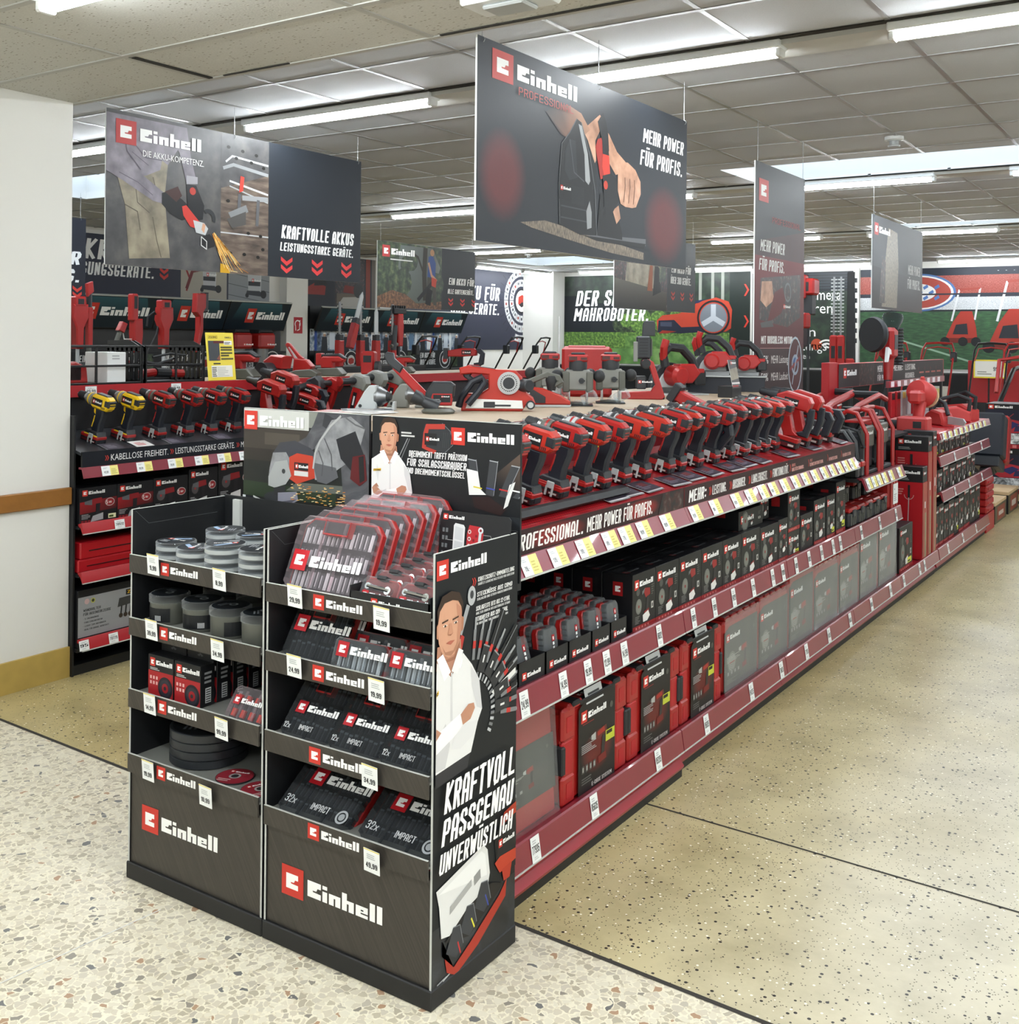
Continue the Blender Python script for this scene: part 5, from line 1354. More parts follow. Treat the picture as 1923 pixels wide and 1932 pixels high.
# third tray: three 12-piece impact sets
A12 = dict(fill='photo_bits_dark', logo=(.028, .07, .035), text=(('12x', .012, .022, .017), ('IMPACT', .07, .025, .015)), seal=None, ribs=(.55,))
c3 = clearcase('socket_case', 'left one of three 12-piece socket cases on the third tray', .18, .19, .05, A12, (-2.23, 2.185, .58), .72, cover='smoke_clear')
dup(c3, (-2.048, 2.185, .58), rot=(-.72, 0, 0), label='middle one of three 12-piece socket cases on the third tray')
dup(c3, (-1.866, 2.185, .58), rot=(-.72, 0, 0), label='right one of three 12-piece socket cases, cut off by the poster side')
A32 = dict(fill='photo_bits_dark', logo=(.06, .1, .05), text=(('32x', .02, .03, .024), ('IMPACT', .12, .03, .02)), seal=(.235, .035, .02), ribs=(.32, .66))
c4 = clearcase('socket_case', 'left one of two 32-piece socket cases on the lowest tray', .265, .23, .05, A32, (-2.236, 2.18, .367), .95, handle=False, cover='smoke_clear')
dup(c4, (-1.934, 2.18, .367), rot=(-.95, 0, 0), label='right one of two 32-piece socket cases on the lowest tray')
# left stand: clear case with red bits
Ar = dict(fill='photo_bits_dark', logo=(.02, .045, .026), ribs=(.33, .66))
c5 = clearcase('bit_case', 'small clear case of red-tipped bits on the third tray of the left stand', .17, .1, .035, Ar, (-2.45, 2.18, .583), .6, handle=False, red=False)
b = B(); b.at((-2.45, 2.18, .583), (-.6, 0, 0))
for i in range(4):
 for j in range(2):
  b.cyl((.03+.036*i, .008, .012+.042*j), (.03+.036*i, .008, .034+.042*j), .009, 'orange_red', n=10)
o = part('bits', b); o.parent = c5; o.matrix_parent_inverse = (Matrix.Translation((-2.45, 2.18, .583)) @ Matrix.Rotation(-.6, 4, 'X')).inverted()
# stack of big discs and loose red discs
def bigdisc(label, z, rz):
 o = thing('disc_pack', label, 'disc tin', (-2.66, 2.315, z), rz, 'big disc tins on the lowest left tray')
 b = B(); b.lathe([(0, .118), (.002, .121), (.024, .121), (.026, .118)], (0, 0, 0), (0, 0, 1), 'dark_plastic', 36); part('tin', b, o)
 b = B(); b.frame((0, 0, .0268), (1, 0, 0), (0, 1, 0)); b.disc(0, 0, .112, '0F1216', 0, n=32); b.lines(-.07, .02, .1, .05, 3, '6A7076', 1); b.rect(-.06, -.05, -.03, -.02, '9EA2A6', 1); b.disc(.02, -.02, .018, '23282E', 1); b.lines(-.02, -.07, .07, .03, 3, '4A5A86', 1); part('disc_label', b, o)
 return o
d0 = bigdisc('lowest big disc tin in the stack on the lowest left tray', .381, 0)
for k in range(1, 4): dup(d0, (-2.66+.003*k, 2.315-.002*k, .381+.0275*k), .7*k, '%s big disc tin in the stack on the lowest left tray' % ('second', 'third', 'topmost')[k-1])
def reddisc(label, loc, rz):
 b = B(); b.lathe([(0, .058), (.0025, .058)], (0, 0, 0), (0, 0, 1), 'dark_plastic', 30)
 b.frame((0, 0, .0029), (1, 0, 0), (0, 1, 0)); b.disc(0, 0, .056, '8A2430', 0, n=30); b.ring(0, 0, .012, .018, '9A9A98', 1); b.disc(0, 0, .011, '2A2A2C', 1); b.lines(-.04, -.04, .05, .02, 2, 'C8A8A8', 1); b.logo(-.03, .022, .014, 1)
 return solo('cutting_disc', b, label, 'cutting disc', None, loc, rz)
reddisc('red cutting disc lying above the tag 10,99', (-2.465, 2.245, .381), .3)
reddisc('red cutting disc at the right front corner of the lowest left tray', (-2.335, 2.225, .381), 1.2)
reddisc('red cutting disc lying farther back beside the stack of big tins', (-2.345, 2.36, .381), 2.2)
# ------------------------------------------------------------------ power tool models (nose towards -X, name plate towards -Y)
def plate(b, x0, z0, w, h, y, col='17181A', lh=None):
 b.frame((0, y, 0), *AX); b.rect(x0, z0, x0+w, z0+h, col, 1); lh = lh or h*.5
 b.logo(x0+w*.1, z0+(h-lh)/2, lh, 2, sx=min(1, w*.82/(4.3*lh)))
def battery(o, x0, x1, z0, z1, wy=.034, red='red_plastic', lab=None):
 b = B(); b.box(x0, x1, -wy, wy, z0, z0+(z1-z0)*.62, 'battery_black', .004); b.box(x0-.001, x1+.001, -wy-.001, wy+.001, z0+(z1-z0)*.5, z1, red, .005)
 b.frame((0, -wy-.0006, 0), *AX); b.rect(x0+.01, z0+.006, x1-.01, z0+(z1-z0)*.4, '55161A', 1); b.rect(x1-.045, z0+.008, x1-.015, z0+(z1-z0)*.34, 'B8B0AC', 2)
 b.box(x1, x1+.002, -wy*.45, wy*.45, z0+.006, z1*.6, 'dark_plastic', .001)
 return part('battery', b, o)
def drill(name, label, cat='cordless drill', kind=0, handle=False, clip=True, red='red_plastic', group=None, chuck='black_rubber', gear='grey_plastic', acc='red_plastic'):
 o = thing(name, label, cat, (0, 0, 0), 0, group)
 bx = {0: .08, 1: .065, 2: .095}[kind]
 b = B()
 b.prism([(-.045, .185), (-.045, .235), (-.03, .25), (bx-.02, .252), (bx, .24), (bx+.002, .195), (bx-.015, .178), (-.03, .176)], -.026, .026, 'y', red, .008)
 b.prism([(-.03, .24), (-.02, .256), (bx-.03, .257), (bx-.015, .246)], -.018, .018, 'y', 'dark_plastic', .003)
 b.box(bx-.03, bx+.004, -.0275, .0275, .2, .236, 'dark_plastic', .004)
 for k in range(4): b.box(bx-.045+.007*k, bx-.042+.007*k, -.0272, .0272, .186, .197, 'black_rubber')
 b.box(bx-.012, bx+.0045, -.018, .018, .205, .209, red); b.box(bx-.012, bx+.0045, -.018, .018, .217, .221, red)
 part('motor_housing', b, o)
 b = B(); plate(b, -.035, .194, .072, .038, -.0264); part('name_plate', b, o)
 b = B(); b.lathe([(0, .032), (.012, .033), (.03, .03), (.04, .026)], (-.045, 0, .214), (-1, 0, 0), gear, 18); b.lathe([(.012, .0335), (.02, .0335)], (-.045, 0, .214), (-1, 0, 0), acc, 18)
 part('gear_housing', b, o)
 b = B()
 if kind == 1:   # impact driver: short nose
  b.lathe([(0, .024), (.03, .02), (.04, .016), (.045, .008)], (-.085, 0, .214), (-1, 0, 0), 'dark_plastic', 14); b.cyl((-.128, 0, .214), (-.14, 0, .214), .007, 'silver', n=10)
 else:
  b.lathe([(0, .024), (.012, .024)], (-.085, 0, .214), (-1, 0, 0), 'silver', 16)
  b.lathe([(0, .021), (.022, .023), (.024, .021), (.05, .02), (.056, .012)], (-.097, 0, .214), (-1, 0, 0), chuck, 18); b.cyl((-.15, 0, .214), (-.168, 0, .214), .008, 'silver', .003, n=10)
 part('chuck', b, o)
 b = B(); b.prism([(-.012, .18), (.045, .18), (.047, .15), (.038, .1), (.04, .055), (-.012, .05), (-.018, .075), (-.008, .11), (-.006, .15)], -.021, .021, 'y', 'navy_plastic', .007)
 b.prism([(-.014, .08), (-.009, .11), (-.006, .14), (.0, .14), (-.002, .11), (-.006, .078)], -.0225, .0225, 'y', acc, .002)
 part('grip', b, o)
 b = B(); b.prism([(-.012, .178), (-.03, .17), (-.026, .15), (-.008, .14)], -.009, .009, 'y', red, .002); part('trigger', b, o)
 b = B(); b.prism([(-.03, .062), (.045, .062), (.05, .05), (.055, .04), (-.05, .04), (-.045, .05)], -.031, .031, 'y', 'dark_plastic', .004); b.box(-.045, .05, -.033, .033, .034, .046, acc, .004); part('foot', b, o)
 battery(o, -.062, .056, 0, .04)
 if clip:
  b = B()
  for s in (-1, 1): b.box(.012+.012*s-.004, .012+.012*s+.004, -.041, -.037, .0, .034, 'light_grey', .001)
  b.box(-.002, .026, -.041, -.033, .026, .05, 'light_grey', .002); part('belt_clip', b, o)
 if handle:
  b = B(); b.lathe([(0, .036), (.008, .04), (.014, .036)], (-.05, 0, .212), (-1, 0, 0), 'dark_plastic', 18)
  b.lathe([(0, .017), (.02, .021), (.05, .018), (.085, .02), (.088, .03), (.1, .03), (.104, .018)], (-.056, -.03, .2), (.35, -.9, -.25), 'grey_plastic', 16)
  b.lathe([(.088, .031), (.1, .031)], (-.056, -.03, .2), (.35, -.9, -.25), red, 16)
  part('side_handle', b, o)
 return o
def hammer(name, label, group=None):
 # rotary hammer with D handle
 o = thing(name, label, 'rotary hammer', group=group)
 b = B(); b.prism([(-.06, .2), (-.07, .25), (-.02, .28), (.1, .275), (.12, .25), (.11, .2)], -.035, .035, 'y', 'red_plastic', .008); part('motor_housing', b, o)
 b = B(); plate(b, -.02, .215, .075, .036, -.0354); part('name_plate', b, o)
 b = B(); b.lathe([(0, .034), (.03, .03), (.05, .022), (.09, .02), (.1, .014)], (-.065, 0, .24), (-1, 0, 0), 'dark_plastic', 16); part('tool_holder', b, o)
 b = B(); b.prism([(.08, .22), (.135, .22), (.145, .15), (.135, .07), (.09, .07), (.075, .085), (.105, .1), (.112, .15), (.105, .185), (.085, .2)], -.02, .02, 'y', 'navy_plastic', .006); part('grip', b, o)
 b = B(); b.prism([(-.03, .2), (.01, .2), (.06, .09), (.09, .07), (.02, .05), (-.02, .12)], -.026, .026, 'y', 'red_plastic', .005); part('foot', b, o)
 battery(o, -.03, .1, 0, .055)
 return o
def recip(name, label, group=None, red='red_plastic'):
 # long saw with D grip, used standing upright
 o = thing(name, label, 'reciprocating saw', group=group)
 b = B(); b.prism([(-.16, .12), (-.16, .17), (-.05, .19), (.06, .19), (.09, .17), (.08, .13), (-.04, .12)], -.03, .03, 'y', red, .007); part('motor_housing', b, o)
 b = B(); plate(b, -.04, .138, .08, .036, -.0304); part('name_plate', b, o)
 b = B(); b.prism([(.05, .18), (.12, .185), (.15, .15), (.14, .06), (.1, .04), (.06, .05), (.06, .07), (.1, .075), (.112, .14), (.09, .155)], -.02, .02, 'y', 'navy_plastic', .006); part('grip', b, o)
 b = B(); b.box(-.2, -.16, -.028, .028, .1, .19, 'dark_plastic', .004); part('shoe', b, o)
 battery(o, .01, .11, 0, .055)
 return o
def belt_sander(name, label):
 o = thing(name, label, 'belt sander')
 b = B()
 b.prism([(-.15, .0), (-.15, .05), (-.135, .075), (-.06, .08), (-.03, .1), (-.03, .16), (-.1, .165), (-.155, .16), (-.16, .19), (-.12, .2), (.0, .185), (.09, .18), (.12, .15), (.13, .09), (.17, .06), (.18, .035), (.14, .03), (.12, .0)], -.045, .045, 'y', 'orange_red', .006); part('housing', b, o)
 b = B(); b.prism([(-.13, .012), (-.115, .055), (.12, .048), (.125, .012)], -.052, -.046, 'y', 'smoke_white', .003); b.box(-.05, -.0, -.0545, -.05, .016, .042, 'dark_plastic', .002); b.box(-.0, .07, -.054, -.05, .022, .03, 'dark_plastic'); part('belt_cover', b, o)
 b = B(); b.box(-.12, .12, -.04, .04, -.0, .02, 'wood_pale', .005); part('sanding_belt', b, o)
 b = B(); b.cyl((.06, -.046, .125), (.06, -.062, .125), .05, 'silver', n=30); b.cyl((.06, -.062, .125), (.06, -.064, .125), .026, 'dark_plastic', n=22)
 for k in range(26):
  a = 2*PI*k/26; b.cyl((.06+.035*math.cos(a), -.0625, .125+.035*math.sin(a)), (.06+.035*math.cos(a), -.064, .125+.035*math.sin(a)), .003, 'dark_plastic', n=6)
 part('motor_cap', b, o)
 b = B(); b.prism([(-.155, .19), (-.1, .2), (.0, .188), (.0, .172), (-.09, .182), (-.11, .155), (-.08, .135), (.0, .14), (-.0, .125), (-.1, .12), (-.14, .15)], -.03, .03, 'y', 'dark_plastic', .005); part('rear_grip', b, o)
 b = B(); b.tube([(-.16, -.05, .02), (-.15, -.06, .06), (-.1, -.065, .13), (-.06, -.06, .15), (-.045, -.055, .13), (-.07, -.06, .09), (-.12, -.062, .03)], .016, 'navy_plastic', 10); part('front_handle', b, o)
 b = B(); b.lathe([(0, .03), (.05, .028), (.055, .024)], (.12, -.03, .115), (.6, -.8, 0), 'dark_plastic', 18); b.cyl((.157, -.07, .03), (.157, -.05, .03), .02, 'dark_plastic', n=16); b.cyl((.157, -.074, .03), (.157, -.07, .03), .013, 'light_grey', n=16); part('dust_port', b, o)
 return o
def planer(name, label):
 o = thing(name, label, 'planer')
 b = B(); b.prism([(-.12, .012), (-.13, .06), (-.06, .1), (.02, .09), (.1, .06), (.15, .03), (.15, .012)], -.04, .04, 'y', 'orange_red', .006); part('housing', b, o)
 b = B(); b.prism([(-.12, .0), (.15, .0), (.155, .012), (-.12, .012)], -.042, .042, 'y', 'light_grey', .002); part('sole', b, o)
 b = B(); b.prism([(-.1, .02), (-.11, .08), (-.03, .085), (.03, .05), (.03, .02)], -.044, -.038, 'y', 'dark_plastic', .002); b.frame((0, -.0446, 0), *AX); b.logo(-.09, .062, .01, 1); b.lines(-.09, .035, .06, .02, 3, '9A9C9E', 1); part('belt_cover', b, o)
 b = B(); b.prism([(-.12, .1), (-.06, .13), (.04, .17), (.1, .155), (.12, .12), (.06, .085), (.05, .1), (.085, .125), (.03, .14), (-.05, .105)], -.018, .018, 'y', 'grey_plastic', .005); part('handle', b, o)
 b = B(); b.lathe([(0, .02), (.03, .026), (.05, .03), (.07, .024), (.072, .01)], (.06, 0, .08), (0, 0, 1), 'black_rubber', 18); part('front_knob', b, o)
 return o
def router(name, label):
 o = thing(name, label, 'router')
 b = B(); b.box(-.085, .085, -.08, .08, 0, .008, 'dark_plastic', .003); b.box(-.06, .06, -.06, .06, .008, .018, 'grey_plastic', .004); part('base', b, o)
 b = B()
 for x in (-.05, .05): b.cyl((x, 0, .015), (x, 0, .17), .008, 'chrome', n=12)
 part('guide_rods', b, o)
 b = B(); b.box(-.07, .07, -.045, .045, .085, .2, 'mid_grey', .008); b.box(-.085, -.045, -.05, .05, .075, .19, 'grey_plastic', .006); b.box(.045, .085, -.05, .05, .075, .19, 'grey_plastic', .006)
 b.cyl((.02, -.05, .14), (.02, -.064, .14), .016, 'dark_plastic', n=12); b.box(.005, .04, -.066, -.062, .136, .144, 'black_rubber'); part('carriage', b, o)
 b = B(); b.lathe([(0, .05), (.03, .052), (.06, .05)], (0, 0, .195), (0, 0, 1), 'dark_plastic', 20); b.box(-.058, .058, -.05, .05, .245, .285, 'red_plastic', .008); b.box(-.04, .04, -.03, .03, .283, .297, 'dark_plastic', .006)
 b.frame((0, -.0506, 0), *AX); b.rect(-.05, .254, -.005, .274, '4A2A28', 1); b.rect(.015, .256, .05, .27, '4A2A28', 1); part('motor_head', b, o)
 for s in (-1, 1):
  b = B(); b.ell((s*.118, -.01, .165), (.034, .03, .036), 'black_rubber', 16); b.cyl((s*.08, 0, .165), (s*.1, 0, .165), .014, 'dark_plastic'); part('side_knob', b, o)
 b = B(); b.lathe([(0, .03), (.08, .03)], (.03, -.07, .03), (.83, -.3, .45), 'tube_clear', 18); b.box(-.02, .04, -.08, -.04, .01, .035, 'tube_clear', .004); part('dust_tube', b, o)
 return o
def worklight(name, label):
 o = thing(name, label, 'work light')
 b = B(); b.prism([(-.2, 0), (.08, 0), (.1, .02), (.02, .26), (-.02, .28), (-.06, .27), (-.04, .24), (-.01, .23), (.03, .1), (.0, .06), (-.2, .05)], -.09, -.055, 'y', 'red_plastic', .005); part('frame', b, o)
 b = B(); b.prism([(.0, 0), (.08, 0), (.1, .02), (.02, .26), (-.02, .28), (-.06, .27), (-.04, .24), (-.01, .23), (.05, .06)], .075, .11, 'y', 'red_plastic', .005); part('frame', b, o)
 b = B(); b.box(-.03, .1, -.055, .08, .0, .028, 'dark_plastic', .006); part('foot', b, o)
 b = B(); b.lathe([(0, .035), (.02, .04), (.15, .04), (.17, .035)], (-.03, -.05, .25), (0, 1, 0), 'dark_plastic', 20); b.cyl((-.03, -.096, .25), (-.03, -.09, .25), .03, 'black_rubber', n=18); part('hinge_roller', b, o)
 b = B(); b.box(-.1, .0, -.07, .09, .28, .44, 'dark_plastic', .01); b.prism([(-.06, .44), (-.055, .53), (-.04, .545), (.02, .545), (.03, .53), (.03, .44)], -.05, -.03, 'y', 'dark_plastic', .004); b.prism([(-.06, .44), (-.055, .53), (-.04, .545), (.02, .545), (.03, .53), (.03, .44)], .055, .075, 'y', 'dark_plastic', .004); b.box(-.05, .02, -.04, .06, .52, .546, 'dark_plastic', .005)
 b.box(-.0, .012, -.04, .06, .3, .42, 'grey_plastic', .004); b.box(-.12, -.09, -.075, -.03, .26, .4, 'mid_grey', .004)
 for k in range(7): b.box(-.08, -.02, -.074, -.068, .29+.02*k, .3+.02*k, 'black_rubber')
 part('lamp_body', b, o)
 b = B(); b.box(-.1, -.03, -.07, .06, .07, .16, 'dark_plastic', .006); b.frame((0, -.0706, 0), *AX); b.logo(-.085, .11, .022, 1); part('battery', b, o)
 return o
def circ_saw(name, label, guard='dark_plastic', red='red_plastic', stand=True):
 o = thing(name, label, 'circular saw')
 z = .085 if stand else 0
 if stand:
  b = B(); b.box(-.12, .12, -.05, .1, 0, z, 'navy_plastic', .002); part('display_block', b, o)
 b = B(); b.box(-.14, .13, -.06, .09, z, z+.006, 'light_grey', .001); part('base_plate', b, o)
 b = B(); b.prism([(-.1*math.cos(t)*1.0, z+.03+.105*math.sin(t)) for t in [PI*i/14 for i in range(15)]], .03, .065, 'y', guard, .006); b.prism([(-.07*math.cos(t), z+.03+.075*math.sin(t)) for t in [PI*i/12 for i in range(13)]], .02, .03, 'y', 'light_grey', .003); part('blade_guard', b, o)
 b = B(); b.cyl((0, .047, z+.03), (0, .05, z+.03), .085, 'steel', n=36); part('blade', b, o)
 b = B(); b.lathe([(0, .045), (.06, .042), (.075, .03)], (0, .02, z+.08), (0, -1, 0), red, 20); b.prism([(-.03, z+.08), (.0, z+.13), (.07, z+.13), (.1, z+.09), (.06, z+.05), (0, z+.05)], -.045, .02, 'y', red, .006); part('motor_housing', b, o)
 b = B(); b.tube([(-.05, 0, z+.12), (-.06, 0, z+.17), (-.03, 0, z+.2), (.03, 0, z+.195), (.08, 0, z+.15), (.1, 0, z+.1)], .019, 'black_rubber', 10); b.tube([(-.06, 0, z+.15), (-.07, -.02, z+.2), (-.06, -.02, z+.23)], .016, red, 8); part('handle', b, o)
 b = B(); b.box(.075, .13, -.04, .03, z+.04, z+.1, 'battery_black', .006); b.box(.07, .12, -.042, .032, z+.09, z+.11, red, .004); part('battery', b, o)
 return o
def grinder(name, label, guard='mid_grey', group=None):
 # angle grinder: body upright, head on top with side handle towards the viewer
 o = thing(name, label, 'angle grinder', group=group)
 b = B(); b.prism([(-.03, .04), (.03, .04), (.034, .1), (.028, .2), (-.028, .2), (-.034, .1)], -.028, .028, 'y', 'red_plastic', .008); part('body', b, o)
 b = B(); b.frame((0, -.0285, 0), *AX); b.rect(-.012, .08, .012, .17, '17181A', 1); b.rect(-.005, .1, .005, .15, 'D8D8D6', 2); part('name_plate', b, o)
 b = B(); b.prism([(-.04, .19), (.04, .19), (.05, .23), (.03, .265), (-.03, .265), (-.06, .24)], -.03, .035, 'y', guard, .008); part('gear_head', b, o)
 b = B(); b.lathe([(0, .014), (.01, .02), (.08, .018), (.1, .024), (.104, .014)], (-.015, -.03, .23), (-.3, -.95, -.1), 'dark_plastic', 14); b.lathe([(.098, .0245), (.106, .0245)], (-.015, -.03, .23), (-.3, -.95, -.1), 'red_plastic', 14); part('side_handle', b, o)
 battery(o, -.04, .05, 0, .045)
 return o
def guard_part(name, label, colour, loc, rz):
 o = thing(name, label, 'wheel guard', loc, rz)
 b = B(); b.prism([(-.07, .0), (-.065, .012), (-.03, .075), (-.01, .1), (.02, .1), (.025, .03), (.02, 0)], -.035, .03, 'y', colour, .005); b.cyl((-.045, -.037, .018), (-.045, -.03, .018), .007, 'black_rubber', n=12); part('shroud', b, o)
 b = B(); b.lathe([(0, .04), (.012, .042), (.03, .03), (.045, .022)], (.02, 0, .055), (1, -.25, 0), 'steel', 18); b.lathe([(.045, .022), (.06, .014)], (.02, 0, .055), (1, -.25, 0), 'black_rubber', 16); part('spindle', b, o)
 b = B(); b.prism([(.05, 0), (.095, 0), (.095, .035), (.085, .035), (.08, .01), (.05, .01)], -.02, .02, 'y', colour, .003); part('bracket', b, o)
 return o
def orbital(name, label):
 # long-handled sander with suction elbow
 o = thing(name, label, 'sander')
 b = B(); b.prism([(-.02, .03), (-.01, .09), (.02, .135), (.1, .135), (.12, .12), (.115, .07), (.08, .03)], -.04, .04, 'y', 'dark_plastic', .008); b.prism([(.0, .03), (.02, .085), (.11, .085), (.105, .03)], -.042, .042, 'y', 'red_plastic', .004); part('motor_housing', b, o)
 b = B(); b.frame((0, -.0426, 0), *AX); b.rect(.025, .045, .1, .078, '1A1B1D', 1); b.logo(.06, .066, .008, 2); b.lines(.03, .05, .04, .012, 2, '9A9C9E', 2); part('name_plate', b, o)
 b = B(); b.prism([(.01, .05), (-.03, .055), (-.16, .19), (-.15, .215), (-.12, .2), (.0, .08), (.02, .08)], -.02, .02, 'y', 'red_plastic', .006); b.prism([(-.125, .17), (-.18, .21), (-.2, .25), (-.185, .265), (-.155, .26), (-.15, .235), (-.11, .2)], -.026, .026, 'y', 'dark_plastic', .006); part('handle', b, o)
 b = B(); b.lathe([(0, .068), (.01, .075), (.022, .06)], (.05, -.09, 0), (0, 0, 1), 'grey_plastic', 26); part('sanding_pad', b, o)
 b = B(); b.lathe([(0, .032), (.03, .03), (.05, .022), (.09, .03), (.12, .034)], (-.06, -.1, .075), (.9, 0, -.45), 'dark_plastic', 20); part('suction_elbow', b, o)
 return o
def jigsaw(name, label, red='red_plastic', rear='dark_plastic', group=None):
 o = thing(name, label, 'sander', group=group)
 b = B(); b.prism([(-.06, .05), (-.08, .1), (-.05, .13), (.07, .13), (.1, .11), (.09, .09), (.02, .09), (.02, .05)], -.03, .03, 'y', red, .008); part('body', b, o)
 b = B(); b.prism([(-.1, .12), (-.09, .14), (.06, .15), (.11, .12), (.09, .11), (.05, .13), (-.05, .125)], -.024, .024, 'y', rear, .006); part('grip', b, o)
 b = B(); b.prism([(-.09, .0), (.08, .0), (.1, .015), (.06, .055), (-.08, .05)], -.05, .05, 'y', 'grey_plastic', .006); part('pad', b, o)
 b = B(); b.box(-.1, -.06, -.03, .03, .07, .15, red, .006); b.box(-.102, -.1, -.018, .018, .09, .13, 'black_rubber'); part('battery_bay', b, o)
 return o
def multi(name, label, group=None):
 o = thing(name, label, 'blower', group=group)
 b = B(); b.prism([(-.1, .0), (-.12, .02), (-.02, .05), (.1, .06), (.16, .03), (.15, .0)], -.05, .05, 'y', 'grey_plastic', .006); part('base', b, o)
 b = B(); b.prism([(-.05, .04), (-.04, .14), (.06, .13), (.11, .08), (.08, .03)], -.035, .035, 'y', 'red_plastic', .008); part('body', b, o)
 b = B(); b.prism([(-.05, .13), (-.12, .24), (-.105, .255), (-.085, .25), (-.0, .16), (.03, .14), (.02, .12), (-.01, .13), (-.085, .225), (-.1, .225), (-.03, .12)], -.015, .015, 'y', 'red_plastic', .004); part('handle', b, o)
 return o
# ------------------------------------------------------------------ main gondola
XF = -1.76      # front plane of the lips
XB = -2.56      # spine of the gondola
mat('perforated_red', '9C141C', .32, coat=.2)
def perf():
 m = MAT['perforated_red']; N = m.node_tree.nodes; L = m.node_tree.links; b = N['Principled BSDF']
 t = N.new('ShaderNodeTexCoord'); mp = N.new('ShaderNodeMapping'); mp.inputs['Scale'].default_value = (75, 75, 75)
 v = N.new('ShaderNodeTexVoronoi'); v.inputs['Randomness'].default_value = 0; v.voronoi_dimensions = '2D'; v.inputs['Scale'].default_value = 1
 L.new(t.outputs['Object'], mp.inputs[0]); L.new(mp.outputs[0], v.inputs['Vector'])
 a = N.new('ShaderNodeMath'); a.operation = 'LESS_THAN'; a.inputs[1].default_value = .27; L.new(v.outputs['Distance'], a.inputs[0])
 x = N.new('ShaderNodeMixRGB'); L.new(a.outputs[0], x.inputs[0]); x.inputs[1].default_value = hx('A0161E'); x.inputs[2].default_value = hx('3A080B'); L.new(x.outputs[0], b.inputs['Base Color'])
perf()
mat('perforated_black', '202328', .4)
def shelf_tag(o, X, y, z0, z1, w, st, col='E9EBEA', tilt=0.0):
 b = B(); b.frame((X, y-w/2, z0), (0, 1, 0), (tilt, 0, 1))
 b.rect(0, 0, w, z1-z0, col, 0); h = z1-z0
 b.lines(w*.2, h*.72, w*.6, h*.18, 2, 'B4B6B8', 1)
 b.txt(st, w*.1, h*.34, h*.32, '1B1C1E', 1, wt=.17, asp=.5, fit=w*.8)
 b.lines(w*.25, h*.12, w*.5, h*.14, 2, 'C2C4C4', 1)
 part('price_tag', b, o, 'white tag reading %s' % st)
def rail_pair(o, X, y, z0, z1, st, w=.055, tilt=0):
 # white price ticket and yellow ticket beside it
 b = B(); h = z1-z0; b.frame((X, y, z0), (0, 1, 0), (tilt, 0, 1))
 b.rect(0, 0, w, h, 'EDEFEF', 0); b.lines(w*.2, h*.7, w*.6, h*.18, 2, 'C0C4C8', 1); b.txt(st, w*.25, h*.25, h*.24, '4A4E54', 1, wt=.16, asp=.5, fit=w*.5)
 part('price_ticket', b, o, 'white price ticket')
 b = B(); b.frame((X, y+w, z0), (0, 1, 0), (tilt, 0, 1)); b.rect(0, 0, w*.95, h, 'EDE28A', 0); b.lines(w*.12, h*.15, w*.7, h*.6, 4, 'C6B868', 1)
 part('price_ticket', b, o, 'yellow ticket')

def lip(b, y0, y1, zt, zb, X=XF, m='rail_red'):
 # tilted label rail along a shelf front: outline in x, z
 b.prism([(X-.03, zt-.004), (X-.006, zt+.003), (X-.001, zt-.002), (X+.012, zb), (X+.006, zb-.002), (X-.012, zt-.02), (X-.03, zt-.02)], y0, y1, 'y', m)
 b.box(X+.004, X+.0145, y0, y1, zb-.003, zb+.002, 'card_edge')
def bay(name, label, y0, y1, front, wood=True, mid=True):
 o = thing(name, label, 'shelf unit', (0, 0, 0))
 b = B(); b.box(XB-.02, XB+.02, y0, y1, 0, 1.36 if wood else .98, 'shelf_dark'); part('spine_panel', b, o)
 q = XF if y0 < 3 else XF-.028
 b = B(); b.box(XB-.4, q+.002, y0, y1, 0, .034, 'kick_black'); part('kick_board', b, o)
 b = B(); b.prism([(XB, .034), (q+.008, .034), (q+.012, .045), (q-.006, .07), (q+.002, .098), (q-.02, .165), (XB, .165)], y0+.002, y1-.002, 'y', 'shelf_red'); part('base_shelf', b, o)
 b = B(); lip(b, y0+.003, y1-.003, .178, .1); part('label_rail', b, o)
 if mid:
  b = B(); b.box(XB, XF-.02, y0+.002, y1-.002, .612, .632, 'shelf_dark'); part('middle_shelf', b, o)
  b = B(); lip(b, y0+.003, y1-.003, .645, .562); part('label_rail', b, o)
 return o
def display(o, y0, y1, art):
 # sloping perforated display deck with a printed fascia and a ticket rail
 b = B(); b.prism([(XF-.002, 1.126), (XF-.4, 1.226), (XF-.4, 1.21), (XF-.002, 1.11)], y0+.001, y1-.001, 'y', 'perforated_red'); part('display_deck', b, o)
 b = B(); b.box(XF-.4, XF-.39, y0, y1, 1.2, 1.37, 'shelf_red'); part('riser', b, o)
 b = B(); b.box(XF-.012, XF, y0+.001, y1-.001, 1.05, 1.13, 'shelf_red'); b.frame((XF+.0006, y0, 1.05), *AY)
 b.rect(.002, .001, y1-y0-.002, .0785, '2C1517', 0); art(b, y1-y0, .08); part('fascia', b, o)
 b = B(); b.box(XB, XF-.03, y0, y1, 1.03, 1.05, 'shelf_dark'); part('deck_shelf', b, o)
 b = B(); b.prism([(XF-.03, 1.05), (XF, 1.05), (XF+.03, .992), (XF+.024, .99), (XF-.006, 1.04), (XF-.03, 1.04)], y0+.001, y1-.001, 'y', 'rail_red'); b.box(XF+.021, XF+.032, y0, y1, .987, .993, 'card_edge'); part('ticket_rail', b, o)
 b = B(); y9 = max(y0, 2.92); b.box(-3.0, -2.1, y9, y1, 1.37, 1.408, 'wood_top'); b.box(-2.101, -2.096, y9, y1, 1.362, 1.41, 'rail_red'); part('top_shelf', b, o)
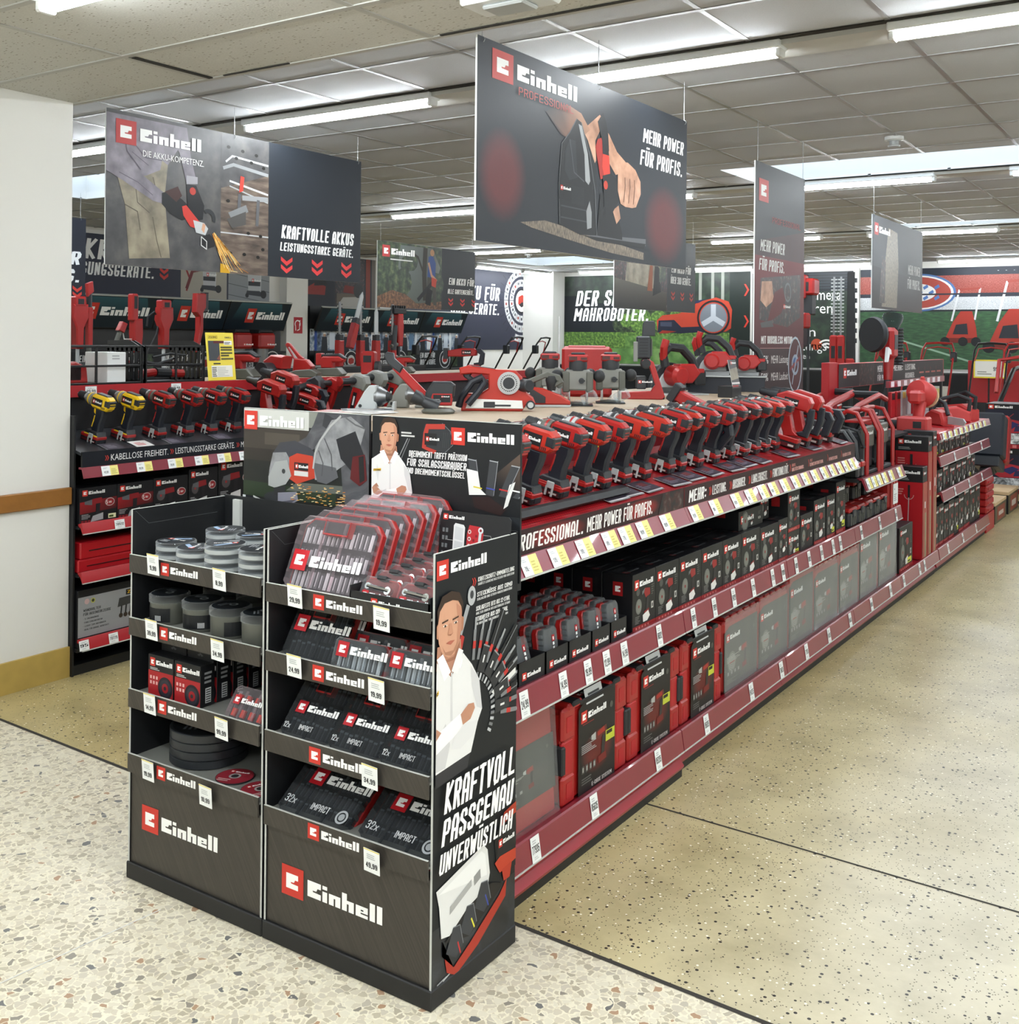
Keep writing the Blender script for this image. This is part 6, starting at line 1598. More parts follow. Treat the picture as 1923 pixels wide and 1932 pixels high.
Y = [2.62, 3.893, 5.087, 6.225, 7.29, 8.40]
bays = [bay('shelf_unit', 'near red shelf unit directly behind the cardboard display', Y[0], Y[1], None),
  bay('shelf_unit', 'second red shelf unit whose fascia begins with MEHR', Y[1], Y[2], None),
  bay('shelf_unit', 'third red shelf unit below the tall dark red sign', Y[2], Y[3], None),
  bay('shelf_unit', 'fourth red shelf unit with the pressure washers on top', Y[3], Y[4], None, wood=False),
  bay('shelf_unit', 'open low shelf bay holding the tall red cartons', Y[4], Y[5], None, wood=False, mid=False)]
def fa1(b, w, h):
 glow(b, .12, -.0+.002, .5, h-.002, '7A1E1C', '2C1517', 1); glow(b, .75, .002, 1.05, h-.002, '8A2420', '2C1517', 1)
 b.txt('PROFESSIONAL.', .055, .014, .05, 'E9E7E4', 2, wt=.2, asp=.42, sp=.08, sh=.12, fit=.42)
 b.txt('MEHR POWER FÜR PROFIS.', .5, .014, .05, 'E9E7E4', 2, wt=.2, asp=.42, sp=.08, sh=.12, fit=.49)
 b.poly([(1.04, .003), (1.26, .003), (1.26, h-.003), (1.08, h-.003)], None, 2, 'photo_tools')
def fa2(b, w, h):
 b.txt('MEHR:', .04, .014, .05, 'ECEAE8', 2, wt=.22, asp=.42, sp=.08, sh=.12, fit=.17)
 x = .24
 for st, l in (('LEISTUNG.', .18), ('AUSDAUER.', .18), ('LANGLEBIGKEIT.', .23), ('FUNKTIONALITÄT.', .25)):
  rchev(b, x, .02, .034, 'C23A30', 2, 2); x += .035
  b.txt(st, x, .018, .04, 'E2DEDC', 2, wt=.2, asp=.42, sp=.08, sh=.12, fit=l-.03); x += l+.005
def fa3(b, w, h):
 x = .03
 for a, c, l in (('HÖCHSTE', 'QUALITÄTSSTANDARDS.', .2), ('VOLLE', 'KONZENTRATION.', .24), ('', 'OPTIMIERTES DESIGN.', .17), ('', 'FÜR HÖCHSTLEISTUNG.', .18)):
  rchev(b, x, .022, .036, 'B83A30', 2, 1); x += .03
  if a: b.txt(a, x, .043, .014, 'D08078', 2, wt=.2, asp=.45)
  b.txt(c, x, .02, .018, 'D8A09A', 2, wt=.22, asp=.45, fit=l-.02); x += l+.045
for o, k, fa in zip(bays, range(3), (fa1, fa2, fa3)): display(o, Y[k], Y[k+1], fa)
# tickets
i = 0
tl = .52
for y, st in ((2.70, '79,-'), (2.865, '139,-'), (3.035, '199,-'), (3.21, '89,-'), (3.33, '79,-'), (3.465, '99,99'), (3.66, '99,99')):
 rail_pair(bays[0], XF+.0318, y, .994, 1.048, st, .05, -tl)
for y, st in ((3.92, '99,99'), (4.12, '109,-'), (4.35, '69,99'), (4.51, '119,-'), (4.67, '149,-'), (4.80, '89,99'), (4.955, '79,-')):
 rail_pair(bays[1], XF+.0318, y, .994, 1.048, st, .05, -tl)
for y in (5.11, 5.26, 5.41, 5.56, 5.70, 5.83, 5.95, 6.07):
 rail_pair(bays[2], XF+.0318, y, .994, 1.048, '99,99', .048, -tl)
for k, ys in ((0, ((2.74, '24,99'), (2.97, '14,99'), (3.13, '19,99'), (3.26, '12,99'), (3.39, '14,99'), (3.67, '86932'))), (1, ((3.98, '68929'), (4.19, '78929'), (4.40, '94229'), (4.63, '67729'), (4.88, '67729'), (5.02, '82829'))),
     (2, ((5.21, '68929'), (5.41, '86932'), (5.61, '85829'), (5.81, '67729'), (5.94, '86932'))), (3, ((6.35, '68929'), (6.75, '94229'), (7.14, '82829')))):
 for y, st in ys: shelf_tag(bays[k], XF+.0138, y, .563, .640, .048 if y < 3.5 else .042, st, tilt=-.16)
for k, ys in ((0, ((2.81, '77935'), (3.18, '85635'), (3.67, '85235'))), (1, ((4.12, '85835'), (4.62, '94235'), (5.01, '78635'))), (2, ((5.38, '77935'), (5.75, '94235'), (6.14, '85635'))), (3, ((6.58, '85835'), (7.02, '78635'))), (4, ((7.36, '85235'), (7.8, '77935'), (7.95, '94235')))):
 for y, st in ys: shelf_tag(bays[k], XF+.0138, y, .1, .176, .05, st, tilt=-.16)
# fourth unit: lower ticket shelf for the washers
b = B(); b.box(XB, -1.74, Y[3]+.012, 7.12, .9, .922, 'shelf_dark'); part('washer_shelf', b, bays[3])
b = B(); b.prism([(-1.75, .925), (-1.715, .928), (-1.69, .86), (-1.7, .858), (-1.725, .915), (-1.75, .915)], Y[3]+.012, 7.12, 'y', 'rail_red'); b.box(-1.698, -1.686, Y[3]+.012, 7.12, .854, .86, 'card_edge'); part('ticket_rail', b, bays[3])
for y in (6.26, 6.37, 6.48, 6.6, 6.75, 6.95): rail_pair(bays[3], -1.6885, y, .864, .922, '199,-', .05, -.38)

# ------------------------------------------------------------------ cartons on the middle shelf
def box_art(b, w, h, seed, red=True, flash=False):
 r = random.Random(seed)
 b.rect(0, 0, w, h, '1B1C1A', 0)
 b.logo(w*.07, h-.058, .036, 2, sx=min(1, w*.8/(4.4*.036)))
 # little picture of the tool
 x, y = w*.5, h*.44
 k = min(w, h*.9)
 b.poly([(x-.02*k, y+.22*k), (x+.02*k, y+.3*k), (x+.24*k, y+.27*k), (x+.26*k, y+.14*k), (x+.06*k, y+.1*k)], '8A2422', 2)
 b.poly([(x-.02*k, y+.22*k), (x+.02*k, y+.3*k), (x-.1*k, y+.25*k), (x-.1*k, y+.18*k)], '6A6C6C', 3)
 b.poly([(x+.1*k, y+.12*k), (x+.2*k, y+.12*k), (x+.16*k, y-.16*k), (x+.06*k, y-.16*k)], '2C2A2A', 3)
 b.poly([(x-.02*k, y-.16*k), (x+.2*k, y-.12*k), (x+.2*k, y-.2*k), (x, y-.24*k)], '7A1C1C', 4)
 if r.random() < .8: b.poly([(x-.08*k, y-.22*k), (x+.16*k, y-.16*k), (x+.24*k, y-.28*k), (x+.12*k, y-.36*k), (x-.06*k, y-.36*k)], 'D9D9D4', 4)
 b.disc(w*.25, h*.42, w*.13, '6C6E68', 2, ry=w*.15); b.disc(w*.25, h*.42, w*.1, '74766E', 3, ry=w*.12); b.disc(w*.25, h*.42, w*.03, '7E2A26', 4)
 if r.random() < .6: b.disc(w*.22, h*.68, w*.075, '4C4E4A', 2)
 b.lines(w*.1, h*.13, w*.24, h*.14, 5, '6E6F6A', 2); b.lines(w*.8, h*.55, w*.13, h*.2, 5, '55564F', 2); b.rect(w*.8, h*.3, w*.9, h*.42, 'B4B4AE', 2); b.rect(w*.83, h*.33, w*.87, h*.39, '26272A', 3)
 if red: b.rect(0, 0, w, h*.09, '8E1E1E', 2); [b.rect(w*(.12+.13*i), h*.025, w*(.18+.13*i), h*.065, 'C87A74', 3) for i in range(5)]
 if flash: b.rect(w*.6, h*.12, w*.9, h*.24, 'C9CE3E', 5); b.rect(w*.62, h*.14, w*.8, h*.18, '3A3A24', 6)
def carton(label, w, h, d=.12, seed=1, red=True, flash=False, group='tool cartons on the middle shelf', side=False, big=False):
 o = thing('tool_carton', label, 'carton', (0, 0, 0), 0, group)
 b = B(); b.box(-d, 0, 0, w, 0, h, 'carton_black', .0015)
 b.frame((.0006, 0, 0), *AY); box_art(b, w, h, seed, red, flash)
 b.frame((-d, 0, h+.0006), (0, 1, 0), (-1, 0, 0)); b.o = Vector((0, 0, h+.0006)); b.logo(w*.1, d*.25, d*.2, 1, white='56585A', red='5A1A1C', sx=min(1, w*.7/(4.4*d*.2))); b.lines(w*.1, d*.6, w*.6, d*.25, 3, '3A3C3E', 1)
 b.frame((-d, -.0006, 0), *AX); b.rect(d*.35, h*.62, d*.68, h*.86, '8E1418', 1); b.glyph_e(d*.43, h*.69, d*.17, h*.1, 'E6E6E4', 2) if side else None
 part('carton', b, o)
 return o
XC = -1.795
cols = [(3.529, .188, .21), (3.72, .205, .21), (3.93, .215, .21), (4.149, .22, .21), (4.373, .212, .21), (4.589, .228, .21), (4.822, .24, .2), (5.067, .13, .205)]
first = True
for i, (y, w_, h_) in enumerate(cols):
 c = carton('drill carton, front of the %s file after the clear bit cases on the middle shelf' % ORD[i], w_, h_, .125, seed=i+3, side=(i == 0))
 c.location = (XC, y, .633)
 for r_ in range(1, 4 if i < 5 else 3):
  dup(c, (XC-.127*r_, y, .633), label='drill carton, %s back in the %s file after the clear bit cases' % (ORD[r_], ORD[i]))
sp = [(5.201, .175, .125, 0, 'lower carton of the pair stacked after the eighth file', 21), (5.201, .175, .2, .127, 'upper tall carton of the pair stacked after the eighth file', 22), (5.389, .2, .185, 0, 'squat carton right of the stacked pair on the middle shelf', 23),
   (5.606, .195, .235, 0, 'taller carton second right of the stacked pair', 24), (5.82, .15, .235, 0, 'narrow carton with yellow flash left of the tallest carton', 25), (5.989, .175, .29, 0, 'tallest carton at the end of the row beside the red-lidded boxes', 26)]
for (y, w_, h_, dz, lab, sd) in sp:
 c = carton(lab, w_, h_, .13, sd, red=sd != 23, flash=sd in (25, 26, 21)); c.location = (XC, y, .633+dz)
 if sd in (24, 25):
  dup(c, (XC-.132, y, .633), label='carton standing behind the %s' % ('taller carton second right of the stacked pair' if sd == 24 else 'narrow carton with yellow flash'))
c = carton('long carton lying on top of the sixth and seventh files of cartons', .3, .085, .2, 31, red=False); c.location = (XC-.03, 4.63, .8455)
c = carton('dark upright carton with a red logo behind the lying carton', .12, .13, .1, 32, red=False); c.location = (XC-.06, 4.975, .8455)
# red-lidded stack boxes and red case on the fourth unit
def lidbox(label, loc):
 o = thing('stacking_box', label, 'tool box', loc, 0, 'black boxes with red lids')
 b = B(); b.box(-.25, 0, 0, .15, 0, .085, 'dark_plastic', .01)
 for k in range(3): b.box(-.002, .006, .03+.04*k, .04+.04*k, .01, .08, 'grey_plastic', .002)
 part('body', b, o)
 b = B(); b.box(-.25, .004, -.002, .152, .085, .112, 'red_plastic', .008); b.box(-.2, -.05, .03, .12, .112, .12, 'red_plastic', .004); part('lid', b, o)
 b = B(); b.box(0, .012, .045, .105, .06, .1, 'dark_plastic', .004); part('latch', b, o)
 return o
l0 = lidbox('black stack box with red lid next to the tallest carton', (XC, 6.25, .633))
for k, y in enumerate((6.42, 6.59, 6.76, 6.93)): dup(l0, (XC, y, .633), label='black stack box with red lid, %s after the tallest carton' % ORD[k+1])
for k, y in enumerate((6.30, 6.55, 6.80)): dup(l0, (XC-.06, y, .754), label='red-lidded box of the upper layer on the fourth shelf unit, %s from the near end' % ORD[k])
o = thing('red_case', 'red plastic case with white label at the end of the fourth unit', 'case', (XC+.01, 7.1, .633))
b = B(); b.box(-.2, 0, 0, .19, 0, .2, 'red_plastic', .015); [b.box(-.002, .008, .01+.06*k, .05+.06*k, .0, .2, 'red_plastic', .004) for k in range(3)]; part('shell', b, o)
b = B(); b.frame((.0095, .05, .03), *AY); b.rect(0, 0, .12, .13, 'E4E6E4', 0); b.rect(.03, .09, .04, .1, '1A1A1A', 1); b.lines(.02, .02, .08, .05, 4, 'A0A2A2', 1); part('paper_label', b, o)

# ------------------------------------------------------------------ clear bit cases in counter trays
ys = [2.75, 2.91, 3.053, 3.207, 3.342, 3.468]
def bitbook(label, loc):
 o = thing('bit_box', label, 'bit box', loc, 0, 'clear bit boxes in the counter trays'); o.rotation_euler = (0, R(-7), 0)
 oc = [(.008, 0), (.082, 0), (.09, .012), (.09, .028), (.088, .034), (.088, .044), (.09, .05), (.09, .118), (.08, .13), (.01, .13), (0, .118), (0, .012)]
 b = B(); b.prism(oc, -.034, -.012, 'x', 'red_plastic', .003); part('shell', b, o)
 b = B(); b.prism(oc, -.012, .01, 'x', 'clear_lid', .003)
 for k in range(6): b.box(-.012, .008, -.0015, .002, .015+.018*k, .025+.018*k, 'clear_lid')
 part('lid', b, o)
 b = B(); b.frame((-.0105, 0, 0), *AY); b.poly([(.006, .004), (.084, .004), (.084, .126), (.006, .126)], None, 0, 'photo_bits_dark'); part('contents', b, o)
 b = B(); b.box(-.02, .008, .03, .06, .126, .136, 'smoke_clear', .003); part('latch', b, o)
 b = B(); b.frame((.0112, 0, 0), *AY); b.rect(.052, .086, .068, .106, 'A81A22', 1); b.rect(.057, .09, .063, .1, 'E8E8E6', 2)
 for z in (.074, .06, .05, .04, .028, .016): b.rect(.055, z, .065, z+.009, 'E8E8E6', 1)
 part('print', b, o)
 return o
bb = None
for i in range(5):
 o = thing('counter_tray', 'black counter tray with logo, %s from the display stand on the middle shelf' % ORD[i], 'tray', (-1.783, ys[i], .634))
 w_ = ys[i+1]-ys[i]-.006
 b = B(); b.box(-.003, 0, 0, w_, 0, .08, 'card_black'); b.box(-.3, 0, 0, .003, 0, .08, 'card_black'); b.box(-.3, 0, w_-.003, w_, 0, .08, 'card_black'); b.box(-.3, 0, 0, w_, 0, .003, 'card_black')
 b.frame((.0006, 0, 0), *AY); b.logo(.02, .022, .024, 1, sx=min(1, (w_-.035)/(4.4*.024))); part('tray_box', b, o)
 for r_ in range(6):
  lab = 'clear bit box, %s from the front in the %s counter tray on the shelf' % (ORD[r_], ORD[i])
  if bb is None:
   bb = bitbook(lab, (0, 0, 0)); q = bb
  else: q = dup(bb, label=lab)
  q.location = (-1.808-.047*r_, ys[i]+w_/2-.045, .640+.004*r_)
  q.rotation_euler = (0, R(-7 if i else -16), 0)

# ------------------------------------------------------------------ cases on the bottom shelf
def case_art(b, w, h, seed, grey=False):
 bg = '1D1B1A' if not grey else '3E403C'
 b.poly([(0, 0), (w, 0), (w, h), (w*.15, h), (0, h*.92)], bg, 0)
 glow(b, w*.05, h*.15, w*.95, h*.62, '5E1C18' if not grey else '4A4844', bg, 1)
 b.logo(w*.06, h*.76, h*.125, 3, sx=min(1, w*.72/(4.4*h*.125)))
 if not grey: b.rect(w*.1, h*.735, w*.4, h*.747, '7A2A28', 3)
 x, y, k = w*.55, h*.45, h*.8
 b.poly([(x-.12*k, y+.1*k), (x-.05*k, y+.18*k), (x+.2*k, y+.2*k), (x+.22*k, y+.08*k), (x, y+.05*k)], '5E2A26' if not grey else '7E3C34', 3)
 b.poly([(x-.05*k, y+.16*k), (x+.14*k, y+.19*k), (x+.16*k, y+.12*k), (x-.04*k, y+.1*k)], '96281F', 4)
 b.poly([(x-.22*k, y+.16*k), (x-.1*k, y+.18*k), (x-.1*k, y+.08*k), (x-.22*k, y+.1*k)], 'A8AAA6', 4); b.poly([(x-.28*k, y+.14*k), (x-.22*k, y+.16*k), (x-.22*k, y+.1*k)], '4C4C4C', 4)
 b.poly([(x+.08*k, y+.08*k), (x+.18*k, y+.08*k), (x+.14*k, y-.2*k), (x+.05*k, y-.2*k)], '2E2A28', 4)
 b.poly([(x-.04*k, y-.18*k), (x+.18*k, y-.16*k), (x+.2*k, y-.26*k), (x-.02*k, y-.28*k)], '6E1E1A', 5)
 b.lines(w*.07, h*.43, w*.4, h*.1, 5, '9A9896' if not grey else '9A9C94', 4);
 for i in range(4): b.rect(w*(.08+.1*i), h*.22, w*(.15+.1*i), h*.3, '4E4E4C', 4); b.rect(w*(.095+.1*i), h*.235, w*(.135+.1*i), h*.285, '8E8E8A', 5)
 b.lines(w*.08, h*.1, w*.3, h*.08, 3, '5E5E5A', 4)
 b.disc(w*.88, h*.8, h*.035, '55564F', 4)
 if not grey:
  b.rect(w*.72, h*.42, w*.97, h*.54, 'B8C03A', 6); b.rect(w*.74, h*.49, w*.9, h*.53, '1C1C18', 7)
  b.txt('E-CASE SYSTEM', w*.35, h*.03, h*.045, 'C6C4C0', 4, wt=.2, asp=.45, fit=w*.55)
 else:
  b.disc(w*.22, h*.42, h*.17, '6C6E68', 3); [b.ring(w*.22, h*.42, h*(.03+.03*i), h*(.04+.03*i), 'A2A49A', 4) for i in range(4)]; b.rect(w*.15, h*.41, w*.3, h*.43, '8A3430', 5)
def redcase(label, y, w, h=.315, sleeve=True, seed=1, d=.11, lean=0):
 o = thing('tool_case', label, 'case', (-1.795, y, .168)); o.rotation_euler = (0, lean, 0)
 b = B(); b.box(-d, -.006, .012, w-.012, .0, h*.97, 'red_plastic', .012)
 for (a, c) in ((.0, .2), (.8, 1.0)):
  for (z0, z1) in ((.0, .3), (.66, 1.0)):
   b.box(-.02, .0, w*a+.004, w*c-.004, h*z0, h*z1, 'red_plastic', .008)
   zc = h*(z0+z1)/2; yc = w*(a+c)/2
   b.box(-.001, .0012, yc-.018, yc+.018, zc-.025, zc+.025, 'soft_red');
  b.box(-.03, -.004, w*a+.012, w*c-.012, h*.3, h*.66, 'soft_red', .006)
 b.box(-d-.002, .002, w*.08, w*.3, h*.95, h*1.03, 'red_plastic', .008); b.box(-d-.002, .002, w*.7, w*.92, h*.95, h*1.03, 'red_plastic', .008)
 part('shell', b, o)
 for a in (.19, .81):
  b = B(); b.box(-d*.8, .006, w*a-.026, w*a+.026, h*.985, h*1.045, 'black_rubber', .005); part('latch', b, o)
 for a in (.02, .98):
  b = B(); b.box(-.05, .003, w*a-.012, w*a+.012, h*.33, h*.62, 'black_rubber', .004); part('side_latch', b, o)
 b = B(); s0, s1 = w*.22, w*.78
 b.frame((.0036, s0, .004), *AY); case_art(b, s1-s0, h*.985, seed)
 b.box(-d*.9, .003, s0+.01, s1-.004, h*.96, h*1.012, 'carton_black', .003); b.frame((.0045, s0+.05, h*.94), (0, 1, 0), (-.25, 0, .97)); b.rect(0, 0, .12, .05, 'BFC2C2', 1); b.lines(.02, .01, .09, .03, 2, '303234', 2)
 b.frame((.0, s0+.03, h*1.0135), (0, 1, 0), (-1, 0, 0)); b.logo(.02, .02, .025, 1)
 part('card_sleeve', b, o)
 return o
redcase('red tool case with card sleeve, left of three beside the wrapped leaning case', 3.035, .46, .32, seed=1)
redcase('red tool case with card sleeve, middle of three on the bottom shelf', 3.502, .445, .32, seed=2)
redcase('red tool case with card sleeve, right of three on the bottom shelf', 3.955, .42, .32, seed=3)
def wrapcase(label, y, w, h=.31, d=.12, seed=1, front='3E403C', lean=0, first=False):
 o = thing('wrapped_case', label, 'case', (-1.80, y, .17)); o.rotation_euler = (0, lean, 0)
 b = B(); b.box(-d, -.004, .006, w-.006, 0, h, 'red_plastic', .012)
 for k in range(5): b.box(-d, -.006, w*(.08+.19*k), w*(.2+.19*k), h-.004, h+.018, 'red_plastic', .006)
 part('shell', b, o)
 b = B()
 lo, hi = (.0, .9) if not first else (.22, .72)
 b.frame((-.0025, .008, h*lo+.004), *AY); case_art(b, w-.016, h*(hi-lo), seed, True); part('card_sleeve', b, o)
 b = B(); b.frame((.003, 0, -.002), *AY)
 r = random.Random(seed*13)
 N = 7; M = 6
 P_ = [[(w*i/N, (h+.02)*j/M, .003*r.random()) for j in range(M+1)] for i in range(N+1)]
 for i in range(N):
  for j in range(M):
   q = [P_[i][j], P_[i+1][j], P_[i+1][j+1], P_[i][j+1]]
   b.add([b.o+b.u*a+b.w*c+b.nn*e for a, c, e in q], [(0, 1, 2, 3)], 'shrink_film')
 b.frame((.003, 0, h+.019), (0, 1, 0), (-1, 0, 0))
 P_ = [[(w*i/16, .1*j/3, .012*r.random()) for j in range(4)] for i in range(17)]
 for i in range(16):
  for j in range(3):
   q = [P_[i][j], P_[i+1][j], P_[i+1][j+1], P_[i][j+1]]
   b.add([b.o+b.u*a+b.w*c+b.nn*e for a, c, e in q], [(0, 1, 2, 3)], 'shrink_film')
 part('film_wrap', b, o)
 return o
wrapcase('film-wrapped red case leaning at the near end of the bottom shelf', 2.66, .365, .35, seed=4, first=True, lean=R(-4))
WR = [(4.41, .41, .31), (4.827, .41, .315), (5.243, .387, .36), (5.636, .43, .33), (6.075, .39, .33), (6.48, .40, .41), (6.9, .43, .42)]
wl = ['beside the three sleeved red cases', 'second after the sleeved red cases', 'third after the sleeved red cases, taller than its neighbours', 'fourth after the sleeved red cases, open red top', 'fifth after the sleeved red cases', 'sixth after the sleeved red cases, crumpled film', 'last, at the end of the fourth shelf unit']
for (y, w_, h_), t_ in zip(WR, wl):
 wrapcase('film-wrapped grey-printed case %s' % t_, y, w_, h_, seed=int(y*10), lean=0)
c = carton('upright dark carton after the wrapped cases at the foot of the tall red cartons', .36, .3, .2, 41, red=True, flash=True, group=None); c.location = (-1.8, 7.42, .168)
# tall red cartons
def tallbox(label, x0, y0, w, d, h, z=.168):
 o = thing('tall_carton', label, 'carton', (x0, y0, z))
 b = B(); b.box(0, w, 0, d, 0, h, 'cabinet_red', .002); b.box(-.001, w+.001, -.001, d+.001, h-.11, h+.001, 'carton_black', .002)
 b.frame((0, -.0018, 0), *AX); b.logo(w*.1, h-.058, .036, 2, sx=min(1, w*.8/(4.4*.036))); b.lines(w*.1, h-.095, w*.4, .02, 2, '8A8A88', 2)
 b.line([(w*.5, h-.17), (w*.45, .04)], .006, 'B0A8A6', 2); b.ring(w*.5, h-.2, .03, .034, 'C09A98', 2, a0=PI, a1=2*PI); b.rect(w*.46, h-.22, w*.54, h-.13, '1A1A1C', 3); b.lines(w*.08, h-.2, w*.25, .05, 3, 'C87A76', 2)
 b.frame((w+.0018, 0, 0), *AY); b.rect(0, 0, d, h-.112, '9C4A3C', 1); b.rect(d*.45, .0, d*.75, h*.5, '8C8468', 2); b.logo(d*.1, h-.06, .03, 2, sx=.6); b.rect(d*.4, h*.55, d*.6, h*.62, 'D8D8D4', 3)
 part('carton', b, o); return o
tallbox('shorter tall red carton in front of the taller ones', -1.965, 7.98, .185, .14, .655)
tallbox('tall red carton with picture of a pole tool', -2.01, 8.14, .23, .12, .86)
tallbox('tall red carton behind, next to the far shelves', -1.985, 8.27, .21, .12, .89)

# ------------------------------------------------------------------ drills on the display deck
random.seed(11)
TL = R(14)
def put(o, y, x=-1.93, rz=R(3), lift=0):
 o.location = (x, y, 1.132+.251*(XF-x)+lift); o.rotation_euler = (0, TL, rz)
def sput(src, first, lab, y, **k):
 o = src if first else dup(src, label=lab)
 if first: src['label'] = lab
 put(o, y, **k); return o
da = drill('cordless_drill', 'x', kind=0, handle=False, gear='grey_plastic')
dbx = drill('cordless_drill', 'x', kind=0, handle=True, gear='mid_grey', red='orange_red')
dc = drill('cordless_drill', 'x', kind=2, handle=True, gear='light_grey', red='orange_red')
dd = drill('impact_driver', 'x', 'impact driver', kind=1, gear='grey_plastic')
de = drill('cordless_drill', 'x', kind=0, gear='light_grey', red='orange_red', chuck='dark_plastic')
seq = [(da, 2.80), (dbx, 2.985), (da, 3.165), (de, 3.33), (da, 3.47), (dc, 3.63), (dc, 3.80), (da, 4.02), (dbx, 4.13), (da, 4.31), (da, 4.49), (dd, 4.67), (dd, 4.84), (dd, 4.99), (de, 5.12), (da, 5.26)]
seen = set()
marks = {0: 'red cordless drill cut off by the stand header, first in the display row', 1: 'big red drill with side handle standing nearest on the red deck', 2: 'red drill with black chuck right after the nearest one with side handle', 3: 'red drill with pale gear case and metal clip, fourth on the deck',
   4: 'red drill, fifth on the deck, in front of the dark rubber strip end', 5: 'drill with side handle before the yellow card, sixth on the deck', 6: 'drill with side handle and silver gear case, seventh on the deck'}
for i, (s, y) in enumerate(seq):
 lab = marks.get(i, 'red %s standing %s in the row on the red display deck' % (s['category'], ORD[i]))
 sput(s, s.name not in seen, lab, y); seen.add(s.name)
hm = hammer('rotary_hammer', 'x')
for i, y in enumerate((5.44, 5.61)): sput(hm, i == 0, 'red rotary hammer with D grip, %s of two near the end of the deck' % ORD[i], y)
rp = recip('reciprocating_saw', 'x')
for i, y in enumerate((5.78, 5.97)): sput(rp, i == 0, 'red reciprocating saw with D grip, %s of two at the far end of the deck' % ORD[i], y)
# a grease gun shaped tool raised above the row
o = recip('reciprocating_saw', 'red long-nosed tool tilted up above the drills, before the wood-topped shelf'); o.location = (-2.02, 4.52, 1.245); o.rotation_euler = (0, R(34), 0)
b = B(); b.prism([(XF-.05, 0), (XF-.03, .012), (XF-.04, .03), (XF-.07, .03), (XF-.08, 0)], 2.66, 3.5, 'y', 'black_rubber', .004)
solo('rubber_strip', b, 'black rubber strip lying along the front of the deck before the drills', 'rubber strip', loc=(0, 0, 1.142))
def leaf(label, y, x=-1.775, rz=.0):
 b = B(); b.frame((0, 0, 0), (0, 1, 0), (-1, 0, 0)); b.box(-.1, 0, 0, .145, -.0012, -.0004, 'white_paper'); b.rect(0, 0, .145, .1, '2A2430', 0); b.rect(.01, .02, .135, .085, '3C3440', 1); b.lines(.02, .03, .1, .045, 4, '7E7684', 2); b.rect(.0, .002, .145, .012, 'B8B8BC', 2); b.rect(.05, .05, .1, .08, '6A3034', 3)
 o = solo('product_card', b, label, 'product card', 'dark product cards on the red deck'); o.location = (x, y, 1.1375); o.rotation_euler = (0, R(14.1), rz); return o
lf = None
for i, y in enumerate((3.32, 3.455, 3.62, 3.84, 4.03, 4.22, 4.43, 4.62, 4.80, 5.15, 5.57, 6.03)):
 lab = 'dark product card, %s from the near end along the deck edge' % ORD[i]
 if lf is None: lf = leaf(lab, y)
 else:
  q = dup(lf, (-1.775-.01*(i % 3 == 1), y, 1.1375), label=lab); q.rotation_euler = (0, R(14.1), .06*((i*7) % 3-1))
b = B(); b.box(-.002, 0, 0, .12, 0, .05, 'yellow_sign'); solo('yellow_card', b, 'small yellow card on the riser behind the drills', 'card', loc=(-2.146, 3.80, 1.262))

# ------------------------------------------------------------------ tools on the wooden top
ZW = 1.4085
def top(o, x, y, rz, sc=1.0):
 o.location = (x, y, ZW); o.rotation_euler = (0, 0, rz); o.scale = (sc,)*3
top(belt_sander('belt_sander', 'big red belt sander with round silver motor cap'), -2.5, 3.66, R(34), .92)
top(orbital('orbital_sander', 'red sander with upright handle and grey suction elbow beside the belt sander'), -2.66, 3.42, R(34), .9)
guard_part('wheel_guard', 'silver wheel guard standing behind the display header', 'light_grey', (-2.9, 3.36, ZW), R(30))
guard_part('wheel_guard', 'grey wheel guard with red foot beside the sander', 'mid_grey', (-2.9, 3.56, ZW), R(30))
top(planer('planer', 'red planer with black round knob behind the belt sander'), -2.5, 4.0, R(34), .9)
r0 = router('router', 'left grey router with clear dust tube'); top(r0, -2.42, 4.2, R(30), .8)
r1 = dup(r0, label='right grey router with clear dust tube'); top(r1, -2.40, 4.46, R(30), .8); r1.location = (-2.40, 4.47, ZW)
r2 = dup(r0, label='router with red head standing behind the left one', loc=(-2.72, 4.45, ZW))
wl_ = worklight('work_light', 'large folding work light with tall dark lamp head'); top(wl_, -2.42, 4.93, R(28), .72)
b = B(); b.box(-.13, .13, -.1, .1, 0, .26, 'red_plastic', .015); b.box(-.12, .12, -.104, -.1, .1, .14, 'soft_red', .003); b.box(-.1, .1, -.09, .09, .25, .265, 'red_plastic', .006)
solo('red_housing', b, 'plain red tool housing left of the work light', 'tool housing', loc=(-2.8, 4.95, ZW), rz=R(30))
top(circ_saw('circular_saw', 'large dark circular saw standing on its nose beside the work light', stand=False), -2.5, 5.4, R(58), 1.3)
top(circ_saw('circular_saw', 'red circular saw on a black block, left one'), -2.42, 5.72, R(20), 1.1)
top(circ_saw('circular_saw', 'red circular saw on a black block, right one before the tall sign'), -2.36, 6.05, R(20), 1.0)
o = circ_saw('circular_saw', 'red saw with silver guard on the right black block', guard='light_grey'); top(o, -2.6, 6.05, R(15), 1.0)
o = thing('leaflet_stand', 'leaflet in a black holder before the circular saws', 'leaflet', (-2.16, 5.33, ZW));
b = B(); b.box(-.06, .02, -.01, .12, 0, .06, 'card_black', .002); part('holder', b, o)
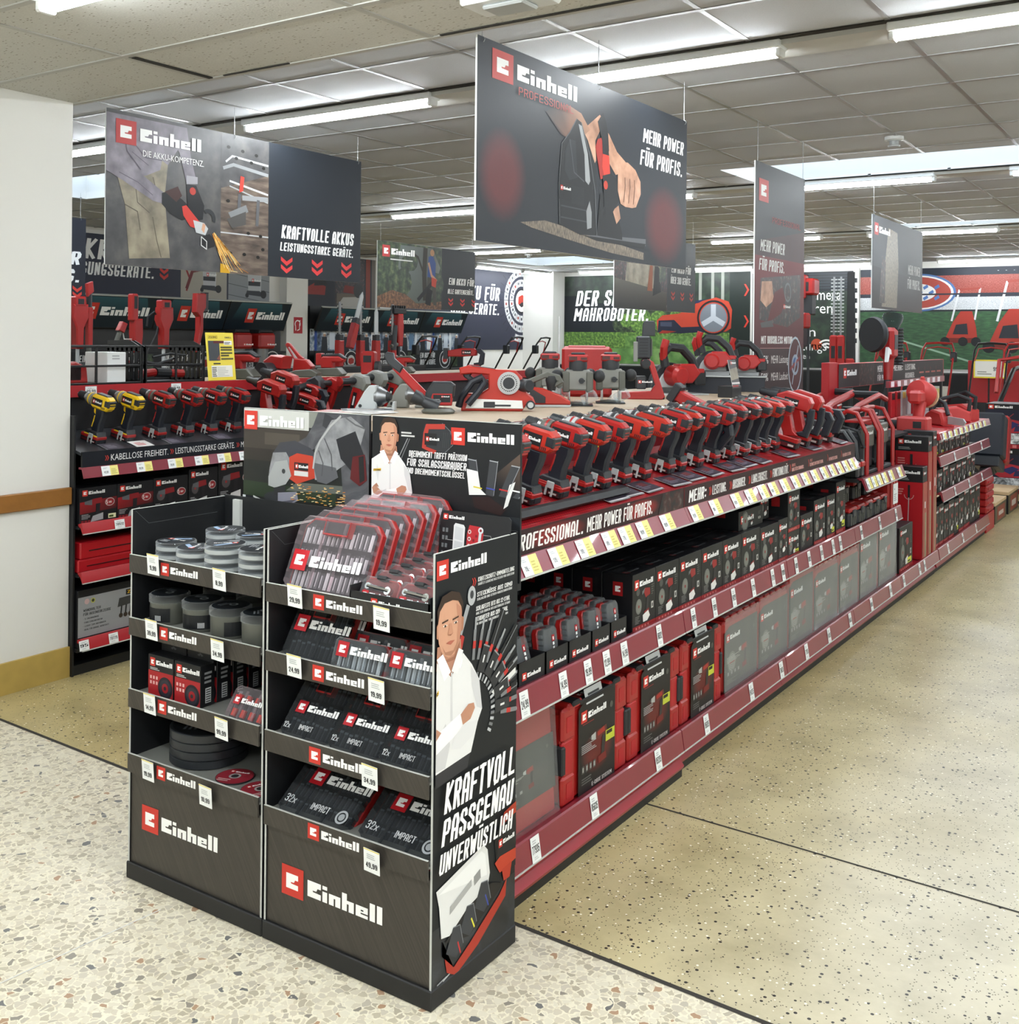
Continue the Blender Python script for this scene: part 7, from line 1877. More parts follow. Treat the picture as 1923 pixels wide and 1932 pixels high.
b = B(); b.at((.02, 0, .05), (0, R(-12), 0)); b.box(-.001, 0, .0, .105, 0, .15, 'white_paper'); b.frame((.0006, 0, 0), *AY); b.rect(0, 0, .105, .15, '4A4648', 0); b.poly([(0, .04), (.105, .05), (.105, .11), (0, .1)], None, 1, 'photo_trousers'); b.logo(.03, .125, .016, 2); b.rect(.0, .02, .105, .03, 'C8C4C4', 2); b.rect(0, .005, .08, .014, '9A2A28', 2); part('leaflet', b, o)
# flyers on the wood beside the display header
for k, (x, y, a) in enumerate(((-2.92, 3.2, .3), (-2.8, 3.22, -.2), (-2.86, 3.28, .8))):
 b = B(); b.box(-.1, .1, -.07, .07, 0, .002, 'white_paper'); b.frame((-.1, -.07, .0026), (1, 0, 0), (0, 1, 0)); b.rect(0, 0, .2, .14, ('A83038', 'D8D4D2', '4A4E54')[k], 0); b.lines(.02, .02, .16, .09, 4, 'E0DCDA' if k != 1 else '8A8A8C', 1)
 solo('flyer', b, '%s flyer lying on the wooden top near the header' % ('red', 'white', 'grey')[k], 'flyer', loc=(x, y, ZW+.0025*k), rz=a)
# small black bracket with mast: thin white pole with clip behind the routers
o = thing('display_pole', 'thin white pole rising behind the red housing', 'pole', (-3.0, 5.0, ZW))
b = B(); b.box(-.03, .03, -.03, .03, 0, .06, 'light_grey', .006); part('foot', b, o)
b = B(); b.cyl((0, 0, .06), (0, 0, .42), .006, 'aluminium', n=8); part('pole', b, o)
# ------------------------------------------------------------------ left gondola (second row)
XL = -4.72
LY = [3.285, 4.5, 5.72, 6.94, 8.2]
for k in range(4):
 y0, y1 = LY[k], LY[k+1]
 o = thing('shelf_unit', 'left row black shelf unit with red rails, %s from the white wall' % ORD[k], 'shelf unit')
 b = B(); b.box(XL-.86, XL-.82, y0, y1, 0, 1.4, 'shelf_dark'); part('spine_panel', b, o)
 b = B(); b.box(XL-.8, XL-.06, y0+.002, y1-.002, .0, .05, 'kick_black'); b.box(XL-.82, XL-.03, y0+.002, y1-.002, .12, .14, 'shelf_dark'); part('base_shelf', b, o)
 for z in (.715, .475):
  b = B(); b.box(XL-.82, XL-.02, y0+.002, y1-.002, z+.02, z+.035, 'shelf_dark'); part('shelf_board', b, o)
 for (zt, zb) in ((.765, .715), (.522, .470), (.19, .135)):
  b = B(); lip(b, y0+.002, y1-.002, zt, zb, XL, 'soft_red'); part('label_rail', b, o)
 b = B(); b.prism([(XL-.002, 1.115), (XL-.34, 1.2), (XL-.34, 1.18), (XL-.002, 1.1)], y0+.001, y1-.001, 'y', 'perforated_black'); part('display_deck', b, o)
 b = B(); b.box(XL-.012, XL, y0+.001, y1-.001, 1.045, 1.122, 'card_black'); b.frame((XL+.0006, y0, 1.045), *AY); b.rect(.001, .001, y1-y0-.001, .076, '12161E', 0)
 if k == 0:
  for x, st, f in ((.13, 'KABELLOSE FREIHEIT.', .36), (.535, 'LEISTUNGSSTARKE GERÄTE.', .42), (1.0, 'MODERNSTE', .4)):
   rchev(b, x, .024, .026, 'C0382E', 2); btxt(b, st, x+.032, .022, .032, 'E2E2E2', 2, fit=f if x < .9 else .18)
 part('fascia', b, o)
 b = B(); b.prism([(XL-.03, 1.045), (XL, 1.045), (XL+.016, .992), (XL+.01, .99), (XL-.006, 1.035), (XL-.03, 1.035)], y0+.001, y1-.001, 'y', 'rail_red'); part('ticket_rail', b, o)
 b = B(); b.box(XL-.7, XL-.36, y0, y1, 1.2, 1.38, 'shelf_dark'); part('riser', b, o)
 b = B(); b.box(XL-.85, XL-.33, y0, y1, 1.385, 1.435, 'wood_top'); b.box(XL-.331, XL-.325, y0, y1, 1.375, 1.437, 'soft_red'); part('top_shelf', b, o)
 if k == 0:
  for y, st in ((3.39, '49,99'), (3.6, '99,99'), (3.8, '39,99'), (3.98, '59,-'), (4.14, '59,99'), (4.3, '79,-')): rail_pair(o, XL+.0175, y, .994, 1.042, st, .05, -.3)
  shelf_tag(o, XL+.0138, 3.50, .717, .76, .06, '78932', tilt=-.2); shelf_tag(o, XL+.0138, 3.30, .138, .186, .055, '95', tilt=-.2); shelf_tag(o, XL+.0138, 3.47, .138, .186, .055, '70779', tilt=-.2)
  shelf_tag(o, XL-.324, 3.56, 1.378, 1.43, .07, '39,99'); shelf_tag(o, XL-.324, 4.12, 1.378, 1.43, .07, '49,99')
# end panel
b = B(); b.box(XL-.86, XL-.05, 3.273, 3.283, 0, 1.3, 'shelf_dark'); solo('end_panel', b, 'dark end panel of the left row beside the white wall', 'panel')
def lput(o, y, x=-4.88, rz=R(8)):
 o.location = (x, y, 1.113+.253*(XL-x)); o.rotation_euler = (0, TL, rz); return o
yd = drill('cordless_drill', 'yellow drill with grey gear case, first on the black deck by the white wall', red='yellow_plastic', gear='mid_grey', acc='yellow_plastic'); lput(yd, 3.46)
lput(dup(yd, label='yellow drill, second on the black deck beside the red drills'), 3.64)
for i, y in enumerate((3.84, 4.03, 4.20, 4.38)):
 lput(dup(da, label='red drill on the black left deck, %s after the yellow ones' % ORD[i]), y)
o = hammer('rotary_hammer', 'red rotary hammer before the yellow placard on the left row'); lput(o, 4.62); o.location.z += .02
o = dup(o, label='long red chisel hammer behind the drills of the left row'); lput(o, 4.8, x=-4.95); o.location.z += .05
o = recip('reciprocating_saw', 'red saw with black D grip on the left row above the display header'); lput(o, 4.97)
o = recip('reciprocating_saw', 'red saw with silver rail on the left row, right of the first saw'); lput(o, 5.12, x=-5.0); o.location.z += .03
g = grinder('angle_grinder', 'first angle grinder with side handle towards the viewer', group=None); lput(g, 5.44); g.location.z -= .02; g.scale = (1.25,)*3
for i, y in enumerate((5.62, 5.82)): q = dup(g, label='%s angle grinder in the row with side handles towards the viewer' % ('second', 'third')[i]); lput(q, y); q.scale = (1.25,)*3
o = grinder('angle_grinder', 'slim red grinder leaning before the first side-handle grinder', guard='dark_plastic'); lput(o, 5.2); o.rotation_euler = (0, R(-20), R(10)); o.scale = (1.15,)*3
o = grinder('angle_grinder', 'red grinder with wide body standing left of the side-handle grinders', guard='red_plastic'); lput(o, 5.3, x=-5.0); o.rotation_euler = (0, R(22), R(10))
for i, y in enumerate((3.5, 3.68, 3.9, 4.22)):
 b = B(); b.frame((0, 0, 0), (0, 1, 0), (-1, 0, 0)); b.box(-.09, 0, 0, .11, -.0012, -.0004, 'white_paper'); b.rect(0, 0, .11, .09, ('4A4650', 'E4E2E0', '3E3A46', '46424E')[i], 0); b.lines(.02, .02, .07, .05, 4, ('8A8690', 'C04040', '7A7682', '827E8A')[i], 1)
 o = solo('product_card', b, 'product card on the black left deck, %s from the white wall' % ORD[i], 'product card'); o.location = (XL-.012, y-.06, 1.122); o.rotation_euler = (0, R(14.1), 0)
# cartons on the left shelves
def lcarton(label, y, z, w, h, seed, red=False, kind=0):
 o = thing('tool_carton', label, 'carton', (XL-.03, y, z), 0, None)
 b = B(); b.box(-.14, 0, 0, w, 0, h, 'carton_black', .0015); b.frame((.0006, 0, 0), *AY); b.clip = (0, 0, w, h)
 b.rect(0, 0, w, h, '141417', 0)
 if red: b.poly([(0, h*.3), (w, h*.36), (w, h*.68), (0, h*.62)], ['6E1418', '3A1216', '5A1418', '8A161C'], 1)
 b.logo(w*.06, h*.78, h*.16, 3, sx=min(1, w*.6/(4.4*h*.16)), white='D8D8D6')
 x, y_ = w*.42, h*.5
 b.poly([(x-.3*w, y_+.05*h), (x-.3*w, y_+.13*h), (x-.1*w, y_+.17*h), (x-.1*w, y_+.02*h)], '55565A', 3); b.poly([(x-.1*w, y_+.02*h), (x-.1*w, y_+.18*h), (x+.16*w, y_+.2*h), (x+.18*w, y_+.06*h)], '7A1A1E', 3)
 b.poly([(x, y_+.04*h), (x+.12*w, y_+.05*h), (x+.1*w, y_-.3*h), (x, y_-.3*h)], '1C1A1E', 4); b.poly([(x-.08*w, y_-.28*h), (x+.2*w, y_-.22*h), (x+.2*w, y_-.4*h), (x-.14*w, y_-.44*h)], '98989A' if red else 'C8C8C8', 4)
 b.disc(w*.8, h*.55, w*.13, 'B8B0AE', 5, ry=h*.11); b.disc(w*.8, h*.55, w*.115, '8A2428', 6, ry=h*.095); b.txt('5', w*.7, h*.5, h*.1, 'E0DAD8', 7, wt=.2); b.lines(w*.77, h*.52, w*.1, h*.06, 2, 'E0DAD8', 7)
 if red: b.rect(w*.7, h*.42, w*.94, h*.5, '6A1418', 3); b.rect(w*.76, h*.1, w*.97, h*.22, 'D8D8B0', 4); b.rect(w*.78, h*.12, w*.9, h*.18, '4A5A2A', 5)
 b.lines(w*.04, h*.16, w*.24, h*.14, 4, '8A8A8C', 3)
 if red: [b.rect(w*(.03+.09*i), h*.05, w*(.1+.09*i), h*.12, '7A1A20', 3) for i in range(4)]
 else: b.disc(w*.2, h*.5, w*.12, '4A4446', 2, ry=h*.14); b.disc(w*.2, h*.5, w*.03, '8A2A2A', 3)
 part('carton', b, o); return o
lcarton('drill carton with red glow, first on the left shelf beside the white wall', 3.295, .752, .215, .185, 1, True)
lcarton('drill carton with red glow, second on the left shelf', 3.515, .752, .22, .185, 2, True)
lcarton('black carton with disc picture, third on the left shelf', 3.74, .752, .225, .19, 3)
lcarton('taller black carton, fourth on the left shelf', 3.975, .752, .2, .215, 4)
lcarton('black carton, fifth on the left shelf, partly behind the stand header', 4.185, .752, .26, .245, 5)
for i, (y, w_) in enumerate(((4.46, .22), (4.7, .24))): lcarton('black carton, %s on the left shelf, hidden by the header' % ORD[5+i], y, .752, w_, .22, 7+i)
for i, (z, h_) in enumerate(((.512, .065), (.578, .085))):
 b = B(); b.box(-.3, 0, 0, .7, 0, h_, 'cabinet_red', .006); b.box(-.001, .003, .05, .55, h_*.45, h_*.5, 'carton_black'); b.frame((.0006, 0, 0), *AY); b.lines(.5, h_*.15, .15, h_*.2, 1, 'C8A8A8', 1)
 solo('red_carton', b, '%s flat red carton on the middle left shelf' % ('lower', 'upper')[i], 'carton', loc=(XL-.04, 3.295+.012*i, z))
o = thing('holder_carton', 'grey and black carton of a wall tool holder on the lowest left shelf', 'carton', (XL-.03, 3.29, .142))
b = B(); b.box(-.3, 0, 0, .62, 0, .285, 'carton_black', .002); b.frame((.0006, 0, 0), *AY); b.clip = (0, 0, .62, .285)
b.rect(0, .05, .62, .25, '8E8F91', 0); b.rect(0, .25, .62, .285, '17181A', 0); b.rect(0, 0, .62, .05, '17181A', 0)
b.rect(.28, .215, .41, .243, '1A1A1A', 1); b.txt('ZGONC', .288, .221, .016, 'E0B030', 2, wt=.18, asp=.7, fit=.11)
b.txt('WANDHALTER', .03, .175, .014, '26282A', 1, wt=.18, asp=.6, fit=.1); b.txt('FÜR AKKUWERKZEUGE', .03, .155, .014, '26282A', 1, wt=.18, asp=.6, fit=.16)
for i, st in enumerate(('- 5 TRENNWÄNDE', '- STABILE STAHLKONSTRUKTION', '- LEICHT ZUM AUFHÄNGEN', '- IDEAL FÜR GARAGE, WERKSTATT')): b.txt(st, .03, .135-.018*i, .008, '2C2E30', 1, wt=.16, asp=.55, fit=.07+.02*(i+1))
b.disc(.05, .225, .014, 'B89A98', 1); b.disc(.085, .225, .013, 'A8A850', 1); b.disc(.085, .225, .008, '3A3A2A', 2)
b.poly([(.23, .16), (.36, .17), (.36, .21), (.24, .205)], '3A3A3A', 1)
for k in range(4): b.line([(.255+.028*k, .165), (.25+.028*k, .12)], .009, '26282A', 2); b.disc(.25+.028*k, .115, .012, '3A3028', 2)
part('carton', b, o)
# wire basket of two black crates on the top shelf
def crate(label, y, w, cables=False):
 o = thing('metal_basket', label, 'basket', (-5.06, y, 1.436))
 b = B()
 for z in (.0, .095, .2): b.box(-.012, 0, 0, w, z, z+.012, 'wire_black', .002); b.box(-.31, -.3, 0, w, z, z+.012, 'wire_black', .002)
 for yy in (0, w*.5, w-.012): b.box(-.012, 0, yy, yy+.012, 0, .21, 'wire_black', .002)
 part('wire_front', b, o)
 for yy in (0., w-.006):
  b = B(); pl = [(-.31, 0), (0, 0), (0, .2), (-.1, .24), (-.31, .24)]
  for (a, c, z0, z1) in ((-.31, 0, .0, .02), (-.31, 0, .085, .105), (-.31, 0, .18, .2)): b.box(a, c, yy, yy+.006, z0, z1, 'wire_black')
  b.prism([(-.31, .2), (0, .2), (-.1, .24), (-.31, .24)], yy, yy+.006, 'y', 'wire_black')
  for k in range(8): b.box(-.31+.042*k, -.29+.042*k, yy, yy+.006, 0, .2, 'wire_black')
  part('side_grille', b, o)
 b = B(); b.box(-.31, 0, 0, w, -.001, .004, 'wire_black'); part('bottom', b, o)
 return o
crate('black wire basket on the left top shelf, nearer the white wall', 3.30, .6)
crate('black wire basket with tools inside, beside the yellow placard', 3.92, .42)
b = B(); b.box(-.2, 0, 0, .12, 0, .17, 'white_paper', .003); b.frame((.0006, 0, 0), *AY); b.lines(.03, .13, .06, .03, 2, 'B0B2B4', 1)
solo('white_carton', b, 'white carton standing inside the nearer wire basket', 'carton', loc=(-5.1, 3.7, 1.441))
b = B(); b.prism([(0, 0), (.2, 0), (.19, .09), (.12, .12), (.05, .1)], 0, .1, 'x', 'red_plastic', .008); b.box(.1, .103, .08, .15, .02, .09, 'smoke_clear'); solo('hand_vacuum', b, 'red vacuum nozzle with clear window inside the nearer wire basket', 'vacuum', loc=(-5.25, 3.42, 1.441))
b = B(); b.tube([(0, 0, .04), (.02, .08, .05), (0, .16, .045), (.02, .3, .04)], .024, 'red_plastic', 10); b.tube([(.02, .1, .05), (.02, .2, .045)], .028, 'black_rubber', 10); solo('hand_tool', b, 'red and black stick tool lying in the basket by the placard', 'hand tool', loc=(-5.2, 3.98, 1.441))
b = B(); b.tube([(0, .0, .0), (.02, .1, -.02), (0, .22, .01), (.02, .3, .03), (.0, .2, .04), (0, .08, .02)], .008, 'black_rubber', 6); solo('cable_bundle', b, 'black cable hanging across the basket by the placard', 'cable', loc=(-5.14, 3.95, 1.56))
# yellow placard
o = thing('placard', 'yellow advertising placard standing by the wire basket', 'placard', (-5.045, 4.36, 1.438)); o.rotation_euler = (0, R(-6), R(6))
b = B(); b.box(-.006, 0, 0, .24, 0, .29, 'yellow_sign', .003); b.frame((.0008, 0, 0), *AY)
b.rect(.012, .25, .1, .275, 'E0C838', 1); b.txt('ZGONC', .02, .255, .014, '3A3620', 2, wt=.2, asp=.7, fit=.075); b.txt('EINHELL', .16, .255, .01, '4A4628', 2, wt=.18, asp=.6, fit=.06)
b.rect(.015, .12, .11, .24, '3E4246', 1); b.poly([(.08, .13), (.11, .12), (.11, .16)], '8A5040', 2); b.rect(.06, .225, .15, .24, '5A1A1C', 2); b.rect(.15, .215, .22, .24, 'F0EEE8', 1); b.lines(.155, .22, .06, .015, 2, '2A2A20', 2)
for z, w_ in ((.195, .1), (.18, .1), (.16, .1), (.145, .07), (.125, .105)): b.rect(.118, z, .118+w_, z+.01, '4A4620', 1)
b.rect(.05, .098, .11, .106, '3A3620', 1); b.rect(.03, .02, .21, .09, 'E8E6DA', 1); b.lines(.035, .025, .04, .06, 6, '4A4A44', 2); b.lines(.08, .025, .1, .06, 6, 'C8C6BC', 2)
part('panel', b, o)
# tools on the left top shelf beyond the placard
def ltop(o, x, y, rz=R(20), sc=1.2): o.location = (x, y, 1.4365); o.rotation_euler = (0, 0, rz); o.scale = (sc,)*3; return o
ltop(jigsaw('orbital_sander', 'red palm sander right behind the yellow placard'), -5.2, 4.75)
b = B(); b.lathe([(0, .05), (.12, .052)], (0, 0, .05), (0, -1, 0), 'dark_plastic', 20); b.prism([(-.05, .06), (.08, .06), (.1, .14), (0, .15), (-.06, .11)], -.02, .1, 'y', 'red_plastic', .008); b.box(-.04, .06, -.02, .1, 0, .06, 'dark_plastic', .006)
solo('palm_sander', b, 'red sander with round black dust box pointing forward', 'sander', loc=(-5.2, 5.02, 1.4365), rz=R(10))
ltop(multi('blower', 'red tool with tall open loop handle on the left top shelf'), -5.2, 5.28, sc=.9)
ltop(jigsaw('orbital_sander', 'red sander with battery bay on a grey pad, right of the loop-handled tool'), -5.2, 5.58, sc=1.05)
ltop(jigsaw('orbital_sander', 'small dark sander behind the grinders on the left top shelf', rear='grey_plastic'), -5.3, 6.5, sc=.9)
b = B(); b.box(-.05, .05, -.05, .05, 0, .17, 'red_plastic', .012); b.box(-.03, .03, -.052, -.048, .09, .14, 'black_rubber', .003); b.cyl((.06, -.03, .05), (.09, -.03, .05), .05, 'black_rubber', n=20); solo('compressor_tool', b, 'upright red battery tool with round black wheel behind the grinders', 'tool', loc=(-5.2, 5.98, 1.4365), rz=R(25))
ltop(recip('reciprocating_saw', 'red tool lying on the left top shelf before the mower handles'), -5.2, 7.2, sc=1.0)

# ------------------------------------------------------------------ third row: long-handled garden tools standing upright
b = B(); b.box(-7.7, -7.2, 4.6, 9.2, 0, 1.4, 'shelf_dark'); b.box(-7.705, -7.195, 4.6, 9.2, 1.4, 1.42, 'shelf_dark'); b.frame((-7.194, 4.6, 1.2), *AY); b.rect(0, 0, 4.6, .2, '15171C', 0)
solo('shelf_unit', b, 'dark third row of shelves, almost hidden behind the left row', 'shelf unit')
def trimmer(label, x, y, kind=0, tilt=0, z=1.42):
 o = thing('pole_tool', label, 'garden tool', (x, y, z)); o.rotation_euler = (tilt, 0, 0)
 b = B(); b.cyl((0, 0, 0), (0, 0, .2), .014, 'aluminium', n=10); part('pole', b, o)
 b = B()
 if kind == 0:
  b.prism([(-.03, .18), (.03, .18), (.035, .34), (.075, .42), (.07, .52), (-.06, .52), (-.07, .42), (-.035, .34)], -.04, .04, 'x', 'red_plastic', .01); b.box(-.042, .042, -.05, .05, .5, .58, 'red_plastic', .01); b.box(.04, .0435, -.025, .025, .52, .56, 'black_rubber')
 elif kind == 1:
  b.prism([(-.03, .15), (.03, .15), (.045, .3), (.04, .42), (-.04, .42), (-.045, .3)], -.04, .04, 'x', 'red_plastic', .01); b.box(-.035, .035, -.06, .0, .4, .62, 'red_plastic', .01); b.box(.034, .037, -.045, -.015, .5, .6, 'black_rubber')
 elif kind == 2:
  b.prism([(-.05, .12), (-.03, .12), (.02, .3), (.02, .46), (.05, .5), (.05, .62), (-.05, .62), (-.06, .46), (-.02, .42), (-.02, .3)], -.035, .035, 'x', 'red_plastic', .008); b.prism([(.02, .46), (.075, .46), (.08, .63), (.03, .63)], -.03, .03, 'x', 'dark_plastic', .008)
 part('motor_head', b, o)
 return o
trimmer('grass trimmer head with square red battery holder before the left header sign', -7.3, 5.56, 1)
trimmer('broad red trimmer head, right of the cable loop', -7.3, 5.83, 0)
trimmer('tall red tool with grey back, left of the right header logo', -7.3, 6.2, 2, z=1.45)
trimmer('red trimmer head cut off by the white wall', -7.3, 5.03, 0)
o = thing('pole_tool', 'long slim red pole standing beside the white wall', 'garden tool', (-7.3, 5.13, 1.42)); b = B(); b.cyl((0, 0, 0), (0, 0, .25), .018, 'grey_plastic', n=10); part('pole', b, o); b = B(); b.box(-.022, .022, -.022, .022, .2, .5, 'red_plastic', .006); b.cyl((0, 0, .5), (0, 0, .6), .02, 'dark_plastic', n=10); b.prism([(-.02, .58), (.03, .62), (.02, .7), (-.03, .68)], -.02, .02, 'x', 'red_plastic', .005); part('grip', b, o)
o = thing('pole_tool', 'red brush tool leaning left with a wire guard', 'garden tool', (-7.3, 5.28, 1.42)); o.rotation_euler = (R(-22), 0, 0)
b = B(); b.prism([(-.03, 0), (.03, 0), (.035, .12), (.0, .16), (-.03, .12)], -.03, .03, 'x', 'red_plastic', .006); b.box(-.015, .015, -.015, .015, .14, .36, 'grey_plastic', .004); b.prism([(-.03, .34), (.03, .34), (.03, .42), (-.02, .42)], -.025, .025, 'x', 'red_plastic', .005); part('body', b, o)
b = B(); b.tube([(0, .02, .36), (0, .06, .3), (0, .16, .34), (0, .16, .44), (0, .12, .48)], .005, 'white_plastic', 6); part('wire_guard', b, o)
b = B(); b.tube([(0, -.25, 0), (0, -.05, .12), (0, .06, .3), (0, .08, .42), (0, .03, .48), (0, -.03, .44), (0, -.04, .36)], .009, 'black_rubber', 8); solo('hose', b, 'black hose looping before the left header sign', 'hose', loc=(-7.32, 5.72, 1.42))
def polesaw(label, y, kind, tilt=0, z=1.42):
 o = thing('pole_tool', label, 'garden tool', (-7.3, y, z)); o.rotation_euler = (tilt, 0, 0)
 b = B(); b.prism([(-.03, .0), (.03, .0), (.04, .1), (.035, .26), (-.035, .26), (-.04, .1)], -.035, .035, 'x', 'red_plastic', .008); b.box(-.03, .03, -.03, .03, .24, .32, 'dark_plastic', .006); part('motor_head', b, o)
 b = B()
 if kind == 0:
  b.box(-.004, .004, -.016, .016, .3, .64, 'steel')
  for k in range(9): b.prism([(-.036, .32+.036*k), (.036, .32+.036*k), (.036, .333+.036*k), (-.036, .333+.036*k)], -.003, .003, 'x', 'dark_plastic')
  part('hedge_blade', b, o)
 else:
  b.prism([(-.03, .3), (.03, .3), (.026, .55), (.0, .6), (-.026, .55)], -.006, .006, 'x', 'light_grey', .001); part('chain_bar', b, o)
 return o
polesaw('hedge trimmer blade on a dark pole, left of the pruning saws', 7.95, 0)
polesaw('red pruning chainsaw tilted right with pale bar', 8.1, 1, R(-18), z=1.6)
polesaw('hedge trimmer blade right of the tilted pruning saw', 8.26, 0)
polesaw('short pruning saw with upright pale bar', 8.5, 1)
polesaw('hedge trimmer behind the red claw tool', 8.76, 0)
o = thing('pole_tool', 'red claw cultivator with toothed black head at the top', 'garden tool', (-7.3, 8.86, 1.42)); b = B(); b.prism([(-.035, .2), (.035, .2), (.05, .4), (.04, .54), (-.04, .54), (-.05, .4)], -.04, .04, 'x', 'red_plastic', .01); b.cyl((0, 0, 0), (0, 0, .2), .02, 'dark_plastic'); part('motor_head', b, o)
b = B(); b.box(-.03, .03, -.1, .1, .54, .6, 'black_rubber', .006); [b.box(-.02, .02, -.1+.036*k, -.08+.036*k, .6, .63, 'black_rubber') for k in range(6)]; part('claw', b, o)
o = thing('pole_tool', 'dark grey pole joint with red grip before the workshop photo', 'garden tool', (-7.25, 8.72, 1.42)); b = B(); b.cyl((0, 0, -.0), (0, 0, .16), .03, 'red_plastic', n=12); b.cyl((0, 0, .16), (.0, .03, .42), .032, 'dark_plastic', .022, n=12); b.cyl((0, -.04, .2), (0, .06, .22), .02, 'grey_plastic'); part('joint', b, o)

# ------------------------------------------------------------------ rear wall: shelving, tilted header signs, posters
XR = -11.84
def rear(name, label, y0, y1, photo):
 o = thing(name, label, 'shelf unit')
 b = B(); b.box(XR-.15, XR, y0, y1, 0, 2.2, 'shelf_dark')
 if photo:
  b.frame((XR+.002, y0, 1.5), *AY); b.clip = (0, 0, y1-y0, .34); b.rect(0, 0, y1-y0, .34, None, 0, 'photo_workshop')
  for i in range(8):
   x = .1+.5*i; b.rect(x, 0, x+.06, .34, ('24448A', 'D8DCE0')[i % 2], 1); b.poly([(x+.15, 0), (x+.3, 0), (x+.28, .22), (x+.17, .22)], '22262E', 2); b.disc(x+.225, .25, .03, 'B89078', 3); b.disc(x+.225, .275, .03, 'E4E4DC', 3, ry=.014); b.rect(x+.34, .02, x+.46, .3, ('C8D0DA', '5A7A9A', 'E4E6E8')[i % 3], 1)
 part('back_panel', b, o)
 b = B(); b.box(XR-.02, XR+.45, y0, y1, 0, 1.16, 'shelf_dark'); b.box(XR, XR+.46, y0, y1, 1.16, 1.18, 'shelf_dark'); part('counter', b, o)
 b = B(); b.box(XR+.1, XR+.12, y0, y1, 1.18, 1.5, 'card_black'); b.frame((XR+.1208, y0, 1.18), *AY); b.clip = (0, 0, y1-y0, .32); b.rect(0, 0, y1-y0, .32, '15171B', 0)
 n = int((y1-y0)/1.25+.5)
 for i in range(n):
  x = i*1.25+.1
  b.txt('EIN AKKU FÜR', x, .19, .09, 'DADAD8', 2, wt=.2, asp=.42, sh=.12, fit=.42); b.txt('ÜBER 300 GERÄTE.', x, .07, .09, 'DADAD8', 2, wt=.2, asp=.42, sh=.12, fit=.45)
  b.disc(x+.72, .16, .16, 'C8C8C6', 1); b.disc(x+.72, .16, .145, '1A1A1E', 2); b.disc(x+.72, .16, .09, 'BEBEBC', 3); b.poly([(x+.65, .13), (x+.66, .19), (x+.73, .21), (x+.79, .18), (x+.78, .12), (x+.7, .1)], '9A2A24', 4)
  b.rect(x+.92, .03, x+1.1, .29, None, 1, 'photo_foliage')
 part('fascia', b, o)
 return o
ra = rear('shelf_unit', 'dark rear wall shelving with three header signs, left of the fire sign', 8.0, 11.6, False)
rb = rear('shelf_unit', 'rear wall shelving with workshop photo, right of the fire sign pillar', 12.22, 16.1, True)
def header(y0, y1, label, z0, z1, dz=0):
 o = thing('header_sign', label, 'sign', (XR+.08, y0, z0)); o.rotation_euler = (0, R(24), 0)
 h = (z1-z0)/math.cos(R(24)); w_ = y1-y0
 b = B(); b.box(-.03, 0, 0, w_, 0, h, 'card_black'); b.frame((.0008, 0, 0), *AY)
 b.rect(.01, .01, w_-.01, h-.01, '10202A', 0); b.poly([(.1, h*.35), (w_-.1, h*.35), (w_-.2, h-.012), (.2, h-.012)], ['10202A', '10202A', '2E5660', '2E5660'], 1)
 b.logo(w_*.3, h*.28, h*.5, 3, sx=min(1.25, w_*.62/(4.4*h*.5))) if w_ > 1 else None
 part('panel', b, o)
 b = B(); b.box(-.032, .004, 0, w_, h, h+.012, 'card_edge'); part('edge_strip', b, o)
 return o
for i in range(3): header(8.02+1.19*i-.4*(i == 0), 9.2+1.19*i, 'tilted dark header sign above the rear shelves, %s from the left' % ORD[i], 1.8, 2.2)
for i in range(3): header(12.25+1.28*i, 13.52+1.28*i, 'tilted dark header sign right of the fire sign, %s from the left' % ORD[i], 1.81, 2.17)
# red battery vacuums on the rear shelf
for i, (y, z) in enumerate(((10.42, 1.52), (10.86, 1.52))):
 o = thing('vacuum', 'red vacuum with black lid on the rear shelves, %s' % ('left of the pair', 'right of the pair')[i], 'vacuum', (XR+.36, y, 1.18))
 b = B(); b.lathe([(0, .1), (.3, .11)], (0, 0, .1), (0, 0, 1), 'steel', 18); part('tank', b, o)
 b = B(); b.box(-.15, .15, -.16, .16, .36, .58, 'red_plastic', .03); b.prism([(-.14, .58), (.14, .58), (.12, .63), (-.12, .63)], -.12, .12, 'x', 'black_rubber', .02); b.frame((.151, -.1, .4), *AY); b.logo(.08, .0, .04, 1); part('motor_head', b, o)
 b = B(); [b.cyl((dx, dy, 0), (dx, dy, .1), .025, 'black_rubber') for dx in (-.1, .1) for dy in (-.1, .1)]; part('castors', b, o)
# wall posters
def poster(name, label, y0, y1, z0, z1, art):
 b = B(); b.box(-.012, 0, 0, y1-y0, 0, z1-z0, 'white_paper'); b.frame((.0008, 0, 0), *AY); b.clip = (0, 0, y1-y0, z1-z0); art(b, y1-y0, z1-z0)
 return solo(name, b, label, 'poster', loc=(-11.985, y0, z0))
def vacuum_pic(b, x, y, s):
 b.poly([(x-.5*s, y), (x+.5*s, y), (x+.55*s, y+1.1*s), (x-.55*s, y+1.1*s)], 'B8BABC', 3); b.rect(x-.5*s, y+.35*s, x+.5*s, y+.62*s, '26282C', 4); b.poly([(x-.55*s, y+1.1*s), (x+.55*s, y+1.1*s), (x+.4*s, y+1.5*s), (x-.4*s, y+1.5*s)], '2A2C30', 4)
 b.poly([(x-.7*s, y-.2*s), (x+.8*s, y-.3*s), (x+.6*s, y+.05*s), (x-.6*s, y+.05*s)], '2E3238', 4); b.disc(x-.6*s, y-.25*s, .14*s, '1A1C1E', 5); b.disc(x+.75*s, y-.15*s, .25*s, '1A1C1E', 5)
 b.line([(x+.5*s, y), (x+.55*s, y+1.5*s)], .06*s, 'C8CACC', 5)
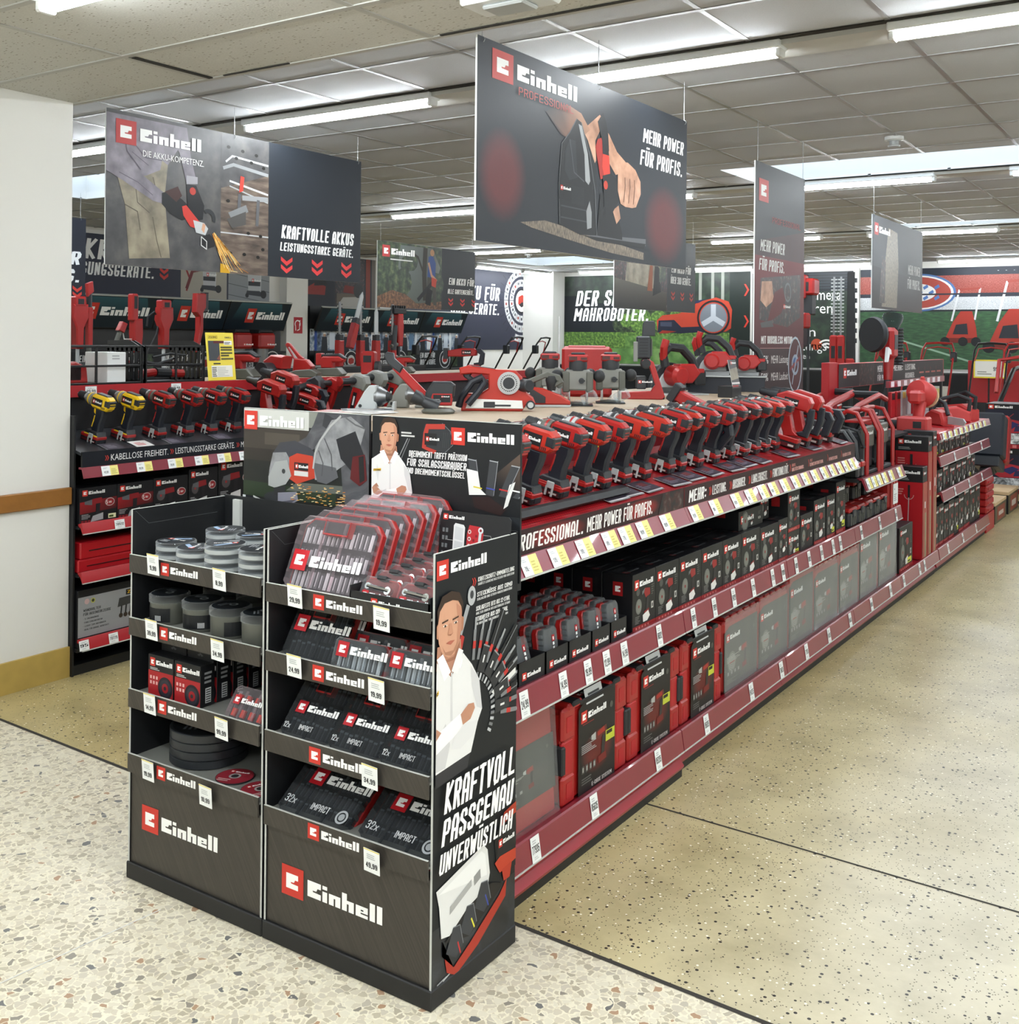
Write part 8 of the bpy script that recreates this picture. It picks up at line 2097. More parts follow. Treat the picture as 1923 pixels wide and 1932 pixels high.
def ap1(b, w, h):
 b.rect(0, 0, w, h, '272B3C', 0)
 b.txt('AKKU', w-3.35, .46, .26, 'F0F0EE', 2, wt=.21, asp=.42, sh=.12, fit=.72)
 b.txt('REINIGUNGSGERÄTE.', w-3.62, .255, .17, 'F0F0EE', 2, wt=.21, asp=.42, sh=.12, fit=1.52); chev(b, w-2.0, .42, .14, .17, 'D03A32', 2)
 b.rect(w-1.65, 0, w-.83, h, None, 1, 'photo_trousers'); b.rect(w-1.65, 0, w-.83, h*.55, 'A8A294', 2); b.rect(w-.8, 0, w, h, '8A8E90', 1)
 for i in range(5): b.line([(w-.8, .1+.16*i), (w, .0+.16*i)], .01, '55585A', 2)
 b.line([(w-1.6, .5), (w-1.5, .3), (w-1.55, .12)], .03, '8A2A2A', 4); b.line([(w-1.2, .45), (w-1.45, .4), (w-1.55, .15)], .05, '6A2024', 4)
 vacuum_pic(b, w-1.15, .2, .22); vacuum_pic(b, w-.3, .16, .24)
 for (x, y) in ((w-1.2, .34), (w-.35, .3)): b.logo(x, y, .05, 6, sx=.8)
poster('wall_poster', 'navy wall poster with cleaning appliances above the left rear shelves', 7.7, 11.5, 2.215, 3.0, ap1)
def ap2(b, w, h):
 b.rect(0, 0, w, h, '26282E', 0); b.rect(0, 0, w*.38, h, '22242C', 1); b.rect(w*.4, 0, w*.78, h, None, 1, 'photo_tools'); b.rect(w*.42, .05, w*.78, .24, '6A5E50', 2); b.poly([(w*.42, .02), (w*.78, .02), (w*.72, .2), (w*.5, .18)], 'B8B4AA', 3)
 b.poly([(.1, .2), (.5, .2), (.52, .34), (.3, .4), (.12, .32)], '8A2A22', 2); b.poly([(.25, .34), (.55, .36), (.5, .5), (.3, .5)], '1C1C1E', 3); b.poly([(w*.5, .26), (w*.68, .24), (w*.7, .36), (w*.52, .38)], '7A2820', 4); b.disc(w*.7, .3, .12, '3A3A3A', 4)
 b.rect(w*.8, 0, w*.86, h, '8A3A28', 2); b.rect(w*.88, 0, w, h, '6A625A', 1); b.rect(w*.93, 0, w*.96, h, 'C8C4BC', 2)
poster('wall_poster', 'wall poster with close-ups of tools above the right rear shelves', 12.2, 14.05, 2.185, 3.02, ap2)
def ap3(b, w, h):
 b.rect(0, 0, w, h, '2E3040', 0)
 # wheel of product tiles
 cx, cy = 3.92, h-.56
 b.ring(cx, cy, .22, .26, '16171E', 4); b.disc(cx, cy, .22, 'DADAD8', 4, n=30)
 for r0, r1, n in ((.3, .44, 18), (.5, .64, 24), (.7, .84, 30)):
  far = r0 > .6
  b.ring(cx, cy, r0, r1, 'C6C8CA', 2, n=36, a0=-1.9 if far else 0, a1=1.9 if far else 2*PI)
  for i in range(n):
   a = 2*PI*i/n; rm = (r0+r1)/2
   b.line([(cx+r0*math.cos(a), cy+r0*math.sin(a)), (cx+r1*math.cos(a), cy+r1*math.sin(a))], .012, '1C1E2A', 3)
   a += PI/n
   if not far or math.cos(a) > -.3: b.disc(cx+rm*math.cos(a), cy+rm*math.sin(a), .032, ('8A3028', '3A3C44', '5A5E64')[i % 3], 4, n=7)
 b.poly([(cx-.13, cy-.06), (cx-.12, cy+.08), (cx+.02, cy+.13), (cx+.15, cy+.07), (cx+.14, cy-.06), (cx-.0, cy-.13)], 'A83224', 5); b.poly([(cx-.11, cy-.08), (cx+.0, cy-.13), (cx+.14, cy-.06), (cx+.02, cy-.02)], '1C1C20', 6)
 b.txt('AKKU FÜR', 1.75, h-.59, .27, 'F0F0EE', 6, wt=.21, asp=.42, sh=.12, fit=1.35); b.txt('300 GERÄTE.', 1.5, h-.87, .22, 'F0F0EE', 6, wt=.21, asp=.42, sh=.12, fit=1.6)
poster('wall_poster', 'navy wall poster with the round wheel of tool pictures', 14.55, 18.53, 1.5, 3.05, ap3)
o = thing('fire_sign', 'red square fire hose sign on the white pillar', 'sign', (-11.845, 11.87, 1.76))
b = B(); b.box(-.004, 0, 0, .2, 0, .26, 'white_paper'); b.frame((.0006, 0, 0), *AY); b.rect(.005, .005, .195, .255, 'A81E28', 0); b.ring(.09, .15, .045, .062, 'ECECEA', 1, a0=-.6, a1=3.6); b.line([(.045, .13), (.05, .05)], .014, 'ECECEA', 1); b.line([(.13, .16), (.13, .07), (.08, .05)], .014, 'ECECEA', 1); b.poly([(.09, .2), (.15, .21), (.14, .17)], 'ECECEA', 1); part('panel', b, o)
# push handles of mowers in front of the rear wall
def mower(label, x, y, rz=0, red=False):
 o = thing('lawn_mower', label, 'lawn mower', (x, y, 0), rz)
 b = B(); m_ = 'red_plastic' if red else 'wire_black'
 b.tube([(0, -.22, .3), (.5, -.22, .95), (.78, -.22, 1.34), (.84, -.18, 1.42), (.85, 0, 1.43), (.84, .18, 1.42), (.78, .22, 1.34), (.5, .22, .95), (0, .22, .3)], .014, m_, 8); part('push_handle', b, o)
 b = B(); b.tube([(.7, -.2, 1.22), (.76, -.16, 1.36), (.77, 0, 1.38), (.76, .16, 1.36), (.7, .2, 1.22)], .009, 'red_plastic', 6); b.box(.7, .8, -.26, -.18, 1.2, 1.32, 'dark_plastic', .01); part('switch_bar', b, o)
 b = B(); b.prism([(-.35, .1), (-.38, .2), (-.2, .34), (.1, .36), (.25, .22), (.25, .1)], -.22, .22, 'y', 'red_plastic', .03); part('deck', b, o)
 for (dx, dy) in ((-.28, -.24), (-.28, .24), (.2, -.24), (.2, .24)):
  b = B(); b.lathe([(-.025, .08), (-.02, .1), (.02, .1), (.025, .08)], (dx, dy, .1), (0, 1, 0), 'black_rubber', 18); part('wheel', b, o)
 b = B(); b.prism([(.1, .2), (.3, .22), (.55, .5), (.5, .62), (.2, .4)], -.18, .18, 'y', 'black_rubber', .02); part('grass_bag', b, o)
 return o
m0 = mower('black push handle of the mower left of the wheel poster, first of four', -10.9, 12.95, 0); m0.scale = (1, 1.0, 1.22)
for i, (x, y) in enumerate(((-10.9, 14.1), (-10.8, 15.2), (-10.7, 15.9))):
 q = dup(m0, (x, y, 0), .05*i, 'black push handle in front of the wheel poster, %s of four' % ORD[i+1])
# ------------------------------------------------------------------ far wall posters
def fposter(name, label, x0, x1, z0, z1, art):
 b = B(); b.box(0, x1-x0, 0, .012, 0, z1-z0, 'white_paper'); b.frame((0, -.0008, 0), *AX); b.clip = (0, 0, x1-x0, z1-z0); b.step = .0006; art(b, x1-x0, z1-z0)
 return solo(name, b, label, 'poster', loc=(x0, 18.985, z0))
def robot(b, w, h):
 # origin x -11.28, z 1.25
 b.rect(0, 0, w, h, None, 0, 'photo_garden')
 b.rect(0, .62, .62, 1.35, '14181E', 1); b.rect(.62, .62, 1.3, 1.2, '1B2024', 1); b.rect(1.36, .62, 1.42, 1.6, '6A6E70', 2)
 for x, r in ((1.6, .35), (2.0, .28), (2.4, .3), (1.3, .2), (2.9, .3)): b.disc(x, .8, r, None, 2, 'photo_foliage', n=13); b.disc(x+.12, .85, r*.7, None, 3, 'photo_hedge', n=11)
 for x in (2.55, 2.75, 2.95, 3.2, 3.4): b.rect(x, .9, x+.06, h, '8A8E86', 2)
 b.rect(0, .0, w-.4, .62, None, 3, 'photo_hedge'); b.rect(.0, .0, w-.4, .3, None, 4, 'photo_lawn_blur'); b.rect(1.4, .3, w-.4, .55, None, 4, 'photo_lawn')
 b.rect(w-.4, 0, w, h, '16201C', 4)
 # robot mower
 b.poly([(2.1, .64), (2.08, .85), (2.2, .95), (2.55, .98), (2.95, 1.2), (3.3, 1.28), (3.55, 1.2), (3.62, 1.05), (3.6, .7), (3.5, .64)], 'A83A26', 6)
 b.poly([(2.1, .62), (2.12, .85), (2.45, .86), (2.6, .72), (3.1, .74), (3.1, .64), (2.6, .6)], '1C2030', 7); b.poly([(2.55, 1.12), (2.7, 1.2), (3.1, 1.25), (2.95, 1.18)], '222a48', 7)
 b.poly([(2.16, .74), (2.16, .82), (2.4, .82), (2.4, .73)], '3A3E50', 8); b.poly([(2.12, .6), (2.3, .6), (2.5, .64), (2.2, .66)], '8A2A1E', 8)
 b.disc(3.25, .9, .33, '17181C', 8, n=30); b.disc(3.25, .9, .29, 'A83A28', 9, n=30); b.disc(3.25, .9, .27, '6A7078', 10, n=30)
 for k in range(3): a = PI/2+k*2*PI/3; b.line([(3.25, .9), (3.25+.25*math.cos(a), .9+.25*math.sin(a))], .1, 'A8AEB6', 11)
 b.txt('DER SMARTE', .26, 1.14, .32, 'F0F0EE', 12, wt=.21, asp=.42, sh=.16, fit=1.75); b.txt('MÄHROBOTER.', .22, .84, .27, 'F0F0EE', 12, wt=.21, asp=.42, sh=.16, fit=1.68)
 for z in (1.3, .72): rchev(b, w-.12, z, .22, 'C23A2C', 12, 1)
fposter('wall_poster', 'garden poster on the far wall with a red robot mower', -11.27, -7.3, 1.25, 3.0, robot)
def camposter(b, w, h):
 b.rect(0, 0, w, h, None, 0, 'photo_garden'); b.rect(0, h-.35, w, h, '1C2024', 1)
 for i in range(6): b.rect(0, h-.3+.05*i, w, h-.28+.05*i, '2C3238', 2)
 for st, y, hh, f in (('Smarte Kamera', h-.5, .19, 1.35), ('& Sensoren', h-.74, .19, 1.2), ('zusätzlich', h-.95, .1, .6), ('Spielen', h-1.15, .17, .9), ('Begrenzungs', h-1.4, .17, 1.1), ('in 3 Schritten', h-1.55, .1, .8)): btxt(b, st, .28, y, hh, 'ECECEA', 3, fit=f)
 for r0 in (.04, .1, .16): b.ring(1.38, .32, r0, r0+.03, 'ECECEA', 4, a0=PI*.25, a1=PI*.75, n=10)
 b.disc(1.2, .42, .1, 'B04A30', 3)
fposter('wall_poster', 'dark green poster on the far wall with white lettering about a camera', -7.26, -5.42, 1.25, 2.96, camposter)
def stadium(b, w, h):
 b.rect(0, 0, w, h, None, 0, 'photo_pitch'); b.rect(0, .98, w, h, None, 1, 'photo_seats'); b.rect(0, 1.25, w, 1.6, None, 2, 'photo_stand'); b.rect(0, 1.56, w, h, '1E2430', 3); b.rect(0, 1.2, w, 1.25, '2A2E38', 3); b.rect(0, .96, w, .99, '20242A', 3)
 b.rect(.0, 1.0, 1.6, 1.2, None, 3, 'photo_seats')
 cx, cy = .95, 1.28
 b.disc(cx, cy, .62, '4A6A9A', 4, n=30, ry=.32); b.disc(cx, cy, .58, 'D4D4D2', 5, n=30, ry=.29); b.disc(cx, cy, .54, '9A4238', 6, n=30, ry=.265); b.disc(cx, cy, .3, 'D4D4D2', 7, n=30, ry=.15)
 for i in range(-3, 4):
  for j in range(-1, 2):
   if (i+j) % 2 == 0: b.poly([(cx+.09*i, cy+.09*j), (cx+.09*i+.07, cy+.09*j+.045), (cx+.09*i+.09, cy+.09*j+.0), (cx+.09*i+.02, cy+.09*j-.045)], '4A6EA8', 8)
 b.rect(0, 1.235, w, 1.262, '2A2E38', 9)
 for k in range(40):
  if k % 3 == 0: b.rect(2.2+.04*k, 1.62, 2.22+.04*k, 1.625, 'D8DCE0', 4)
 b.line([(.0, .62), (.6, .5), (1.9, .1)], .03, '8AA890', 2)
 for (x, y, s) in ((1.62, .5, 1.0), (2.35, .42, 1.25)):
  b.line([(x-.12*s, y+.3*s), (x+.0*s, y+.82*s)], .03*s, 'C8CACC', 5); b.line([(x+.32*s, y+.84*s), (x+.24*s, y+.32*s)], .03*s, 'C8CACC', 5); b.line([(x-.0*s, y+.82*s), (x+.32*s, y+.84*s)], .035*s, '8A3A30', 5)
  b.poly([(x-.22*s, y-.0), (x-.1*s, y+.28*s), (x+.02*s, y+.46*s), (x+.2*s, y+.46*s), (x+.26*s, y+.2*s), (x+.28*s, y+.02*s), (x+.1*s, y-.08*s)], '9E3428', 6)
  b.poly([(x-.1*s, y+.08*s), (x-.05*s, y+.24*s), (x+.12*s, y+.26*s), (x+.14*s, y+.08*s)], '26282E', 7); b.poly([(x-.2*s, y-.06*s), (x+.25*s, y-.06*s), (x+.25*s, y+.02*s), (x-.2*s, y+.02*s)], '6A241C', 7)
  for dx in (-.22, .06, .26): b.disc(x+dx*s, y-.04*s, .075*s, '1A1C1E', 8)
fposter('wall_poster', 'football stadium poster on the far wall with two red lawn mowers', -5.3, -1.3, 1.28, 2.97, stadium)
b = B(); b.box(-5.405, -5.31, 18.93, 19.0, 0, 3.0, 'wall_white'); struct('trim_7', b, 'white strip between the two far wall posters', 'wall strip')
# dark base shelving along the far wall
b = B(); b.box(-11.2, -1.0, 18.3, 18.97, 0, 1.22, 'shelf_dark'); b.frame((-11.2, 18.298, 0), *AX); b.rect(0, .02, 10.2, 1.2, '14161A', 0); b.rect(7.1, .78, 7.5, 1.02, 'D8D8D0', 1); b.rect(7.15, .83, 7.4, .98, 'E4D890', 2)
b.rect(9.4, .2, 10.2, 1.25, '8A1620', 1)
solo('shelf_unit', b, 'long dark base shelving under the far wall posters', 'shelf unit')
o = thing('price_sign', 'yellow framed price sign before the stadium poster', 'sign', (-3.0, 16.5, 1.22)); b = B(); b.box(0, .42, 0, .01, 0, .26, 'yellow_sign'); b.frame((0, -.0006, 0), *AX); b.rect(.02, .02, .4, .24, 'EEEDE6', 0); b.lines(.05, .05, .2, .06, 2, '9A9A94', 1); b.txt('99,-', .26, .1, .06, '3A3A38', 1, wt=.16, fit=.1); part('panel', b, o)
b = B(); b.cyl((.2, .02, -1.22), (.2, .02, .02), .012, 'wire_black'); part('post', b, o)
o = thing('price_sign', 'yellow framed price sign behind the camera saw tower', 'sign', (-5.6, 15.0, 1.2)); b = B(); b.box(0, .3, 0, .01, 0, .26, 'yellow_sign'); b.frame((0, -.0006, 0), *AX); b.rect(.02, .02, .28, .24, 'EEEDE6', 0); b.txt('99,-', .06, .08, .07, '3A3A38', 1, wt=.16, fit=.16); part('panel', b, o)
b = B(); b.cyl((.15, .02, -1.2), (.15, .02, .02), .012, 'wire_black'); part('post', b, o)

# ------------------------------------------------------------------ pole saw group before the camera poster
def square_head(label, x, y, z, s=1.0, tilt=0):
 o = thing('pole_tool', label, 'garden tool', (x, y, 0))
 b = B(); b.cyl((0, 0, 0), (0, 0, z), .018, 'dark_plastic', n=10); part('pole', b, o)
 b = B(); b.at((0, 0, z), (0, tilt, 0), s); b.box(-.09, .09, -.1, .1, .02, .2, 'red_plastic', .02); b.box(-.08, .0, -.12, -.0, -.02, .24, 'red_plastic', .015); b.box(-.05, .03, -.104, -.098, .06, .16, 'black_rubber', .004); b.box(-.06, .06, -.08, .08, -.2, .03, 'dark_plastic', .015); b.box(-.1, .0, -.06, .06, -.14, .1, 'red_plastic', .015); part('motor_head', b, o)
 return o
square_head('tall pole tool with square red battery head before the camera poster', -4.58, 14.0, 2.3, 1.2)
square_head('lower pole tool with square red head and angled arm', -4.55, 13.6, 1.86, 1.1)
o = thing('pole_tool', 'angled red extension arm under the lower square head', 'garden tool', (-4.7, 13.5, 0)); ARM = o; b = B(); b.tube([(-.35, 0, .0), (-.33, 0, 1.4), (.06, 0, 1.9)], .03, 'red_plastic', 10); part('arm', b, o)
for i, (x, z0) in enumerate(((-4.26, 1.5), (-4.17, 1.5))):
 o = thing('hedge_trimmer', '%s of two hedge trimmers standing upright with toothed blades' % ('left', 'right')[i], 'garden tool', (x, 14.05, 0))
 b = B(); b.cyl((0, 0, 0), (0, 0, z0-.1), .02, 'red_plastic'); b.box(-.05, .05, -.04, .04, z0-.16, z0+.3, 'red_plastic', .02); b.box(-.02, .03, -.043, -.039, z0, z0+.16, 'black_rubber'); part('body', b, o)
 b = B(); b.box(-.012, .012, -.004, .004, z0+.3, 2.56, 'steel'); [b.box(-.04, .04, -.003, .003, z0+.34+.045*k, z0+.356+.045*k, 'light_grey') for k in range(16)]; part('hedge_blade', b, o)
o = thing('blade_guard', 'long black blade guard standing beside the hedge trimmers', 'blade guard', (-4.05, 14.1, 0)); b = B(); b.prism([(-.06, 1.2), (.06, 1.2), (.04, 2.62), (-.05, 2.62)], -.02, .02, 'y', 'black_rubber', .006); [b.box(.04, .07, -.02, .02, 1.7+.13*k, 1.76+.13*k, 'dark_plastic') for k in range(7)]; part('sheath', b, o)
b = B(); b.cyl((0, 0, 0), (0, 0, 1.22), .03, 'black_rubber'); b.box(-.07, .05, -.04, .04, 1.15, 1.5, 'red_plastic', .02); part('grip', b, o)
b = B(); b.at((-.35, -.3, 1.42), (0, 0, R(10))); b.box(-.13, .13, -.01, .0, -.2, .06, 'card_black'); b.frame((-.13, -.0106, -.2), *AX); b.lines(.03, .04, .2, .18, 7, '8A8C90', 1); part('info_card', b, ARM, 'black leaflet card')
# red frame with a sign strip on the fourth and far units
o = thing('display_sign', 'red post and dark sign strip standing over the far shelf units', 'sign', (-2.5, 8.04, 1.05))
b = B(); b.box(-.03, .03, 0, .22, 0, .5, 'cabinet_red', .004); part('post', b, o)
b = B(); b.box(-.02, .036, .225, 3.9, .30, .49, 'cabinet_red', .003); b.frame((.0368, .22, .305), *AY); b.clip = (0, 0, 3.65, .18); b.rect(0, 0, 3.65, .18, '2A2628', 0); b.logo(.12, .07, .08, 2, sx=1.0); b.rect(.55, 0, 1.0, .18, None, 1, 'photo_tools')
for k, (x, st, st2) in enumerate(((1.1, 'MEHR POWER', 'FÜR PROFIS.'), (1.6, 'MEHR:', ''), (2.05, 'LEISTUNG.', 'AUSDAUER.'))):
 b.txt(st, x, .1, .055, 'D8D4D2', 2, wt=.2, fit=.36 if k < 2 else .4); b.txt(st2, x, .025, .05, 'D8D4D2', 2, wt=.2, fit=.36)
for k in range(4): b.rect(2.6+.25*k, .06, 2.78+.25*k, .075, 'B06058', 2); rchev(b, 2.56+.25*k, .09, .03, 'A83A30', 2, 1)
part('sign_strip', b, o)

# ------------------------------------------------------------------ pressure washers on the fourth unit
def washer(label, y):
 o = thing('pressure_washer', label, 'pressure washer', (-1.86, y, .923))
 for s in (0, .26):
  b = B(); b.tube([(.1, s, .0), (.1, s, .24), (.04, s, .36), (-.02, s, .37), (-.06, s, .34)], .013, 'red_plastic', 8); part('frame_tube', b, o)
 b = B(); b.tube([(-.02, 0, .37), (-.02, .13, .375), (-.02, .26, .37)], .013, 'red_plastic', 8); b.box(-.04, .06, .02, .24, .3, .315, 'red_plastic', .004); part('handle', b, o)
 b = B(); b.box(-.2, .07, .02, .24, .02, .24, 'dark_plastic', .02); b.box(.05, .08, .02, .24, .15, .28, 'grey_plastic', .01); b.cyl((-.12, .13, .24), (-.12, .13, .34), .05, 'black_rubber', n=16); b.cyl((-.12, .13, .34), (-.12, .13, .37), .06, 'dark_plastic', n=16); part('pump_body', b, o)
 b = B(); b.frame((.0806, .06, .2), *AY); b.logo(.0, .02, .035, 1, sx=.9); part('name_plate', b, o)
 b = B(); b.tube([(.09, -.02, .16), (.06, -.05, .26), (-.02, -.06, .28), (-.08, -.05, .18), (-.02, -.04, .08), (.06, -.03, .06)], .01, 'black_rubber', 8); part('hose', b, o)
 b = B(); b.box(-.18, .1, .02, .24, 0, .022, 'black_rubber', .005); part('base', b, o)
 return o
w0 = washer('left black pressure washer with red tube frame', 6.47)
dup(w0, (-1.86, 6.8, .923), label='right black pressure washer with red tube frame')
def lance(label, y):
 o = thing('spray_gun', label, 'spray gun', (-1.80, y, .923))
 b = B(); b.tube([(-.1, 0, .25), (-.04, 0, .26), (.0, 0, .2), (.01, 0, .1), (.02, 0, .0)], .016, 'dark_plastic', 8); b.cyl((-.28, 0, .27), (-.08, 0, .255), .012, 'light_grey', n=8); part('lance', b, o)
 b = B(); b.box(-.03, .05, -.03, .03, 0, .1, 'battery_black', .01); b.box(-.035, .055, -.032, .032, .06, .09, 'red_plastic', .005); part('battery', b, o)
 return o
g0 = lance('left battery spray gun hanging at the front of the fourth unit', 6.27)
dup(g0, (-1.80, 6.36, .923), label='right battery spray gun at the front of the fourth unit')
# red hand carts between the rows: tilted red tubes
for i, (y, x) in enumerate(((7.6, -2.15), (7.9, -2.42))):
 b = B(); b.tube([(0, -.5, 0), (.05, -.1, .14), (.08, .3, .2), (.08, .5, .16)], .02, 'red_plastic', 8); b.tube([(-.18, -.5, 0), (-.13, -.1, .14), (-.1, .3, .2), (-.1, .5, .16)], .02, 'red_plastic', 8); b.tube([(.08, .3, .2), (-.1, .3, .2)], .026, 'black_rubber', 8); b.box(-.2, .02, -.52, -.46, -.03, .03, 'red_plastic', .006)
 solo('cart_handle', b, '%s red tubular cart handle behind the washers' % ('near', 'far')[i], 'cart handle', loc=(x, y, 1.13))
b = B(); b.box(-.3, .1, 0, .66, 0, .18, 'dark_plastic', .02); [b.lathe([(0, .06), (.1, .06), (.11, .05)], (-.1-.0*k, .13+.2*k, .18), (0, 0, 1), 'black_rubber', 16) for k in range(3)]
solo('machine_body', b, 'black machine with round caps behind the pressure washers', 'machine', loc=(-2.12, 6.4, 1.05))
b = B(); b.box(-2.6, -1.95, 6.235, 8.35, 1.03, 1.05, 'shelf_dark'); b.box(-2.58, -2.5, 6.24, 8.35, 1.0, 1.03, 'shelf_dark'); solo('upper_shelf', b, 'dark upper board of the fourth unit behind the washers', 'shelf')
# pole sander with round head
o = thing('wall_sander', 'long-neck wall sander with round black head and clear cap', 'sander', (-2.3, 8.86, 1.05))
b = B(); b.cyl((0, .0, .0), (0, .2, .35), .028, 'black_rubber', .03, n=12); b.cyl((0, .2, .35), (0, .22, .55), .035, 'red_plastic', .045, n=12); part('neck', b, o)
b = B(); b.lathe([(0, .135), (.03, .145), (.06, .13), (.07, .06)], (-.08, -.02, .72), (.5, .866, .0), 'black_rubber', 30); part('round_head', b, o)
b = B(); b.box(-.06, .06, .12, .3, .52, .78, 'red_plastic', .03); b.box(.06, .063, .16, .26, .6, .72, 'dark_plastic'); part('motor_housing', b, o)
b = B(); b.lathe([(0, .05), (.1, .085), (.13, .08)], (0, .3, .76), (0, .3, .9), 'smoke_clear', 18); part('dust_cap', b, o)
b = B(); [b.lathe([(0, .036), (.012, .042), (.024, .036)], (.03, .4+.01*math.sin(k*.6), .78-.026*k), (0, 0, -1), 'black_rubber', 12) for k in range(12)]; part('ribbed_hose', b, o)
b = B(); b.prism([(-.0, .5), (.03, .62), (.1, .6), (.12, .56), (.06, .56), (.02, .5)], .02, .05, 'x', 'white_plastic', .004); part('hook', b, o)
o = thing('display_pole', 'short silver tube with red collar beside the wall sander', 'pole', (-2.2, 9.15, 1.05)); b = B(); b.cyl((0, 0, 0), (0, 0, .2), .035, 'aluminium', n=14); part('pole', b, o); b = B(); b.cyl((0, 0, .2), (0, 0, .25), .045, 'red_plastic', n=14); part('collar', b, o)

# ------------------------------------------------------------------ far gondola
FG = (8.42, 10.42)
o = thing('shelf_unit', 'far red shelf unit beyond the tall cartons, four rails with tickets', 'shelf unit')
b = B(); b.box(XB-.02, XB+.02, *FG, 0, 1.02, 'shelf_red'); part('spine_panel', b, o)
b = B(); b.box(XB, XF-.0, FG[0]-.02, FG[1], .985, 1.035, 'cabinet_red', .003); part('top_board', b, o)
b = B(); b.box(XB, XF-.03, *FG, 0, .04, 'kick_black'); b.prism([(XB, .04), (XF-.012, .04), (XF-.022, .075), (XF-.02, .165), (XB, .165)], FG[0], FG[1], 'y', 'shelf_red'); part('base_shelf', b, o)
for z in (.80, .53): b = B(); b.box(XB, XF-.1, *FG, z, z+.018, 'shelf_dark'); part('shelf_board', b, o)
for (zt, zb, x) in ((.178, .1, XF), (.6, .53, XF+.02), (.86, .79, XF), (1.035, .985, XF+.0)): b = B(); lip(b, FG[0], FG[1], zt, zb, x); part('label_rail', b, o)
for k in range(9): rail_pair(o, XF+.0138, FG[0]+.06+.2*k, .987, 1.033, '49,99', .06, -.2)
for zt, zb, x in ((.178, .1, XF), (.6, .53, XF+.02), (.86, .79, XF)):
 for k in range(3): shelf_tag(o, x+.0138, FG[0]+.25+.55*k+zt*.3, zb+.004, zt-.004, .05, ('67729', '86932', '85635')[k], tilt=-.19)
r = random.Random(21)
n = 0
for z, hh, xs_ in ((.818, .15, XF-.12), (.548, .23, XF-.06), (.168, .34, XF-.04)):
 y = FG[0]+.02
 while y < FG[1]-.3:
  w_ = r.choice((.16, .2, .24)); h_ = hh*r.uniform(.8, 1.0)
  c = carton('dark carton, %s along the %s shelf of the far red unit' % (ORD[n % 20], {.818: 'top', .548: 'middle', .168: 'bottom'}[z]), w_, h_, .15, 60+n, red=r.random() < .7, flash=r.random() < .3, group=None)
  c.location = (xs_, y, z); y += w_+.01; n += 1
 n = 0
# stack of red cases at the end, flat cartons on the floor, display tower
for k in range(5):
 b = B(); b.box(-.3, 0, -.0, .36, 0, .06, 'red_plastic', .012); b.box(-.002, .006, .05, .31, .02, .045, 'soft_red', .004)
 solo('flat_case', b, '%s red flat case in the stack at the end of the far unit' % ('lowest', 'second', 'middle', 'fourth', 'topmost')[k], 'case', 'red flat cases', loc=(XF-.02, 10.46, .17+.063*k))
b = B(); b.box(-.3, .0, 0, .4, 0, .165, 'cabinet_red', .004); solo('red_carton', b, 'red carton under the stack of flat cases', 'carton', loc=(XF-.02, 10.45, .0))
for i, (y0, w_, h_) in enumerate(((11.0, .62, .2), (11.75, .62, .22))):
 b = B(); b.box(-.55, 0, 0, w_, 0, h_, 'carton_black', .004); b.box(-.552, .002, -.002, w_+.002, h_-.03, h_+.002, 'wood_pale', .003); b.frame((.0008, 0, 0), *AY); b.rect(.0, 0, w_, h_-.03, '55503E', 0); b.rect(.12, .02, w_-.08, h_-.05, '8E4436', 1); b.rect(.2, .06, w_-.16, h_-.1, 'C8B8AC', 2)
 solo('flat_carton', b, '%s flat grey carton lying on the floor at the aisle end' % ('nearer', 'farther')[i], 'carton', loc=(-1.8, y0, 0))
def tower(label, x, y, z):
 o = thing('mower_carton', label, 'carton', (x, y, z))
 b = B(); b.box(0, 1.0, 0, .5, 0, .47, 'carton_black', .004); b.frame((0, -.0008, 0), *AX); b.clip = (0, 0, 1.0, .47); b.rect(0, 0, 1.0, .47, '13152A', 0); b.rect(0, 0, 1.0, .045, '8E1420', 1); b.rect(0, .41, 1.0, .47, '0E0E12', 1); b.logo(.03, .415, .045, 2, sx=1.2)
 b.poly([(.0, .05), (.4, .05), (.42, .16), (.05, .16)], None, 1, 'photo_foil'); b.poly([(.08, .2), (.1, .27), (.25, .31), (.36, .29), (.4, .23), (.38, .17), (.15, .16)], 'A02430', 3); b.poly([(.16, .24), (.27, .285), (.34, .26), (.25, .2)], '22265A', 4); b.poly([(.28, .18), (.36, .19), (.38, .25), (.3, .24)], '22244A', 4); b.line([(.2, .3), (.28, .37)], .01, '7A2A30', 3)
 for i in range(4): b.rect(.06+.07*i, .008, .1+.07*i, .038, 'C06A6A', 2)
 part('carton', b, o); return o
t0 = tower('lower black mower carton of the tower at the right edge', -2.15, 12.5, .12)
dup(t0, (-2.15, 12.5, .595), label='upper black mower carton of the tower at the right edge')
b = B(); b.box(-2.2, -1.0, 12.45, 13.1, 0, .115, 'wood_pale', .004); b.box(-2.2, -1.0, 12.449, 12.452, .02, .05, 'kick_black'); solo('pallet', b, 'pale pallet under the tower of mower cartons', 'pallet')
b = B(); b.box(-3.15, -.8, 16.9, 17.0, .85, 1.46, 'cabinet_red', .004); b.box(-3.15, -.8, 16.9, 17.5, 0, .85, 'shelf_dark'); solo('red_panel_unit', b, 'plain red panel behind the tower of cartons', 'shelf unit')
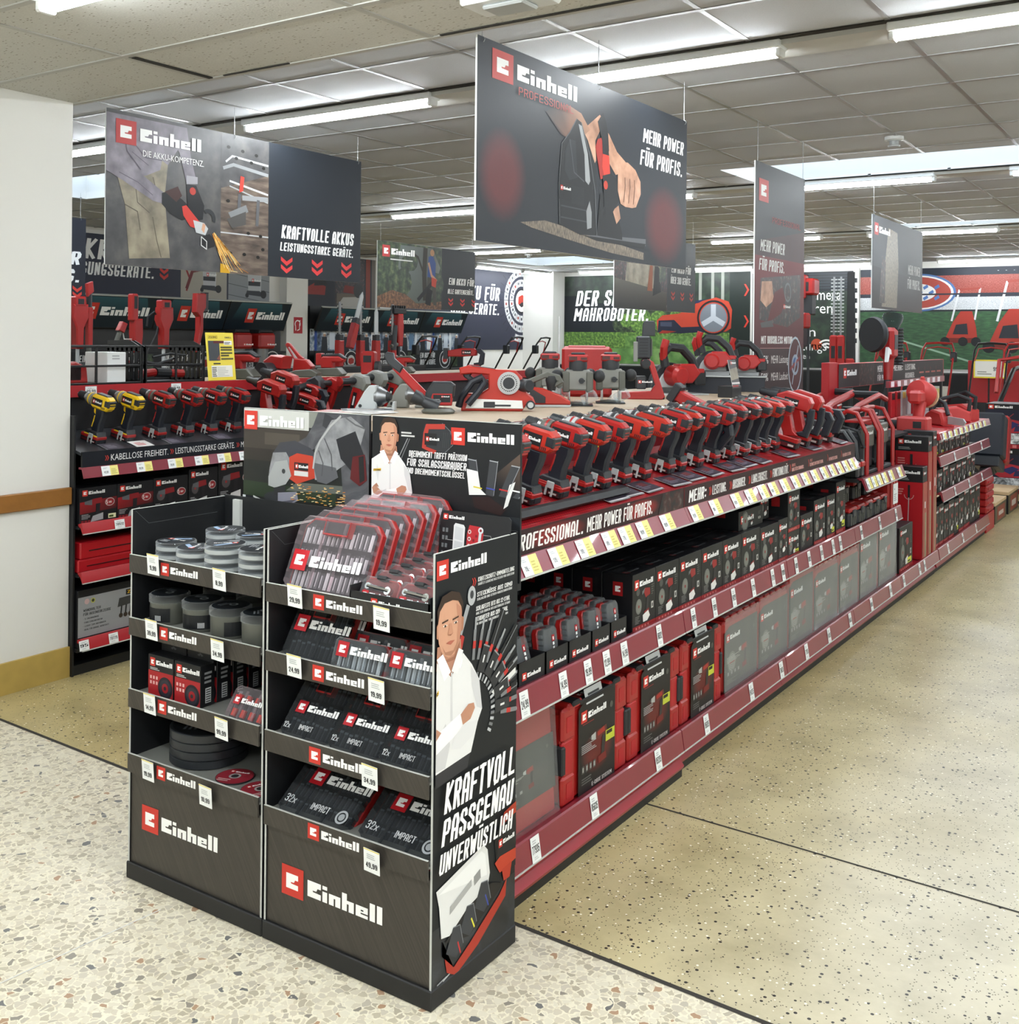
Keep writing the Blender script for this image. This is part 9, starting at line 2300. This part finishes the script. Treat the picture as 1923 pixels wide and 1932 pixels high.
# tools on top of the far unit
def ftop(o, x, y, rz, sc): o.location = (x, y, 1.0365); o.rotation_euler = (0, 0, rz); o.scale = (sc,)*3; return o
o = thing('leaf_blower', 'light red leaf blower standing upright on the far unit', 'leaf blower', (-2.0, 8.75, 1.0365)); b = B(); b.cyl((0, 0, 0), (0, .1, .2), .035, 'pink_red', .05, n=14); b.lathe([(-.09, .08), (-.05, .1), (.05, .1), (.09, .07)], (0, .16, .27), (.3, .8, -.3), 'pink_red', 20); b.box(-.05, .05, -.1, .08, .2, .3, 'pink_red', .02); b.cyl((0, .2, .33), (0, .18, .4), .03, 'pink_red', .015, n=10); part('body', b, o)
b = B(); b.lathe([(0, .09), (.02, .085)], (.03, .23, .24), (.3, .8, -.3), 'wood_pale', 18); part('intake', b, o)
b = B(); b.box(-.06, .06, -.12, .1, -.0, .06, 'pink_red', .015); part('foot', b, o)
o = thing('grass_shear', 'light red tool with grey grip lying at the near corner of the far unit', 'garden tool', (-1.85, 8.46, 1.0365)); b = B(); b.cyl((-.55, .05, .04), (-.3, .05, .045), .03, 'grey_plastic', n=12); b.cyl((-.32, .05, .045), (-.22, .05, .045), .035, 'black_rubber', n=12); part('grip', b, o); b = B(); b.cyl((-.5, .05, .042), (-.42, .05, .045), .034, 'pink_red', n=12); b.box(-.22, -.0, -.05, .12, 0, .11, 'pink_red', .012); b.box(-.1, -.04, -.054, -.048, .03, .08, 'black_rubber'); part('battery_holder', b, o)
def chainsaw(label, y, rz, sc=1.0, x=-1.95):
 o = thing('chainsaw', label, 'chainsaw', (x, y, 1.0365), rz); o.scale = (sc,)*3
 b = B(); b.prism([(-.16, .0), (-.16, .09), (-.05, .14), (.12, .12), (.16, .05), (.16, 0)], -.06, .06, 'y', 'pink_red', .015); part('body', b, o)
 b = B(); b.tube([(-.15, 0, .1), (-.16, 0, .2), (-.06, 0, .24), (.1, 0, .2), (.16, 0, .1)], .018, 'black_rubber', 8); part('handle', b, o)
 b = B(); b.prism([(.16, .02), (.16, .09), (.42, .085), (.46, .055), (.42, .025)], -.006, .006, 'y', 'light_grey', .001); part('chain_bar', b, o)
 return o
chainsaw('light red chainsaw with black bow handle, nearest of three on the far unit', 9.3, R(-50), .9)
chainsaw('light red chainsaw with pale bar, middle of three on the far unit', 9.75, R(200), .95)
chainsaw('light red chainsaw at the rear end of the far unit', 10.15, R(150), 1.0)
# hanging red sleeves and ticket strip behind
o = thing('hook_rail', 'transparent ticket strip with blister packs over the far unit', 'hook rail', (-2.15, 8.45, 1.36)); b = B(); b.box(-.01, .012, 0, 1.95, .0, .05, 'rail_red'); b.frame((.0126, 0, 0), *AY); [b.rect(.06+.2*k, .004, .16+.2*k, .046, 'E0D8DC', 1) for k in range(9)]; part('ticket_strip', b, o)
b = B(); b.box(-.02, 0, .0, .03, -.32, .0, 'wire_black'); b.box(-.02, 0, 1.9, 1.93, -.32, .0, 'wire_black'); part('upright', b, o)
for k in range(9):
 b = B(); red = k % 4 in (0, 1); b.box(-.03, 0, 0, .11, 0, .2, 'cabinet_red' if red else 'light_grey', .004); b.box(-.001, .002, .01, .1, .14, .19, 'carton_black' if red else 'yellow_sign', .001)
 solo('blister_pack', b, '%s pack hanging under the ticket strip, %s from the near end' % ('red' if red else 'pale', ORD[k]), 'pack', 'hanging packs', loc=(-2.13, 8.5+.17*k, 1.125))
# tiller leaning at the far end of the gondola
o = thing('garden_tiller', 'black and red tiller with angled handles leaning at the far end', 'tiller', (-2.38, 13.55, 0))
b = B(); b.tube([(0, 0, .5), (.1, .5, .95), (.15, 1.3, 1.38), (.15, 1.7, 1.4)], .03, 'wire_black', 8); b.tube([(.35, 0, .5), (.4, .5, .95), (.45, 1.3, 1.38), (.45, 1.7, 1.4)], .03, 'wire_black', 8); part('handles', b, o)
b = B(); b.tube([(0, 1.0, 1.1), (.0, 1.2, 1.5), (.25, 1.3, 1.55), (.5, 1.2, 1.5), (.5, 1.0, 1.1)], .025, 'red_plastic', 8); b.tube([(.05, 0, .52), (.12, .5, .98)], .036, 'red_plastic', 8); part('red_bow', b, o)
b = B(); b.box(-.2, .6, -.4, .3, .0, .5, 'dark_plastic', .05); part('engine', b, o)
o = thing('leaning_case', 'large black and red case leaning at the end of the far unit', 'case', (-1.72, 10.86, .66)); o.rotation_euler = (R(-16), 0, 0)
b = B(); b.box(-.3, .0, 0, .3, 0, .42, 'navy_plastic', .02); part('body', b, o)
b = B(); b.box(-.31, .012, .2, .36, -.02, .44, 'red_plastic', .02); part('red_lid', b, o)
b = B(); b.tube([(-.1, 0, -.05), (-.1, .2, -.12), (-.1, .4, -.05)], .02, 'dark_plastic', 8); b.box(-.25, -.02, -.02, .3, -.1, -.0, 'dark_plastic', .01); b.box(-.2, -.1, .05, .2, -.64, -.1, 'dark_plastic', .01); part('stand', b, o)
# mower handles before the stadium poster
for i, (x, y, rd) in enumerate(((-4.1, 15.6, True), (-3.5, 15.8, True), (-2.75, 15.6, False), (-2.2, 14.6, True))):
 q = mower(('red push handle left of the wall sander', 'red push handle right of the wall sander', 'black push handle before the yellow price sign', 'red push handle beside the tiller')[i], x, y, PI/2, rd); q.scale = (1, 1, 1.2)
# thin white rail and silver bars behind the deck end
o = thing('steel_rods', 'bundle of silver rods lying behind the red post', 'rods', (-2.2, 8.5, 1.06)); b = B(); [b.cyl((-.12*k-.05, -1.0, .02*k), (-.1*k-.25, .8, .05+.02*k), .008, 'aluminium', n=8) for k in range(6)]; part('rods', b, o)
# ------------------------------------------------------------------ small pieces hang on the part they belong to
def zc(o): return sum(c[2] for c in o.bound_box)/8
def nest(child, hosts):
 for o in list(bpy.data.objects):
  if o.name.split('.')[0] == child and o.parent is not None and o.parent.type == 'EMPTY' and o.matrix_parent_inverse == Matrix.Identity(4):
   h = [c for c in kids[o.parent] if c.name.split('.')[0] in hosts]
   if h: o.parent = min(h, key=lambda c: abs(zc(c)-zc(o)))
kids = {}
for o in bpy.data.objects:
 if o.parent is not None: kids.setdefault(o.parent, []).append(o)
for c, h in (('price_tag', ('tray', 'label_rail', 'top_shelf')), ('price_ticket', ('ticket_rail', 'label_rail')), ('name_plate', ('motor_housing', 'body', 'pump_body')), ('print', ('lid',)), ('disc_label', ('lid', 'tin')),
    ('paper_label', ('tub', 'shell')), ('belt_clip', ('foot',)), ('trigger', ('grip',)), ('chuck', ('gear_housing',)), ('side_latch', ('shell',)), ('handle_recess', ('back_shell',)), ('hang_tab', ('carton',))):
 nest(c, h)
